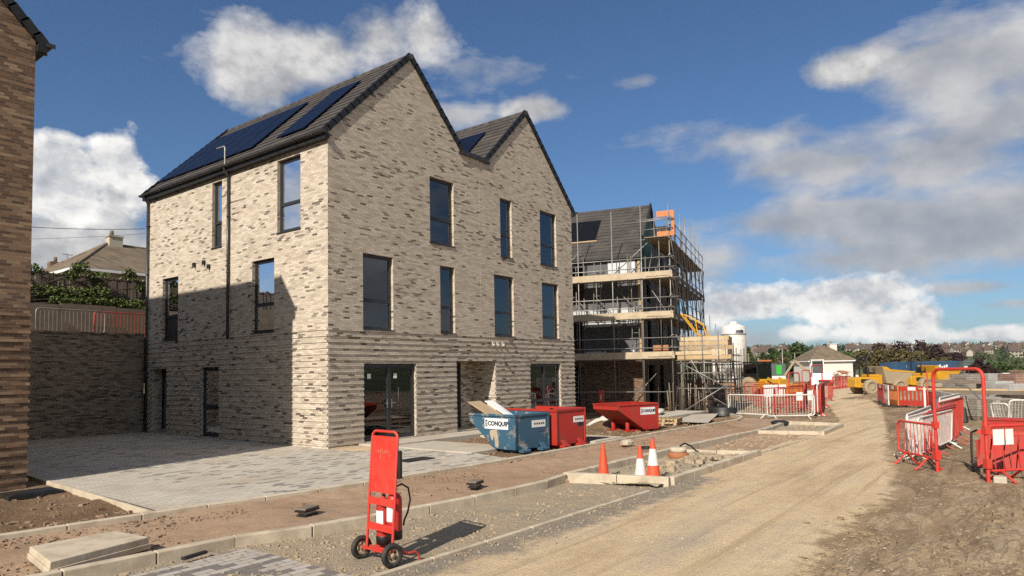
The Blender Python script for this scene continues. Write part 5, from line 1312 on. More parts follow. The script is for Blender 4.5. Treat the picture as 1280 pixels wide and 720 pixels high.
for (p_, q_) in (((x0, y1, .1), (x0, y0+.1, 1.4)), ((x0-.03, y0+.1, 1.3), (x0-.03, y1, 2.5)), ((x0, y1+.2, 3.9), (x0, y0+.6, 0.6)), ((x1, y0, .1), (x1, y1, 1.4)), ((x0, y0, .1), (x1, y0, 2.4)), ((x1, y0-.02, .1), (x0, y0-.02, 2.4))):
    b_ = MB(); b_.cyl(p_, q_, .026, n=6); b_.build('brace', M['galv'], lb)
gt = thing('loading_gate', 'yellow folding safety gate on top of the loading bay', 'gate', loc2(.4, -1.3, zb_+1.15), a2)
for pts in ([(0, .9, 1.15), (0, .2, .15), (0, -.2, .0)], [(0, .9, 1.15), (0, .5, 1.0), (0, -.15, .55), (0, -.3, 0)], [(0, .1, .0), (0, .2, .75)], [(.9, .9, 1.15), (.9, .2, .15), (.9, -.2, .0)], [(.9, .9, 1.15), (.9, .5, 1.0), (.9, -.15, .55), (.9, -.3, 0)], [(0, .9, 1.15), (.9, .9, 1.15)], [(0, -.15, .55), (.9, -.15, .55)]):
    b_ = MB(); b_.tube(pts, .035, 6); b_.build('arm', M['yellow'], gt)
b_ = MB(); b_.box(-.05, 1, -.8, .6, -.06, .0); b_.build('base', M['yellow'], gt)
# stair tower beside it
st = thing('stair_tower', 'cluttered tube stair tower under and right of the loading bay', 'scaffold', PC0, a2)
for x in (3.2, 5.0, 6.8, 8.4):
    for y in (-2.6, -1.5, -.3): b_ = MB(); b_.cyl((x, y, 0), (x, y, 3.1+r_.uniform(-.4, .5)), .026, n=6); b_.build('standard', M['galv_dark'], st)
for z_ in (.2, .9, 1.6, 2.4, 2.9):
    for y in (-2.65, -.35): b_ = MB(); b_.cyl((3.0, y, z_), (8.6, y, z_+.03), .024, n=6); b_.build('ledger', M['galv_dark'], st)
    for x in (3.2, 6.8): b_ = MB(); b_.cyl((x, -2.8, z_), (x, -.1, z_), .024, n=6); b_.build('ledger', M['galv'], st)
for (z0, z1, s) in ((0, 1.3, 1), (1.3, 2.7, -1)):
    for y in (-2.5, -1.7):
        A1, B1 = ((3.3, y, z0), (5.4, y, z1)) if s > 0 else ((5.4, y, z0), (3.3, y, z1)); b_ = MB(); b_.bar(A1, B1, .05, .2); b_.build('stair_stringer', M['board'], st)
    for k in range(7): q = V(A1)+(V(B1)-V(A1))*((k+.5)/7); b_ = MB(); b_.box(q.x-.12, q.x+.12, -2.48, -1.72, q.z, q.z+.03); b_.build('tread', M['board'], st)
b_ = MB(); b_.box(3.1, 8.5, -2.6, -.2, 2.55, 2.6); b_.build('platform', M['board'], st)
# materials stored under / behind: timber lengths and tubes
ts = thing('tube_stack', 'untidy upright bundle of scaffold tubes and boards beside the corner', 'tubes', GX(862, 35.5), a2)
for k in range(34):
    x, y = r_.uniform(-1.4, 1.6), r_.uniform(-.9, 1.2); b_ = MB(); b_.cyl((x, y, 0), (x+r_.uniform(-.15, .15), y+r_.uniform(-.15, .15), r_.uniform(1.1, 2.5)), .03, n=5); b_.build('tube', M[r_.choice(['galv_dark', 'oldtimber', 'board', 'galv'])], ts)
for k in range(5): b_ = MB(); z_ = .1+k*.3; b_.box(-1.4, 1.5, -1.0, -.95, z_, z_+.16); b_.build('board', M['board'], ts)
for i, (px, dp, w, h, m_, lb_) in enumerate(((872, 40, 2.2, 1.5, 'brickorange', 'strapped orange brick packs seen through the stair tower'), (892, 42, 2.0, 1.2, 'blockgrey', 'grey block pack seen through the stair tower'), (905, 45, 2., 1.3, 'brickorange', 'brown brick pack right of the stair tower'))):
    p = GX(px, dp); blockpile('brick_pack', lb_, 'bricks', p, a2+.2, w, 1.1, h, m_)
a = thing('black_tub', 'black plastic tub standing at the end of the white barrier', 'tub', GX(902, 31.5), 0)
b_ = MB(); b_.lathe([(0, 0), (.62, 0), (.66, .1), (.6, .12), (.66, .25), (.6, .27), (.66, .42), (.62, .43), (.58, .3), (.57, .1), (0, .1)], 24); b_.build('tub_wall', M['black'], a)
p = GX(750, 32.5); fp = thing('red_fire_point', 'dark red fire point stand with round notices inside the scaffold shadow', 'fire point', p, a2)
b_ = MB(); b_.box(-.45, .45, -.06, .0, .5, 1.25); b_.build('notice_panel', M['redskip'], fp)
b_ = MB(); b_.box(-.38, .38, -.2, .1, 0.05, .5); b_.build('cabinet', M['redskip'], fp)
for x, m_ in ((-.22, 'card'), (.22, 'bluecont')): b_ = MB(); b_.cyl((x, -.075, .92), (x, -.061, .92), .13, n=16); b_.build('round_notice', M[m_], fp)
# silos
def silo(p, lab, s=1., legs=True):
    t = thing('mortar_silo', lab, 'silo', p); t.scale = (s, s, s)
    b_ = MB(); b_.lathe([(.15, 1.2), (1.05, 2.0), (1.08, 2.05), (1.08, 5.6), (.95, 5.8), (.5, 6.0), (.35, 6.02), (.33, 6.2), (.15, 6.25), (0, 6.25)], 28); b_.build('tank', M['white'], t)
    b_ = MB(); b_.lathe([(1.085, 4.95), (1.085, 5.1)], 28); b_.build('band', M['galv'], t)
    b_ = MB()
    for k in range(7): a_ = -2.6+k*.1; b_.box(1.09*math.cos(a_)-.04, 1.09*math.cos(a_)+.04, 1.09*math.sin(a_)-.03, 1.09*math.sin(a_)+.03, 5.15, 5.4)
    b_.build('lettering', M['navy'], t)
    for k in range(4):
        a_ = PI/4+k*PI/2; q = V((1.0*math.cos(a_), 1.0*math.sin(a_), 0)); b_ = MB(); b_.bar(q, q*1.0+V((0, 0, 2.4)), .12, .12); b_.build('leg', M['galv'], t)
        a3_ = a_+PI/2; q2 = V((1.0*math.cos(a3_), 1.0*math.sin(a3_), 0)); b_ = MB(); b_.bar(q+V((0, 0, .2)), q2+V((0, 0, 1.6)), .06, .06); b_.build('leg_brace', M['galv'], t)
    b_ = MB(); b_.box(-.5, .5, -.4, .4, .4, 1.2); b_.cyl((0, 0, .7), (1.4, -.3, .9), .2, n=12); b_.build('mixer', M['white'], t)
    return t
for x in (x0-.06,):
    for y in (y0+.4, y0+1.15, y1-.2): b_ = MB(); b_.cyl((x, y, zb_-.5), (x, y, zb_+1.35), .024, n=6); b_.build('standard', M['galv_dark'], lb)
silo(GX(918.5, 70), 'tall white mortar silo on steel legs beyond the loading bay', 1.12); silo(GX(897, 84), 'second white silo mostly hidden behind the stair tower', .8)
# ================================================================= barriers out on the site
def BP(px, dep): return GX(px, dep)
barrier(BP(909, 31.5), BP(961, 29.6), 1.0, 'white', 'white pedestrian barrier standing behind the black tub', 'white barriers at the road edge', r=.03)
barrier(BP(957, 28.9), BP(1016, 29.0), 1.03, 'white', 'white pedestrian barrier nearest the road bend, right of the other white one', 'white barriers at the road edge', r=.03)
redl = [(925, 42, 955, 44), (950, 34, 985, 36), (940, 38, 972, 39), (970, 37, 1004, 38.5), (966, 31.5, 969, 36), (985, 33, 1003, 35), (978, 40, 1012, 42), (990, 44, 1022, 47), (1005, 36, 1012, 44), (1003, 33.5, 1007, 38), (930, 48, 960, 50), (1024, 46, 1040, 43), (1034, 47, 1046, 52)]
for i, (p1, d1, p2, d2) in enumerate(redl):
    A1, B1 = BP(p1, d1), BP(p2, d2); L = (B1-A1).length
    barrier(A1, A1+(B1-A1)*min(1, 2.6/L), 1.05+.12*(i % 3), 'red2', 'red pedestrian barrier in the jumble behind the two white ones', 'red barriers on the far side', r=.028, bars=14, name='pedestrian_barrier')
for i in range(6): barrier(BP(1014+i*2.0, 30.5), BP(1019+i*2.0, 36+i*.4), 1.35 if i % 2 else 1.15, 'red2' if i % 3 else 'white', 'barrier in the upright bundle seen end on beside the road bend', 'bundle of barriers at the road bend', r=.03, bars=12)
for i, (px, dp, z0, z1, w) in enumerate(((1012, 32, .65, 1.1, .3), (1020, 31, .75, 1.15, .3), (998, 33, .6, 1.0, .3), (1018, 34, 1.3, 1.7, .35), (962, 40, .5, 1.2, .8), (975, 40, .5, 1.2, .6))):
    p = BP(px, dp); b_ = MB(); u = RT; b_.obox(p, _R, Zv, _F, -w/2, w/2, z0, z1, 0, .02); b_.build('notice', M['sign'], label='small white notice fixed on the red barriers near the road bend', cat='notice', group='notices on the barriers')
def tallhoop(px, dp, h, w, lab):
    p = BP(px, dp); t = thing('red_hoop', lab, 'frame', p, -.3); b_ = MB(); b_.tube([(0, 0, 0), (0, 0, h-.15), (.05, 0, h-.04), (.15, 0, h), (w-.15, 0, h), (w-.05, 0, h-.04), (w, 0, h-.15), (w, 0, 0)], .035, 7); b_.build('hoop_tube', M['red2'], t)
    b_ = MB(); b_.cyl((0, 0, h*.45), (w, 0, h*.45), .03, n=6); b_.build('cross_tube', M['red2'], t)
tallhoop(985, 36, 1.9, 1.0, 'tall red tube frame left in the barrier jumble'); tallhoop(1014, 40, 2.3, 1.1, 'tallest red tube frame by the road bend'); tallhoop(1002, 44, 2.0, .9, 'red tube frame in front of the dark trees')
# plastic barriers
def plasticbar(A, B, h, lab, mat='red2', group='plastic barriers along the road'):
    A = V(A); B = V(B); d = B-A; L = math.hypot(d.x, d.y); t = thing('plastic_barrier', lab, 'barrier', A, math.atan2(d.y, d.x), group)
    b_ = MB(); z0 = .08; b_.box(0, L, -.03, .03, z0, z0+.25*h); b_.box(0, L, -.03, .03, h*.78, h); n = max(5, int(L/.22))
    for k in range(n+1): x = (L-.09)*k/n; b_.box(x, x+.09, -.025, .025, z0+.25*h, h*.78)
    b_.build('panel', M[mat], t, bevel=.01)
    b_ = MB(); b_.box(L*.35, L*.62, -.036, .036, h*.8, h*.97); b_.build('reflective_strip', M['sign'], t)
    for x in (.25, L-.25): b_ = MB(); b_.box(x-.1, x+.1, -.3, .3, 0, .075); b_.build('foot', M['rubber'], t, bevel=.02)
plasticbar(BP(1096, 41.5), BP(1103, 38.6), 1.15, 'red plastic barrier at the left end of the line past the dumpers', 'red2')
plasticbar(BP(1104, 39.0), BP(1109, 36.8), 1.15, 'white edged plastic barrier second in the line past the dumpers', 'white')
plasticbar(BP(1109, 38.0), BP(1121, 36.2), 1.15, 'orange plastic barrier in the middle of the line', 'orange')
plasticbar(BP(1121, 36.6), BP(1158, 35.2), 1.1, 'long slotted red plastic barrier with a white strip', 'red2')
plasticbar(BP(1159, 34.6), BP(1184, 30.5), 1.15, 'slotted red plastic barrier right of the long one', 'red2')
plasticbar(BP(1168, 29.5), BP(1190, 25.8), 1.1, 'faded pinkish plastic barrier behind the nested barriers', 'white')
# near right group: hoop frame, low gates, nested barriers, red slatted box
GB = 'nested barriers at the roadside'
for i, (p1, d1, p2, d2, m_, h) in enumerate(((1127, 15.6, 1158, 19.3, 'white', .98), (1132, 15.1, 1178, 18.6, 'white', .95), (1140, 14.9, 1184, 17.8, 'white', .95), (1150, 15.4, 1190, 18.6, 'red2', 1.0), (1160, 15.8, 1194, 19.4, 'red2', 1.02), (1168, 17.2, 1199, 21.2, 'red2', 1.15), (1172, 19.2, 1197, 23.2, 'white', 1.2))):
    barrier(BP(p1, d1), BP(p2, d2), h, m_, ['white barrier nearest the road in the nested row', 'second white barrier in the nested row', 'third white barrier in the nested row', 'first red barrier in the nested row', 'red barrier towards the back of the nested row', 'tall red barrier at the back of the nested row', 'tall white barrier last in the nested row'][i], GB, r=.021, lean=[.05, -.03, .06, .02, -.05, .04, 0][i])
hp1 = BP(1165.5, 13.6); hp2 = BP(1228, 12.35); hp1.z = hp2.z = -.27
hf_ = thing('red_archway', 'tall red tube archway between two low red gates', 'frame', hp1, math.atan2((hp2-hp1).y, (hp2-hp1).x)); Lh = (hp2-hp1).length; H3 = 2.03
b_ = MB(); rc = .17; pts = [V((0, 0, 0)), V((0, 0, H3-rc))]+[V((rc-rc*math.cos(k*PI/10), 0, H3-rc+rc*math.sin(k*PI/10))) for k in range(1, 6)]+[V((Lh-rc+rc*math.sin(k*PI/10), 0, H3-rc+rc*math.cos(k*PI/10))) for k in range(0, 6)]+[V((Lh, 0, 0))]
b_.tube(pts, .032, 10); b_.build('arch_tube', M['red'], hf_)
for x in (0, Lh): 
    for za, zb__ in ((.25, .42), (.86, 1.0)): b_ = MB(); b_.box(x-.05, x+.05, -.05, .05, za, zb__); b_.build('bracket', M['red'], hf_)
dl = (BP(1122, 14.9)-hp1); dl.z = 0
gl_ = barrier(hp1-dl*0+V((0, 0, 0)), V((hp1.x, hp1.y, -.27))+dl.normalized()*1.42+V((0, 0, 0)), .92, 'red', 'low red gate on the left side of the archway', 'gates beside the archway', r=.024, z0=.26)
gr_ = barrier(V((hp2.x, hp2.y, -.27)), V((hp2.x, hp2.y, -.27))+(BP(1296, 12.6)-BP(1228, 12.35)).normalized()*1.05, 1.0, 'red', 'low red gate with two white papers on the right side of the archway', 'gates beside the archway', r=.026, bars=6, z0=.2)
for k, (u0, u1) in enumerate(((.12, .36), (.39, .56))): b_ = MB(); b_.box(u0, u1, -.028, -.024, .66, .94); b_.build('paper_notice', M['sign'], gr_)
# red slatted box
bp_ = BP(1219, 13.9); bp_.z = -.28; q2 = BP(1300, 13.2); rz_ = math.atan2((q2-bp_).y, (q2-bp_).x)
bx = thing('red_slatted_crate', 'red painted timber crate with a sloping slatted front at the right edge', 'crate', bp_, rz_)
b_ = MB()
for k in range(7): x = k*.215; b_.hexa([(x, -.5, .12), (x+.2, -.5, .12), (x+.2, -.47, .12), (x, -.47, .12), (x+.03, -.05, .72), (x+.215, -.05, .72), (x+.215, -.02, .72), (x+.03, -.02, .72)])
b_.build('front_slats', M['redskip'], bx)
b_ = MB(); b_.box(0, 1.5, .7, .74, .1, 1.0); b_.box(0, .04, -.4, .7, .1, .62); b_.box(1.46, 1.5, -.4, .7, .1, 1.0); b_.box(0.04, 1.46, .1, .14, .78, .98); b_.box(.04, 1.46, .3, .7, .98, 1.02); b_.build('sides', M['redskip'], bx)
b_ = MB(); b_.box(-.03, 1.55, -.5, -.42, 0, .1); b_.box(-.03, 1.55, .6, .7, 0, .1); b_.build('runners', M['oldtimber'], bx)
b_ = MB(); b_.box(-.03, 1.5, -.06, -.02, .73, .8); b_.build('top_rail', M['red'], bx)
b_ = MB(); b_.tube([(-.05, -.56, 0.02), (-.06, -.52, .5), (-.05, -.5, .8)], .02, 7); b_.tube([(-.06, -.5, .78), (.05, -.5, .84)], .02, 6); b_.build('black_lever', M['black'], bx)
p = BP(1243, 12.4); b_ = MB(); b_.box(p.x-.2, p.x+.2, p.y-.1, p.y+.1, p.z-.05, p.z+.09); b_.build('concrete_block', M['slab'], label='pale block lying under the right hand red gate', cat='block', bevel=.02)
# posts near the nested barriers
for px, dp, h, m_, lb_ in ((1154, 22, 1.45, 'white', 'white upright post behind the nested barriers'), (1158, 23, 1.95, 'red2', 'thin red upright post behind the nested barriers')):
    p = BP(px, dp); b_ = MB(); b_.cyl(p, p+V((0, 0, h)), .022 if m_ == 'red2' else .032, n=8); b_.build('marker_post', M[m_], label=lb_, cat='post')
# ================================================================= materials yard on the right
def paverpallet(px, dp, w, h, mat, lab, rz=.15, wrap=False, dpth=1.0):
    p = BP(px, dp); t = thing('block_pallet', lab, 'pallet of blocks', p, YR+rz, 'pallets of blocks in the yard')
    b_ = MB()
    for x in (-w/2, -.05, w/2-.1): b_.box(x, x+.1, -dpth/2, dpth/2, 0, .1)
    b_.box(-w/2, w/2, -dpth/2, dpth/2, .1, .125); b_.build('pallet_base', M['oldtimber'], t)
    b_ = MB(); n = max(2, int(h/.24)); zz = (h-.14)/n
    for k in range(n):
        for j in range(3): e = .008; b_.box(-w/2+w*j/3+e, -w/2+w*(j+1)/3-e, -dpth/2+e, dpth/2-e, .13+k*zz+e, .13+(k+1)*zz)
    b_.build('blocks', M[mat], t, bevel=.006)
    if wrap: b_ = MB(); b_.box(-w/2-.03, w/2+.03, -dpth/2-.03, dpth/2+.03, h*.55, h+.03); b_.build('plastic_wrap', M['wrap'], t, bevel=.03)
YR = math.atan2(-_s, _c)
yard = [(1206, 28, 1.1, .95, 'blockgrey', 'grey block pallet at the left front of the yard', .1, False), (1222, 27.6, 1.1, .9, 'blockgrey', 'grey block pallet second from left in the yard front row', .12, False), (1244, 27, 1.2, .85, 'blockgrey', 'pale block pallet behind the leaning white barriers', .1, False), (1264, 26.6, 1.2, .8, 'blockgrey', 'pale block pallet next to last on the right', .1, False), (1283, 26, 1.2, .8, 'blockgrey', 'block pallet cut by the right picture edge', .1, False),
        (1210, 33, 1.2, 1.75, 'blockgrey', 'taller grey block pallet in the second row', .2, False), (1228, 34, 1.3, 1.7, 'blockgrey', 'wrapped grey block pallet in the second row', .2, True), (1247, 31, 1.3, 1.4, 'blockgrey', 'plastic wrapped pallet with dusty top', .2, True), (1262, 30, 1.2, 1.3, 'blockgrey', 'plastic wrapped pallet in the middle of the yard', .2, True),
        (1275, 31, 1.4, 1.75, 'blockred', 'pinkish red block pallet in front of the green shed', .1, False), (1289, 32, 1.4, 1.9, 'blockred', 'pinkish red block pallet at the right edge', .1, False), (1262, 37, 1.3, 1.6, 'blockred', 'reddish block pallet further back', .2, False), (1245, 40, 1.3, 1.5, 'blockred', 'dusty red block pallet beside the soil heap', .2, True), (1196, 36, 1., 1.4, 'blockgrey', 'dark weathered block pallet behind the archway', .2, False)]
for (px, dp, w, h, m_, lb_, rz, wr) in yard: paverpallet(px, dp, w, h, m_, lb_, rz, wr)
barrier(BP(1240, 25), BP(1262, 24.4), .8, 'white', 'white barrier leaning on the block pallets, left of the other', 'white barriers by the pallets', r=.03, lean=.25, bars=6)
barrier(BP(1256, 24.2), BP(1284, 24.0), .95, 'white', 'white barrier leaning on the block pallets near the right edge', 'white barriers by the pallets', r=.03, lean=.25, bars=7)
b_ = MB(); p = BP(1197.5, 26); b_.hexa([(p.x-.12, p.y-.2, p.z), (p.x+.2, p.y-.25, p.z), (p.x+.2, p.y+.1, p.z), (p.x-.1, p.y+.1, p.z), (p.x-.0, p.y-.15, p.z+.6), (p.x+.12, p.y-.2, p.z+.56), (p.x+.12, p.y+.1, p.z+.56), (p.x, p.y+.1, p.z+.6)]); b_.build('black_pipe_section', M['black'], label='black plastic chamber section at the left end of the block pallets', cat='chamber', bevel=.05)
for k, (px, dp, L, z) in enumerate(((1225, 29.5, 4, 1.05), (1240, 29.0, 4.2, .98), (1215, 31, 3, 1.4))):
    p = BP(px, dp); b_ = MB(); d = (_R+_F*-.15).normalized()
    for j in range(5): b_.bar(p-d*L/2+V((0, j*.12, z+.03*j)), p+d*L/2+V((0, j*.12, z-.1+.03*j)), .1, .05)
    b_.build('timber_lengths', M['oldtimber' if k else 'timber'], label=['long loose timbers lying across the front block pallets', 'weathered timbers lying across the wrapped pallets', 'short dark timbers on the taller pallet'][k], cat='timber')
b_ = MB(); A1 = D(1208, 482, 27); B1 = D(1226, 500, 25.6); b_.tube([A1+V((-1.2, .3, .05)), A1, B1], .035, 7); b_.build('leaning_tube', M['galv_dark'], label='dark tube sloping down over the grey block pallets', cat='tube')
def heap(name, label, cat, px, dp, rx, ry, h, mat, seed, n=28):
    p = BP(px, dp); b_ = MB(); vs = []
    for j in range(n+1):
        for i in range(n+1):
            u, v = i/n*2-1, j/n*2-1; x, y = u*rx, v*ry; r = math.hypot(u, v)
            z = h*max(0, 1-r**1.3)*(1+.35*noise.noise(V((u*2.2+seed, v*2.2, 0))))+.12*h*noise.noise(V((u*7, v*7+seed, 2)))*max(0, 1.1-r)-.05
            vs.append((p.x+x*_R.x+y*_F.x, p.y+x*_R.y+y*_F.y, p.z+z))
    b_.add(vs, [(j*(n+1)+i, j*(n+1)+i+1, (j+1)*(n+1)+i+1, (j+1)*(n+1)+i) for j in range(n) for i in range(n)], 0, True); return b_.build(name, M[mat], label=label, cat=cat)
heap('soil_heap', 'broad grey brown soil heap behind the archway', 'soil heap', 1206, 56, 5, 3, 1.15, 'baygravel', 1)
heap('soil_heap', 'smaller orange brown soil heap right of the grey one', 'soil heap', 1226, 52, 2.6, 2, 1.35, 'footsoil', 5)
heap('soil_heap', 'dusty red soil heap behind the block pallets', 'soil heap', 1250, 46, 4, 2, .9, 'footsoil', 9)
heap('soil_heap', 'low dark earth bank in front of the dumpers', 'soil heap', 1140, 46, 5.5, 2, .55, 'ground', 12)
heap('soil_heap', 'brown soil bank with a pale top between the red skips', 'soil heap', 766, 24.5, 1.5, 1.0, .45, 'soil', 3)
heap('soil_heap', 'dusty pale ridge of spoil left of the far red skip', 'soil heap', 760, 25.5, 1.1, .7, .5, 'bag', 7)
# debris pile beside the white bungalow
rp = thing('rubble_pile', 'big pile of demolition rubble in front of the white bungalow', 'rubble', BP(1051, 84), YR)
b_ = MB(); b_.ball((0, 0, 0), 2.3, 16, 8, (1, .7, .5), jit=.12); b_.build('heap_core', M['dust'], rp)
b_ = MB(); rr2 = random.Random(4)
for k in range(130):
    a_ = rr2.random()*6.3; q = rr2.random()**.6; x = 2.8*q*math.cos(a_); y = 1.8*q*math.sin(a_); z = 1.4*(1-q**1.5)+rr2.uniform(0, .3); s = rr2.uniform(.15, .55); b_.ball((x, y, z), s, 5, 3, (1, rr2.uniform(.4, 1), rr2.uniform(.3, .9)), jit=.3, rr=rr2, mi=rr2.choice([0, 0, 1, 2, 3]))
b_.build('chunks', [M['bag'], M['conc'], M['oldtimber'], M['terracotta']], rp)
rp.children[1]['kind'] = 'stuff'
for i in range(5): barrier(BP(1040+i*4, 66+i), BP(1046+i*4, 67+i), 1.2, 'red2', 'red barrier lying near the rubble pile by the road end', 'red barriers by the rubble pile', r=.05, bars=8)
# ================================================================= machines
def wheel(par, x, y, r, w, name='wheel'):
    t = thing(name, None, None); t.parent = par; t.location = (x, y, r)
    b_ = MB(); n = 22; prof = [(r*.55, -w/2), (r*.9, -w/2), (r, -w*.35), (r, w*.35), (r*.9, w/2), (r*.55, w/2), (r*.55, -w/2)]; b_.lathe(prof, n)
    for k in range(16): a_ = 2*PI*k/16; b_.bar((r*.97*math.cos(a_), r*.97*math.sin(a_), -w*.42), (r*.97*math.cos(a_+.15), r*.97*math.sin(a_+.15), w*.42), .08, .07)
    b_.build('tyre', M['dust'], t)
    b_ = MB(); b_.lathe([(0, -w*.3), (r*.3, -w*.3), (r*.54, -w*.42), (r*.55, w*.42), (r*.3, w*.3), (0, w*.3)], n); b_.build('rim', M['dust'], t); t.rotation_euler = (PI/2, 0, 0)
def dumper(p, rz, lab, tip=0.):
    t = thing('site_dumper', lab, 'dumper', p, rz, 'site dumpers parked by the road')
    for x in (.75, 3.15):
        for y in (-.8, .8): wheel(t, x, y, .58, .42)
    b_ = MB(); b_.box(-.15, 1.7, -.6, .6, .55, 1.35); b_.hexa([(-.35, -.55, .6), (-.15, -.55, .55), (-.15, .55, .55), (-.35, .55, .6), (-.3, -.5, 1.2), (-.15, -.5, 1.35), (-.15, .5, 1.35), (-.3, .5, 1.2)]); b_.box(.9, 1.7, -.55, .55, 1.351, 1.55); b_.build('engine_body', M['yellow'], t, bevel=.04)
    b_ = MB(); b_.box(1.7, 3.4, -.35, .35, .5, .8); b_.box(1.65, 1.95, -.5, .5, .55, 1.5); b_.build('chassis', M['yellow'], t, bevel=.02)
    b_ = MB(); b_.box(.1, .9, -.605, -.6, .9, 1.2); b_.build('grille', M['black'], t)
    b_ = MB(); b_.box(1.0, 1.45, -.25, .25, 1.56, 1.72); b_.box(.95, 1.05, -.25, .25, 1.72, 2.05); b_.build('seat', M['black'], t, bevel=.03)
    b_ = MB(); b_.tube([(1.75, 0, 1.5), (1.6, 0, 1.95)], .03, 6); b_.tube([(1.6+.0, .18*math.cos(k*.785), 1.95+.1*math.sin(k*.785)) for k in range(8)], .02, 5, closed=True); b_.build('steering_wheel', M['black'], t)
    b_ = MB(); b_.tube([(.75, -.5, 1.35), (.72, -.5, 2.75), (.72, -.42, 2.85), (.72, .42, 2.85), (.72, .5, 2.75), (.75, .5, 1.35)], .05, 8); b_.build('roll_bar', M['black'], t)
    # bucket
    A1 = [(1.85, .9), (2.05, 1.75), (1.9, 2.05), (2.35, 2.0), (4.2, 1.75), (4.45, 1.6), (3.5, .95)]
    b_ = MB(); out = [(2.1, .85), (1.85, 1.75), (1.72, 2.15), (2.1, 2.12), (2.4, 1.92), (4.5, 1.72), (3.6, .95), (2.9, .78)]
    for s in (-1, 1): b_.prism([V((x, s*.85-(.03 if s > 0 else 0), z)) for x, z in out], Y, 0, .03)
    edge = [(1.72, 2.15), (1.85, 1.75), (2.1, .85), (2.9, .78), (3.6, .95), (4.5, 1.72)]
    for (xa, za), (xb, zb2) in zip(edge, edge[1:]): b_.hexa([(xa, -.82, za), (xb, -.82, zb2), (xb, .82, zb2), (xa, .82, za), (xa+.02, -.82, za+.03), (xb+.0, -.82, zb2+.03), (xb, .82, zb2+.03), (xa+.02, .82, za+.03)])
    b_.build('tipping_bucket', M['yellow' if tip else 'dust'], t)
    b_ = MB(); b_.prism([V((x, -.87, z)) for x, z in ((1.72, 2.15), (2.1, 2.12), (2.4, 1.92), (4.5, 1.72), (4.4, 1.62), (2.3, 1.78), (1.8, 1.95))], Y, 0, .018); b_.prism([V((x, .852, z)) for x, z in ((1.72, 2.15), (2.1, 2.12), (2.4, 1.92), (4.5, 1.72), (4.4, 1.62), (2.3, 1.78), (1.8, 1.95))], Y, 0, .018); b_.build('bucket_rim', M['yellow'], t)
    return t
dumper(BP(1068, 53.5), YR+.12, 'yellow site dumper with dusty bucket, left of the two'); dumper(BP(1136, 57), YR+.25, 'yellow site dumper with clean yellow bucket, right of the two', 1)
# backhoe seen from the front
jc = thing('backhoe_loader', 'yellow digger with dark glass cab and orange beacons among the barriers', 'digger', BP(958, 52), YR+.5)
for x in (-.8, .8):
    wheel(jc, x, -1.2, .45, .35); wheel(jc, x, 1.0, .75, .45)
for w_ in [c for c in jc.children]: w_.rotation_euler = (PI/2, 0, PI/2)
b_ = MB(); b_.box(-.5, .5, -1.6, .3, .7, 1.35); b_.box(-.75, .75, .2, 1.5, .6, 1.2); b_.build('engine_body', M['yellow'], jc, bevel=.05)
b_ = MB(); b_.box(-.75, .75, .25, 1.5, 1.2, 2.5); b_.build('cab_glass', M['glass'], jc)
b_ = MB()
for x in (-.77, .77):
    for y in (.23, 1.52): b_.bar((x, y, 1.15), (x*.95, y, 2.6), .08, .08)
b_.box(-.82, .82, .15, 1.6, 2.55, 2.68); b_.box(-.7, .7, .4, 1.4, 1.21, 1.5); b_.build('cab_frame', M['black'], jc, bevel=.02)
b_ = MB(); 
for x in (-.5, -.15, .2, .55): b_.box(x-.12, x+.12, .1, .2, 2.68, 2.8)
b_.build('beacons', M['orange'], jc)
b_ = MB(); b_.hexa([(-1.1, -2.6, .25), (1.1, -2.6, .25), (1.1, -2.0, .3), (-1.1, -2.0, .3), (-1.1, -2.5, 1.0), (1.1, -2.5, 1.0), (1.1, -2.1, 1.05), (-1.1, -2.1, 1.05)]); b_.build('front_bucket', M['yellow'], jc)
for x in (-.6, .6): b_ = MB(); b_.bar((x, -2.1, .7), (x, -.6, 1.4), .12, .2); b_.build('loader_arm', M['yellow'], jc)
b_ = MB(); b_.bar((.2, 1.7, .9), (1.2, 2.6, 1.9), .2, .3); b_.bar((1.2, 2.6, 1.9), (2.0, 2.2, .9), .18, .25); b_.build('rear_arm', M['yellow'], jc)
# white excavator
we = thing('mini_excavator', 'white and red excavator beside the white bungalow', 'excavator', BP(1024, 80), YR-.3)
b_ = MB(); b_.box(-1.2, 1.2, -1.3, -.8, 0, .55); b_.box(-1.2, 1.2, .8, 1.3, 0, .55); b_.build('tracks', M['rubber'], we, bevel=.15)
b_ = MB(); b_.box(-.9, 1.3, -1.0, 1.0, .6, 1.5); b_.build('counterweight', M['sign'], we, bevel=.12); b_ = MB(); b_.box(-.95, 1.35, -1.05, 1.05, .56, .72); b_.build('skirt', M['red'], we)
b_ = MB(); b_.box(-.9, .3, -1.0, -.1, 1.5, 2.9); b_.build('cab_glass', M['glass'], we); b_ = MB()
for x in (-.92, .32):
    for y in (-1.02, -.08): b_.bar((x, y, 1.5), (x, y, 3.0), .1, .1)
b_.box(-1, .4, -1.1, 0, 2.95, 3.05); b_.build('cab_frame', M['sign'], we)
for p_, q_ in (((-.8, .4, 1.3), (-2.6, .4, 3.0)), ((-2.6, .4, 3.0), (-3.8, .4, 1.2))): b_ = MB(); b_.bar(p_, q_, .18, .25); b_.build('arm', M['dust'], we)
# dark boom of another machine behind the first dumper
ob = thing('dark_boom', 'dark raised digger boom beside the right corner of the white bungalow', 'digger boom', BP(1067, 72), YR)
for p_, q_ in (((0, 0, 0), (.1, 0, 2.6)), ((.1, 0, 2.6), (1.2, 0, 3.3)), ((1.2, 0, 3.3), (1.6, 0, 1.6))): b_ = MB(); b_.bar(p_, q_, .16, .16); b_.build('arm', M['black'], ob)
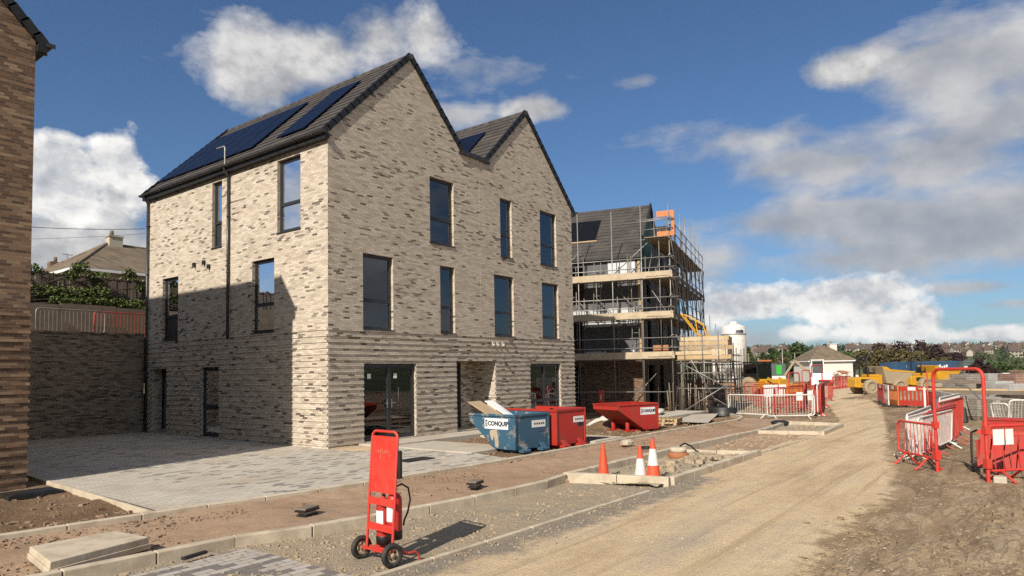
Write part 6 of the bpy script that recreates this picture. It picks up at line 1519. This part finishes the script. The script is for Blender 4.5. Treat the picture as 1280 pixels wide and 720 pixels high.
# cabin, containers, bungalow
cb = thing('site_cabin', 'grey green site cabin with a bright green sign', 'cabin', BP(952, 90), YR+.1)
b_ = MB(); b_.box(0, 3.3, 0, 6, .3, 2.7); b_.build('cabin_body', M['greycont'], cb, bevel=.03); b_ = MB(); b_.box(2.0, 2.75, -.03, -.005, 1.3, 2.5); b_.build('green_sign', M['greensign'], cb); b_ = MB(); b_.box(1.2, 3.25, -.04, -.005, .35, 1.1); b_.build('white_panel', M['sign'], cb)
def container(px, dp, L, mat, lab, marks):
    t = thing('storage_container', lab, 'container', BP(px, dp), YR+.12, 'storage containers beyond the yard')
    b_ = MB(); b_.box(0, L, 0, 2.4, .1, 2.7); n = int(L/.3)
    for k in range(n): b_.box(k*L/n+.06, k*L/n+.2, -.04, -.001, .3, 2.5)
    b_.build('corrugated_body', M[mat], t); b_ = MB(); b_.box(-.05, L+.05, -.07, -.045, 2.5, 2.75); b_.box(-.05, L+.05, -.07, -.045, .1, .3); b_.build('frame_rail', M[mat], t)
    for (x, z, w, h) in marks: b_ = MB(); b_.box(x, x+w, -.09, -.072, z, z+h); b_.build('white_marking', M['sign'], t)
container(1113, 100, 6.0, 'bluecont', 'pale blue container, leftmost of the row', [(2.5, 1.9, .5, .3), (2.5, 1.3, .5, .2)])
container(1147, 98, 6.3, 'bluecont', 'long blue container with white lettering', [(2.6+.35*k, 1.6+.12*((k*7) % 3), .26, .4) for k in range(6)])
container(1204, 98, 3.6, 'greycont', 'green container at the right end of the row', [(.1, 1.7, 1.4, .25)])
hiphouse('white_bungalow', 'white rendered bungalow with a grey hipped roof beyond the road end', BP(1012.5, 104), YR+.0, 6.5, 6.0, -.2, 3.1, 5.4, 'render', 'tile_old', (5.0, 3.2, .55, 1.5, 4.2), ridge=2.8, chim_mat='render')
# low shed and green cladding at right
sh = thing('dark_shed', 'long dark roofed shed with white rooflights below the right horizon', 'shed', BP(1245, 86), YR+.2)
b_ = MB(); b_.box(0, 16, 0, 8, -3, -1.3); b_.build('wall', M['greycont'], sh); b_ = MB(); slope(b_, (-.4, -.5, -1.4), (-.4, 5, .75), V((17, 0, 0))); b_.build('roof', M['tile_slate'], sh)
for x in (.3, 2.3, 4.3, 6.3): b_ = MB(); b_.box(x, x+1.0, 4.9, 5.1, .8, .98); b_.build('rooflight', M['sign'], sh)
b_ = MB(); p = BP(1256, 50); t = thing('green_fence', 'pale green corrugated sheet fence behind the red block pallets', 'fence', p, YR+.1)
for k in range(26): b_.box(k*.18, k*.18+.12, 0, .05, .0, 1.15)
b_.box(0, 4.7, .05, .08, 0, 1.12); b_.build('sheet', M['foil'], t)
M['palegreen'] = plain('pale_green_sheet', (.30, .40, .32), .6, dirt=.4); t.children[0].data.materials[0] = M['palegreen']
for px, dp, h, lb_ in ((930.5, 62, 4.0, 'brown wooden telegraph pole right of the silo'), (936, 66, 3.6, 'second shorter pole right of the silo'), (978.5, 105, 5.2, 'grey lamp column above the site cabin'), (994, 112, 4.6, 'grey lamp column in front of the green trees'), (889, 60, 6.9, 'thin tall pole above the loading bay'), (896, 61, 6.2, 'second thin pole above the loading bay')):
    p = BP(px, dp); b_ = MB(); b_.cyl(p, p+V((0, 0, h)), .1 if dp > 61.5 else .05, .07 if dp > 61.5 else .04, n=8); b_.build('pole', M['oldtimber' if dp < 70 and dp > 61.5 else 'galv'], label=lb_, cat='pole')
# ================================================================= trees
rt = random.Random(17)
def HZ(px, dp): p = D(px, 458, dp); p.z = hill(p.x, p.y); return p
def tree(px, dp, top, w, mat, name, label, n=900, leaf=.6, zb=None, group='trees beyond the site'):
    p = HZ(px, dp)
    if zb is not None: p.z = zb
    zt = D(px, top, dp).z; h = zt-p.z; W_ = w*dp/FPX
    t = thing(name, label, 'tree', p, 0, group)
    cs = []
    k = 9
    for i in range(k):
        a_ = rt.random()*6.3; q = rt.random()**.7*.34; zc = h*rt.uniform(.42, .84); s = 1-abs(zc/h-.55)*.9
        cs.append((W_*q*math.cos(a_)*s*1.1, W_*q*math.sin(a_)*s, zc, W_*rt.uniform(.2, .3)*s, W_*rt.uniform(.2, .3)*s, h*rt.uniform(.14, .2)))
    cs.append((0, 0, h*.84, W_*.2, W_*.2, h*.16)); cs.append((0, 0, h*.5, W_*.36, W_*.34, h*.3))
    m_ = MB(); foliage(m_, cs, n, leaf, rt); m_.build('crown', M[mat], t)
    m_ = MB(); m_.tube([(0, 0, -.5), (.1, .05, h*.3), (0, 0, h*.62)], h*.022+.06, 7)
    for c in cs[:6]: m_.tube([(0, 0, h*.3), (c[0]*.5, c[1]*.5, (h*.3+c[2])/2), c[:3]], .05+h*.007, 5)
    m_.build('trunk', M['bark'], t)
    return t
G1 = 'green trees behind the site cabin'
for i, (px, dp, tp, w, mt, lb_) in enumerate(((998, 185, 428, 44, 'leaf_green', 'tallest rounded green tree behind the site cabin'), (980, 190, 436, 30, 'leaf_green', 'green tree left of the tallest one behind the cabin'), (966, 200, 434, 18, 'leaf_dark', 'dark round tree above the cabin roof'), (1012, 175, 434, 30, 'leaf_dark', 'dark green tree left of the white bungalow roof'), (955, 210, 440, 16, 'leaf_dark', 'small dark tree left of the cabin'), (934, 90, 436, 16, 'leaf_green', 'green tree just right of the silo'), (990, 150, 450, 34, 'leaf_dark', 'low dark tree directly behind the lamp columns'), (1008, 140, 452, 26, 'leaf_dark', 'low dark bushy tree at the bungalow corner'), (974, 170, 446, 26, 'leaf_brown', 'brownish low tree behind the cabin'), (1033, 190, 429, 16, 'leaf_dark', 'dark treetop over the bungalow ridge'), (1042, 210, 431, 14, 'leaf_brown', 'brown treetop beside the bungalow chimney'), (1062, 160, 438, 24, 'leaf_green', 'green tree right of the bungalow'))):
    tree(px, dp, tp, w, mt, 'tree', lb_, 1300 if i == 0 else 800, .75, group=G1)
TL = ['brown leaved tree behind the first dumper', 'brown leaved tree left of the blue containers', 'wide brown leaved tree above the pale blue container', 'brown leaved tree above the long blue container', 'olive tree at the right end of the containers']
for i, (px, dp, tp, w) in enumerate(((1080, 135, 436, 30), (1100, 140, 433, 36), (1124, 138, 434, 40), (1150, 142, 438, 40), (1176, 140, 446, 36))): tree(px, dp, tp, w, 'leaf_brown', 'tree', TL[i], 1100, .55, group='brown trees behind the containers')
PL = ['copper tree above the first dumper', 'highest copper tree in the row', 'copper tree right of the highest one', 'copper tree sloping down to the town', 'lowest copper tree at the end of the row']
for i, (px, dp, tp, w) in enumerate(((1098, 185, 428, 34), (1124, 190, 425, 38), (1150, 190, 424, 36), (1172, 185, 430, 34), (1192, 175, 440, 30))): tree(px, dp, tp, w, 'leaf_purple', 'copper_tree', PL[i], 1100, .7, group='copper trees behind the brown ones')
tree(1224, 70, 446, 26, 'leaf_purple', 'copper_tree', 'dark copper bush tree standing behind the soil heap', 1500, .3, group='copper bushes'); tree(1238, 66, 458, 22, 'leaf_purple', 'copper_tree', 'smaller dark copper bush beside the shed roof', 1100, .3, group='copper bushes')
GL = ['green tree behind the dark copper bush', 'green tree above the left end of the shed', 'green tree above the middle of the shed', 'green tree above the shed near the edge', 'green tree cut by the right picture edge']
for i, (px, dp, tp, w) in enumerate(((1236, 170, 451, 34), (1254, 160, 452, 34), (1270, 165, 450, 34), (1286, 160, 452, 32), (1300, 165, 451, 30))): tree(px, dp, tp, w, 'leaf_green', 'tree', GL[i], 800, .65, zb=-6, group='green trees above the shed')
# distant hillside scrub as one mass
m_ = MB(); cs = []
for k in range(420):
    px = rt.uniform(925, 1330); dp = rt.uniform(240, 1050)
    p = HZ(px, dp); s = rt.uniform(2., 4.5)*(.6+dp/700); cs.append((p.x, p.y, p.z+s*.35, s*1.6, s, s*.7))
foliage(m_, cs, 9500, 2.3, rt); m_.build('distant_woodland', M['leaf_dark'], kind='stuff', label='scattered dark trees and hedges over the distant hillside')
m_ = MB(); cs = []
for k in range(150):
    px = rt.uniform(925, 1350); dp = rt.uniform(1200, 3300)
    p = HZ(px, dp); cs.append((p.x, p.y, p.z+4, rt.uniform(20, 60), 14, 7))
foliage(m_, cs, 5000, 11, rt); m_.build('distant_woodland', M['leaf_dark'], kind='stuff', label='dark wooded far ridge on the horizon')
# town houses
def townhouse(wm, rm, label, group):
    t = thing('town_house', label, 'house', (0, 0, 0), 0, group)
    b_ = MB(); b_.box(-5, 5, -4, 4, -3, 5.2); b_.add([(-5, -4, 5.2), (-5, 4, 5.2), (-5, 0, 8.4)], [(0, 2, 1)]); b_.add([(5, -4, 5.2), (5, 4, 5.2), (5, 0, 8.4)], [(0, 1, 2)]); b_.build('wall', M[wm], t)
    b_ = MB(); slope(b_, (-5.3, -4.5, 4.9), (-5.3, 0, 8.5), V((10.6, 0, 0)), .2); slope(b_, (-5.3, 4.5, 4.9), (-5.3, 0, 8.5), V((10.6, 0, 0)), .2); r = b_.build('roof', M[rm], t)
    b_ = MB(); b_.box(2.8, 4, -.5, .5, 7.8, 10.2); b_.build('chimney', M['brick_warm'], r)
    for x in (-3.4, -.6, 2.2):
        for z in (.8, 3.4): b_ = MB(); b_.box(x, x+1.3, -4.06, -4.002, z, z+1.2); b_.build('window', M['anth'], t)
    return t
M['redroof'] = plain('brown_red_roof', (.12, .085, .065), .9, dirt=.4, dscale=.5); M['brickfar'] = plain('brick_far', (.22, .16, .12), .9, dirt=.3, dscale=.5)
M['townwall'] = plain('town_wall', (.48, .44, .38), .9, dirt=.3, dscale=.4); M['towncream'] = plain('town_wall_cream', (.36, .32, .25), .9, dirt=.3, dscale=.4)
protos = [townhouse('townwall', 'redroof', 'white walled house with red brown roof in the distant hillside town', 'white walled town houses'), townhouse('towncream', 'redroof', 'cream walled house with brown roof in the distant hillside town', 'cream walled town houses'), townhouse('brickfar', 'redroof', 'brown brick house in the distant hillside town', 'brick town houses'), townhouse('render', 'tile_slate', 'white walled house with grey roof in the distant hillside town', 'white and grey town houses')]
first = [True]*4; cnt = 0; pts_t = []
bands = [(1062, 1110, 520, 680, 20), (940, 985, 480, 600, 12), (1178, 1320, 520, 980, 110), (1110, 1178, 640, 900, 12)]
for (pa, pb, da, db, n_) in bands:
    for k in range(n_):
        for _t in range(30):
            px = rt.uniform(pa, pb); dp = rt.uniform(da, db); p = HZ(px, dp)
            if all((p-q).length > 12 for q in pts_t): break
        pts_t.append(p); j = rt.choice([0, 1, 1, 2, 2, 2, 3]); sc_ = rt.uniform(.6, .9)*(.9 if p.length < 600 else 1)
        rz = YR+rt.choice([0, PI/2, .3, -.3, .8])
        o = protos[j] if first[j] else dup(protos[j]); first[j] = False
        o.location = p; o.rotation_euler = (0, 0, rz); o.scale = (sc_,)*3
# ================================================================= camera, sun, sky
cam = bpy.data.cameras.new('camera'); co = bpy.data.objects.new('camera', cam); COL.objects.link(co); S.camera = co
cam.sensor_width = 36; cam.lens = FPX/1280*36; cam.shift_y = (PCY-360)/1280; cam.clip_start = .1; cam.clip_end = 20000
mx = Matrix(((RT.x, UP.x, -FW.x, CAM.x), (RT.y, UP.y, -FW.y, CAM.y), (RT.z, UP.z, -FW.z, CAM.z), (0, 0, 0, 1))); co.matrix_world = mx
SD = V((1., .2, -.715)).normalized()          # direction the sunlight travels
sl = bpy.data.lights.new('sun', 'SUN'); so = bpy.data.objects.new('sun', sl); COL.objects.link(so)
sl.energy = 5.; sl.angle = math.radians(.53); sl.color = (1., .91, .79)
so.rotation_euler = SD.to_track_quat('-Z', 'Y').to_euler()
wd = bpy.data.worlds.new('World'); S.world = wd; wd.use_nodes = True; nt = wd.node_tree; nt.nodes.clear(); b = NB(nt)
sky = b.n('ShaderNodeTexSky', sky_type='NISHITA', sun_disc=False); sky.sun_elevation = math.asin(-SD.z); sky.sun_rotation = math.atan2(-SD.x, -SD.y)
sky.altitude = 60; sky.air_density = 1.0; sky.dust_density = .6; sky.ozone_density = 2.2
vec = b.n('ShaderNodeTexCoord').outputs['Generated']
x, y, z = b.sep(vec)
az = b.m('ARCTAN2', x, y); el = b.m('ARCSINE', z)
P = b.comb(az, el, 0.)
def azel(px, py):
    q = ray(px, py).normalized(); return math.atan2(q.x, q.y), math.asin(q.z)
def blobs(lst):
    out = None
    for (px, py, rx, ry, w) in lst:
        a, e = azel(px, py); a2, _ = azel(px+rx, py); _, e2 = azel(px, py-ry)
        d = b.vm('MULTIPLY', b.vm('SUBTRACT', P, (a, e, 0)), (1/abs(a2-a), 1/abs(e2-e), 0))
        v = b.m('MULTIPLY', b.m('SUBTRACT', 1., b.vm('LENGTH', d)), w)
        out = v if out is None else b.m('SMOOTH_MAX', out, v, .25)
    return out
def field(off):
    v = vec if off is None else b.vm('ADD', vec, off)
    v = b.vm('MULTIPLY', v, (1, 1, 1.45))
    n1 = b.noise(v, 5.0, 9, .52); return n1
tosun = (-SD*.035)
n0 = field(None); n1 = field(tuple(tosun))
fine = b.noise(b.vm('MULTIPLY', vec, (1, 1, 1.3)), 22, 6, .6)
soft = [(325, 78, 78, 60, 1.05), (400, 66, 85, 50, 1.0), (470, 55, 75, 46, 1.0), (525, 45, 50, 40, .95), (665, 138, 34, 16, .8), (150, 240, 50, 50, 1.1), (100, 300, 110, 40, 1.1), (55, 318, 80, 40, 1.), (1050, 88, 55, 24, .85)]
white = [(85, 225, 70, 62, 1.15), (150, 205, 50, 50, 1.1), (60, 235, 60, 50, 1.05), (170, 245, 32, 40, .8), (950, 378, 95, 40, 1.15), (1040, 380, 110, 44, 1.25), (1105, 405, 85, 32, 1.1), (900, 395, 60, 40, .9), (1235, 418, 90, 16, .8), (1000, 415, 90, 22, .8)]
sc_w = None
grey = [(430, 80, 140, 40, .6), (110, 300, 130, 42, 1.2), (60, 320, 90, 40, 1.),
        (665, 138, 36, 17, .75), (585, 141, 40, 12, .6), (1050, 88, 60, 24, .75), (1085, 70, 60, 20, .7), (1205, 75, 110, 50, .95), (1265, 60, 80, 50, .9), (795, 102, 22, 9, .5),
        (900, 180, 130, 34, .95), (1010, 205, 170, 36, .9), (1180, 200, 150, 40, .8), (1250, 150, 110, 44, .85), (1270, 240, 140, 50, .9),
        (980, 280, 150, 34, .95), (1110, 290, 200, 38, .95), (1250, 300, 170, 40, .95), (900, 320, 80, 40, .8), (1040, 325, 230, 24, .8), (1220, 358, 90, 11, .75), (1270, 379, 50, 7, .7), (1130, 398, 60, 14, .6), (900, 420, 140, 24, 1.0), (780, 430, 90, 20, .6)]
mw = blobs(white); mg = blobs(grey); ms = blobs(soft)
# clouds elsewhere round the sky (behind the camera too)
bg = b.m('SUBTRACT', b.noise(b.vm('MULTIPLY', vec, (1, 1, 2.2)), 2.1, 6, .55), .5)
fwd = b.vm('DOT_PRODUCT', vec, tuple(_F))
bgm = b.m('SUBTRACT', b.m('MULTIPLY_ADD', bg, 5., .45), b.range(fwd, .05, .5, .0, 3.))
mg = b.m('MAXIMUM', mg, bgm)
def dens(m_, n, amp, k):
    t = b.m('ADD', m_, b.m('MULTIPLY', b.m('SUBTRACT', n, .5), amp)); return t
nd = b.noise(b.vm('MULTIPLY', vec, (1, 1, 1.3)), 13, 8, .6); nd1 = b.noise(b.vm('MULTIPLY', b.vm('ADD', vec, tuple(tosun*.4)), (1, 1, 1.3)), 13, 8, .6)
sv = b.vm('MULTIPLY', vec, (1, 1, 3.2)); ns = b.noise(sv, 6.5, 9, .6, dist=.3)
n0w = b.m('MULTIPLY_ADD', b.m('SUBTRACT', nd, .5), .55, n0); n1w = b.m('MULTIPLY_ADD', b.m('SUBTRACT', nd1, .5), .55, n1)
n0g = b.m('MULTIPLY_ADD', b.m('SUBTRACT', ns, .5), .9, n0); n1g = b.m('MULTIPLY_ADD', b.m('SUBTRACT', ns, .5), .9, n1)
dw = dens(mw, n0w, 2.2, 1); dw1 = dens(mw, n1w, 2.2, 1); dg = dens(mg, n0g, 2.4, 1); dg1 = dens(mg, n1g, 2.4, 1)
aw = b.range(b.m('ADD', dw, b.m('MULTIPLY', fine, .35)), -.0+.22, .36+.22-.1); ag = b.range(b.m('ADD', dg, b.m('MULTIPLY', fine, .35)), .0, .8)
ds = dens(ms, n0w, 2.2, 1); ds1 = dens(ms, n1w, 2.2, 1); as_ = b.range(b.m('ADD', ds, b.m('MULTIPLY', fine, .4)), .1, .62); ls = b.m('ADD', b.m('MULTIPLY', b.m('SUBTRACT', ds, ds1), 1.3), .5)
lw = b.m('ADD', b.m('MULTIPLY', b.m('SUBTRACT', dw, dw1), 1.5), .55)
lg = b.m('ADD', b.m('MULTIPLY', b.m('SUBTRACT', dg, dg1), 1.2), .5)
thick = b.range(dg, .4, 1.6)
elf = b.range(el, .0, .3)
cw = b.ramp(lw, [(.0, (.42, .45, .50)), (.35, (.62, .63, .65)), (.6, (.86, .85, .83)), (1., (1.05, 1.03, .99))])
cg = b.ramp(lg, [(.0, (.28, .295, .33)), (.4, (.41, .415, .43)), (.7, (.56, .55, .545)), (1., (.70, .685, .66))])
cg = b.mix(b.m('MULTIPLY', thick, .45), cg, (.27, .295, .345))
skc = b.mix(1., sky.outputs[0], (.66, .86, 1.08), 'MULTIPLY')
SKY = .075
skc = b.vm('SCALE', skc, SKY)
c = b.mix(b.m('MULTIPLY', ag, .9), skc, b.vm('SCALE', cg, .95))
cs_ = b.ramp(ls, [(0., (.30, .31, .34)), (.4, (.48, .48, .49)), (.65, (.66, .65, .64)), (1., (.82, .80, .77))]); c = b.mix(b.m('MULTIPLY', as_, .93), c, b.vm('SCALE', cs_, .95))
c = b.mix(aw, c, b.vm('SCALE', cw, .92))
bgn = b.n('ShaderNodeBackground'); nt.links.new(c, bgn.inputs[0]); bgn.inputs[1].default_value = 1.
o_ = b.n('ShaderNodeOutputWorld'); nt.links.new(bgn.outputs[0], o_.inputs[0])
wd.cycles.sampling_method = 'MANUAL'; wd.cycles.sample_map_resolution = 1024
S.view_settings.view_transform = 'Standard'; S.view_settings.look = 'None'; S.view_settings.exposure = EXPO; S.view_settings.gamma = 1
S.view_settings.use_curve_mapping = False
S.cycles.max_bounces = 6; S.cycles.transparent_max_bounces = 12; S.cycles.use_denoising = False; S.cycles.caustics_reflective = False; S.cycles.caustics_refractive = False
bpy.context.view_layer.update()

hz = bpy.data.meshes.new('haze'); hb = MB(); hb.box(-7500, 7500, -7500, 7500, -60, 160); ho = hb.build('haze', [], kind='stuff')
m, nt2 = newmat('haze_air'); vo_ = nt2.nodes.new('ShaderNodeVolumePrincipled'); oo = nt2.nodes.new('ShaderNodeOutputMaterial'); nt2.links.new(vo_.outputs[0], oo.inputs['Volume'])
vo_.inputs['Color'].default_value = (.72, .83, .97, 1); vo_.inputs['Density'].default_value = HAZE; vo_.inputs['Anisotropy'].default_value = .2
ho.data.materials.append(m); S.cycles.volume_bounces = 0
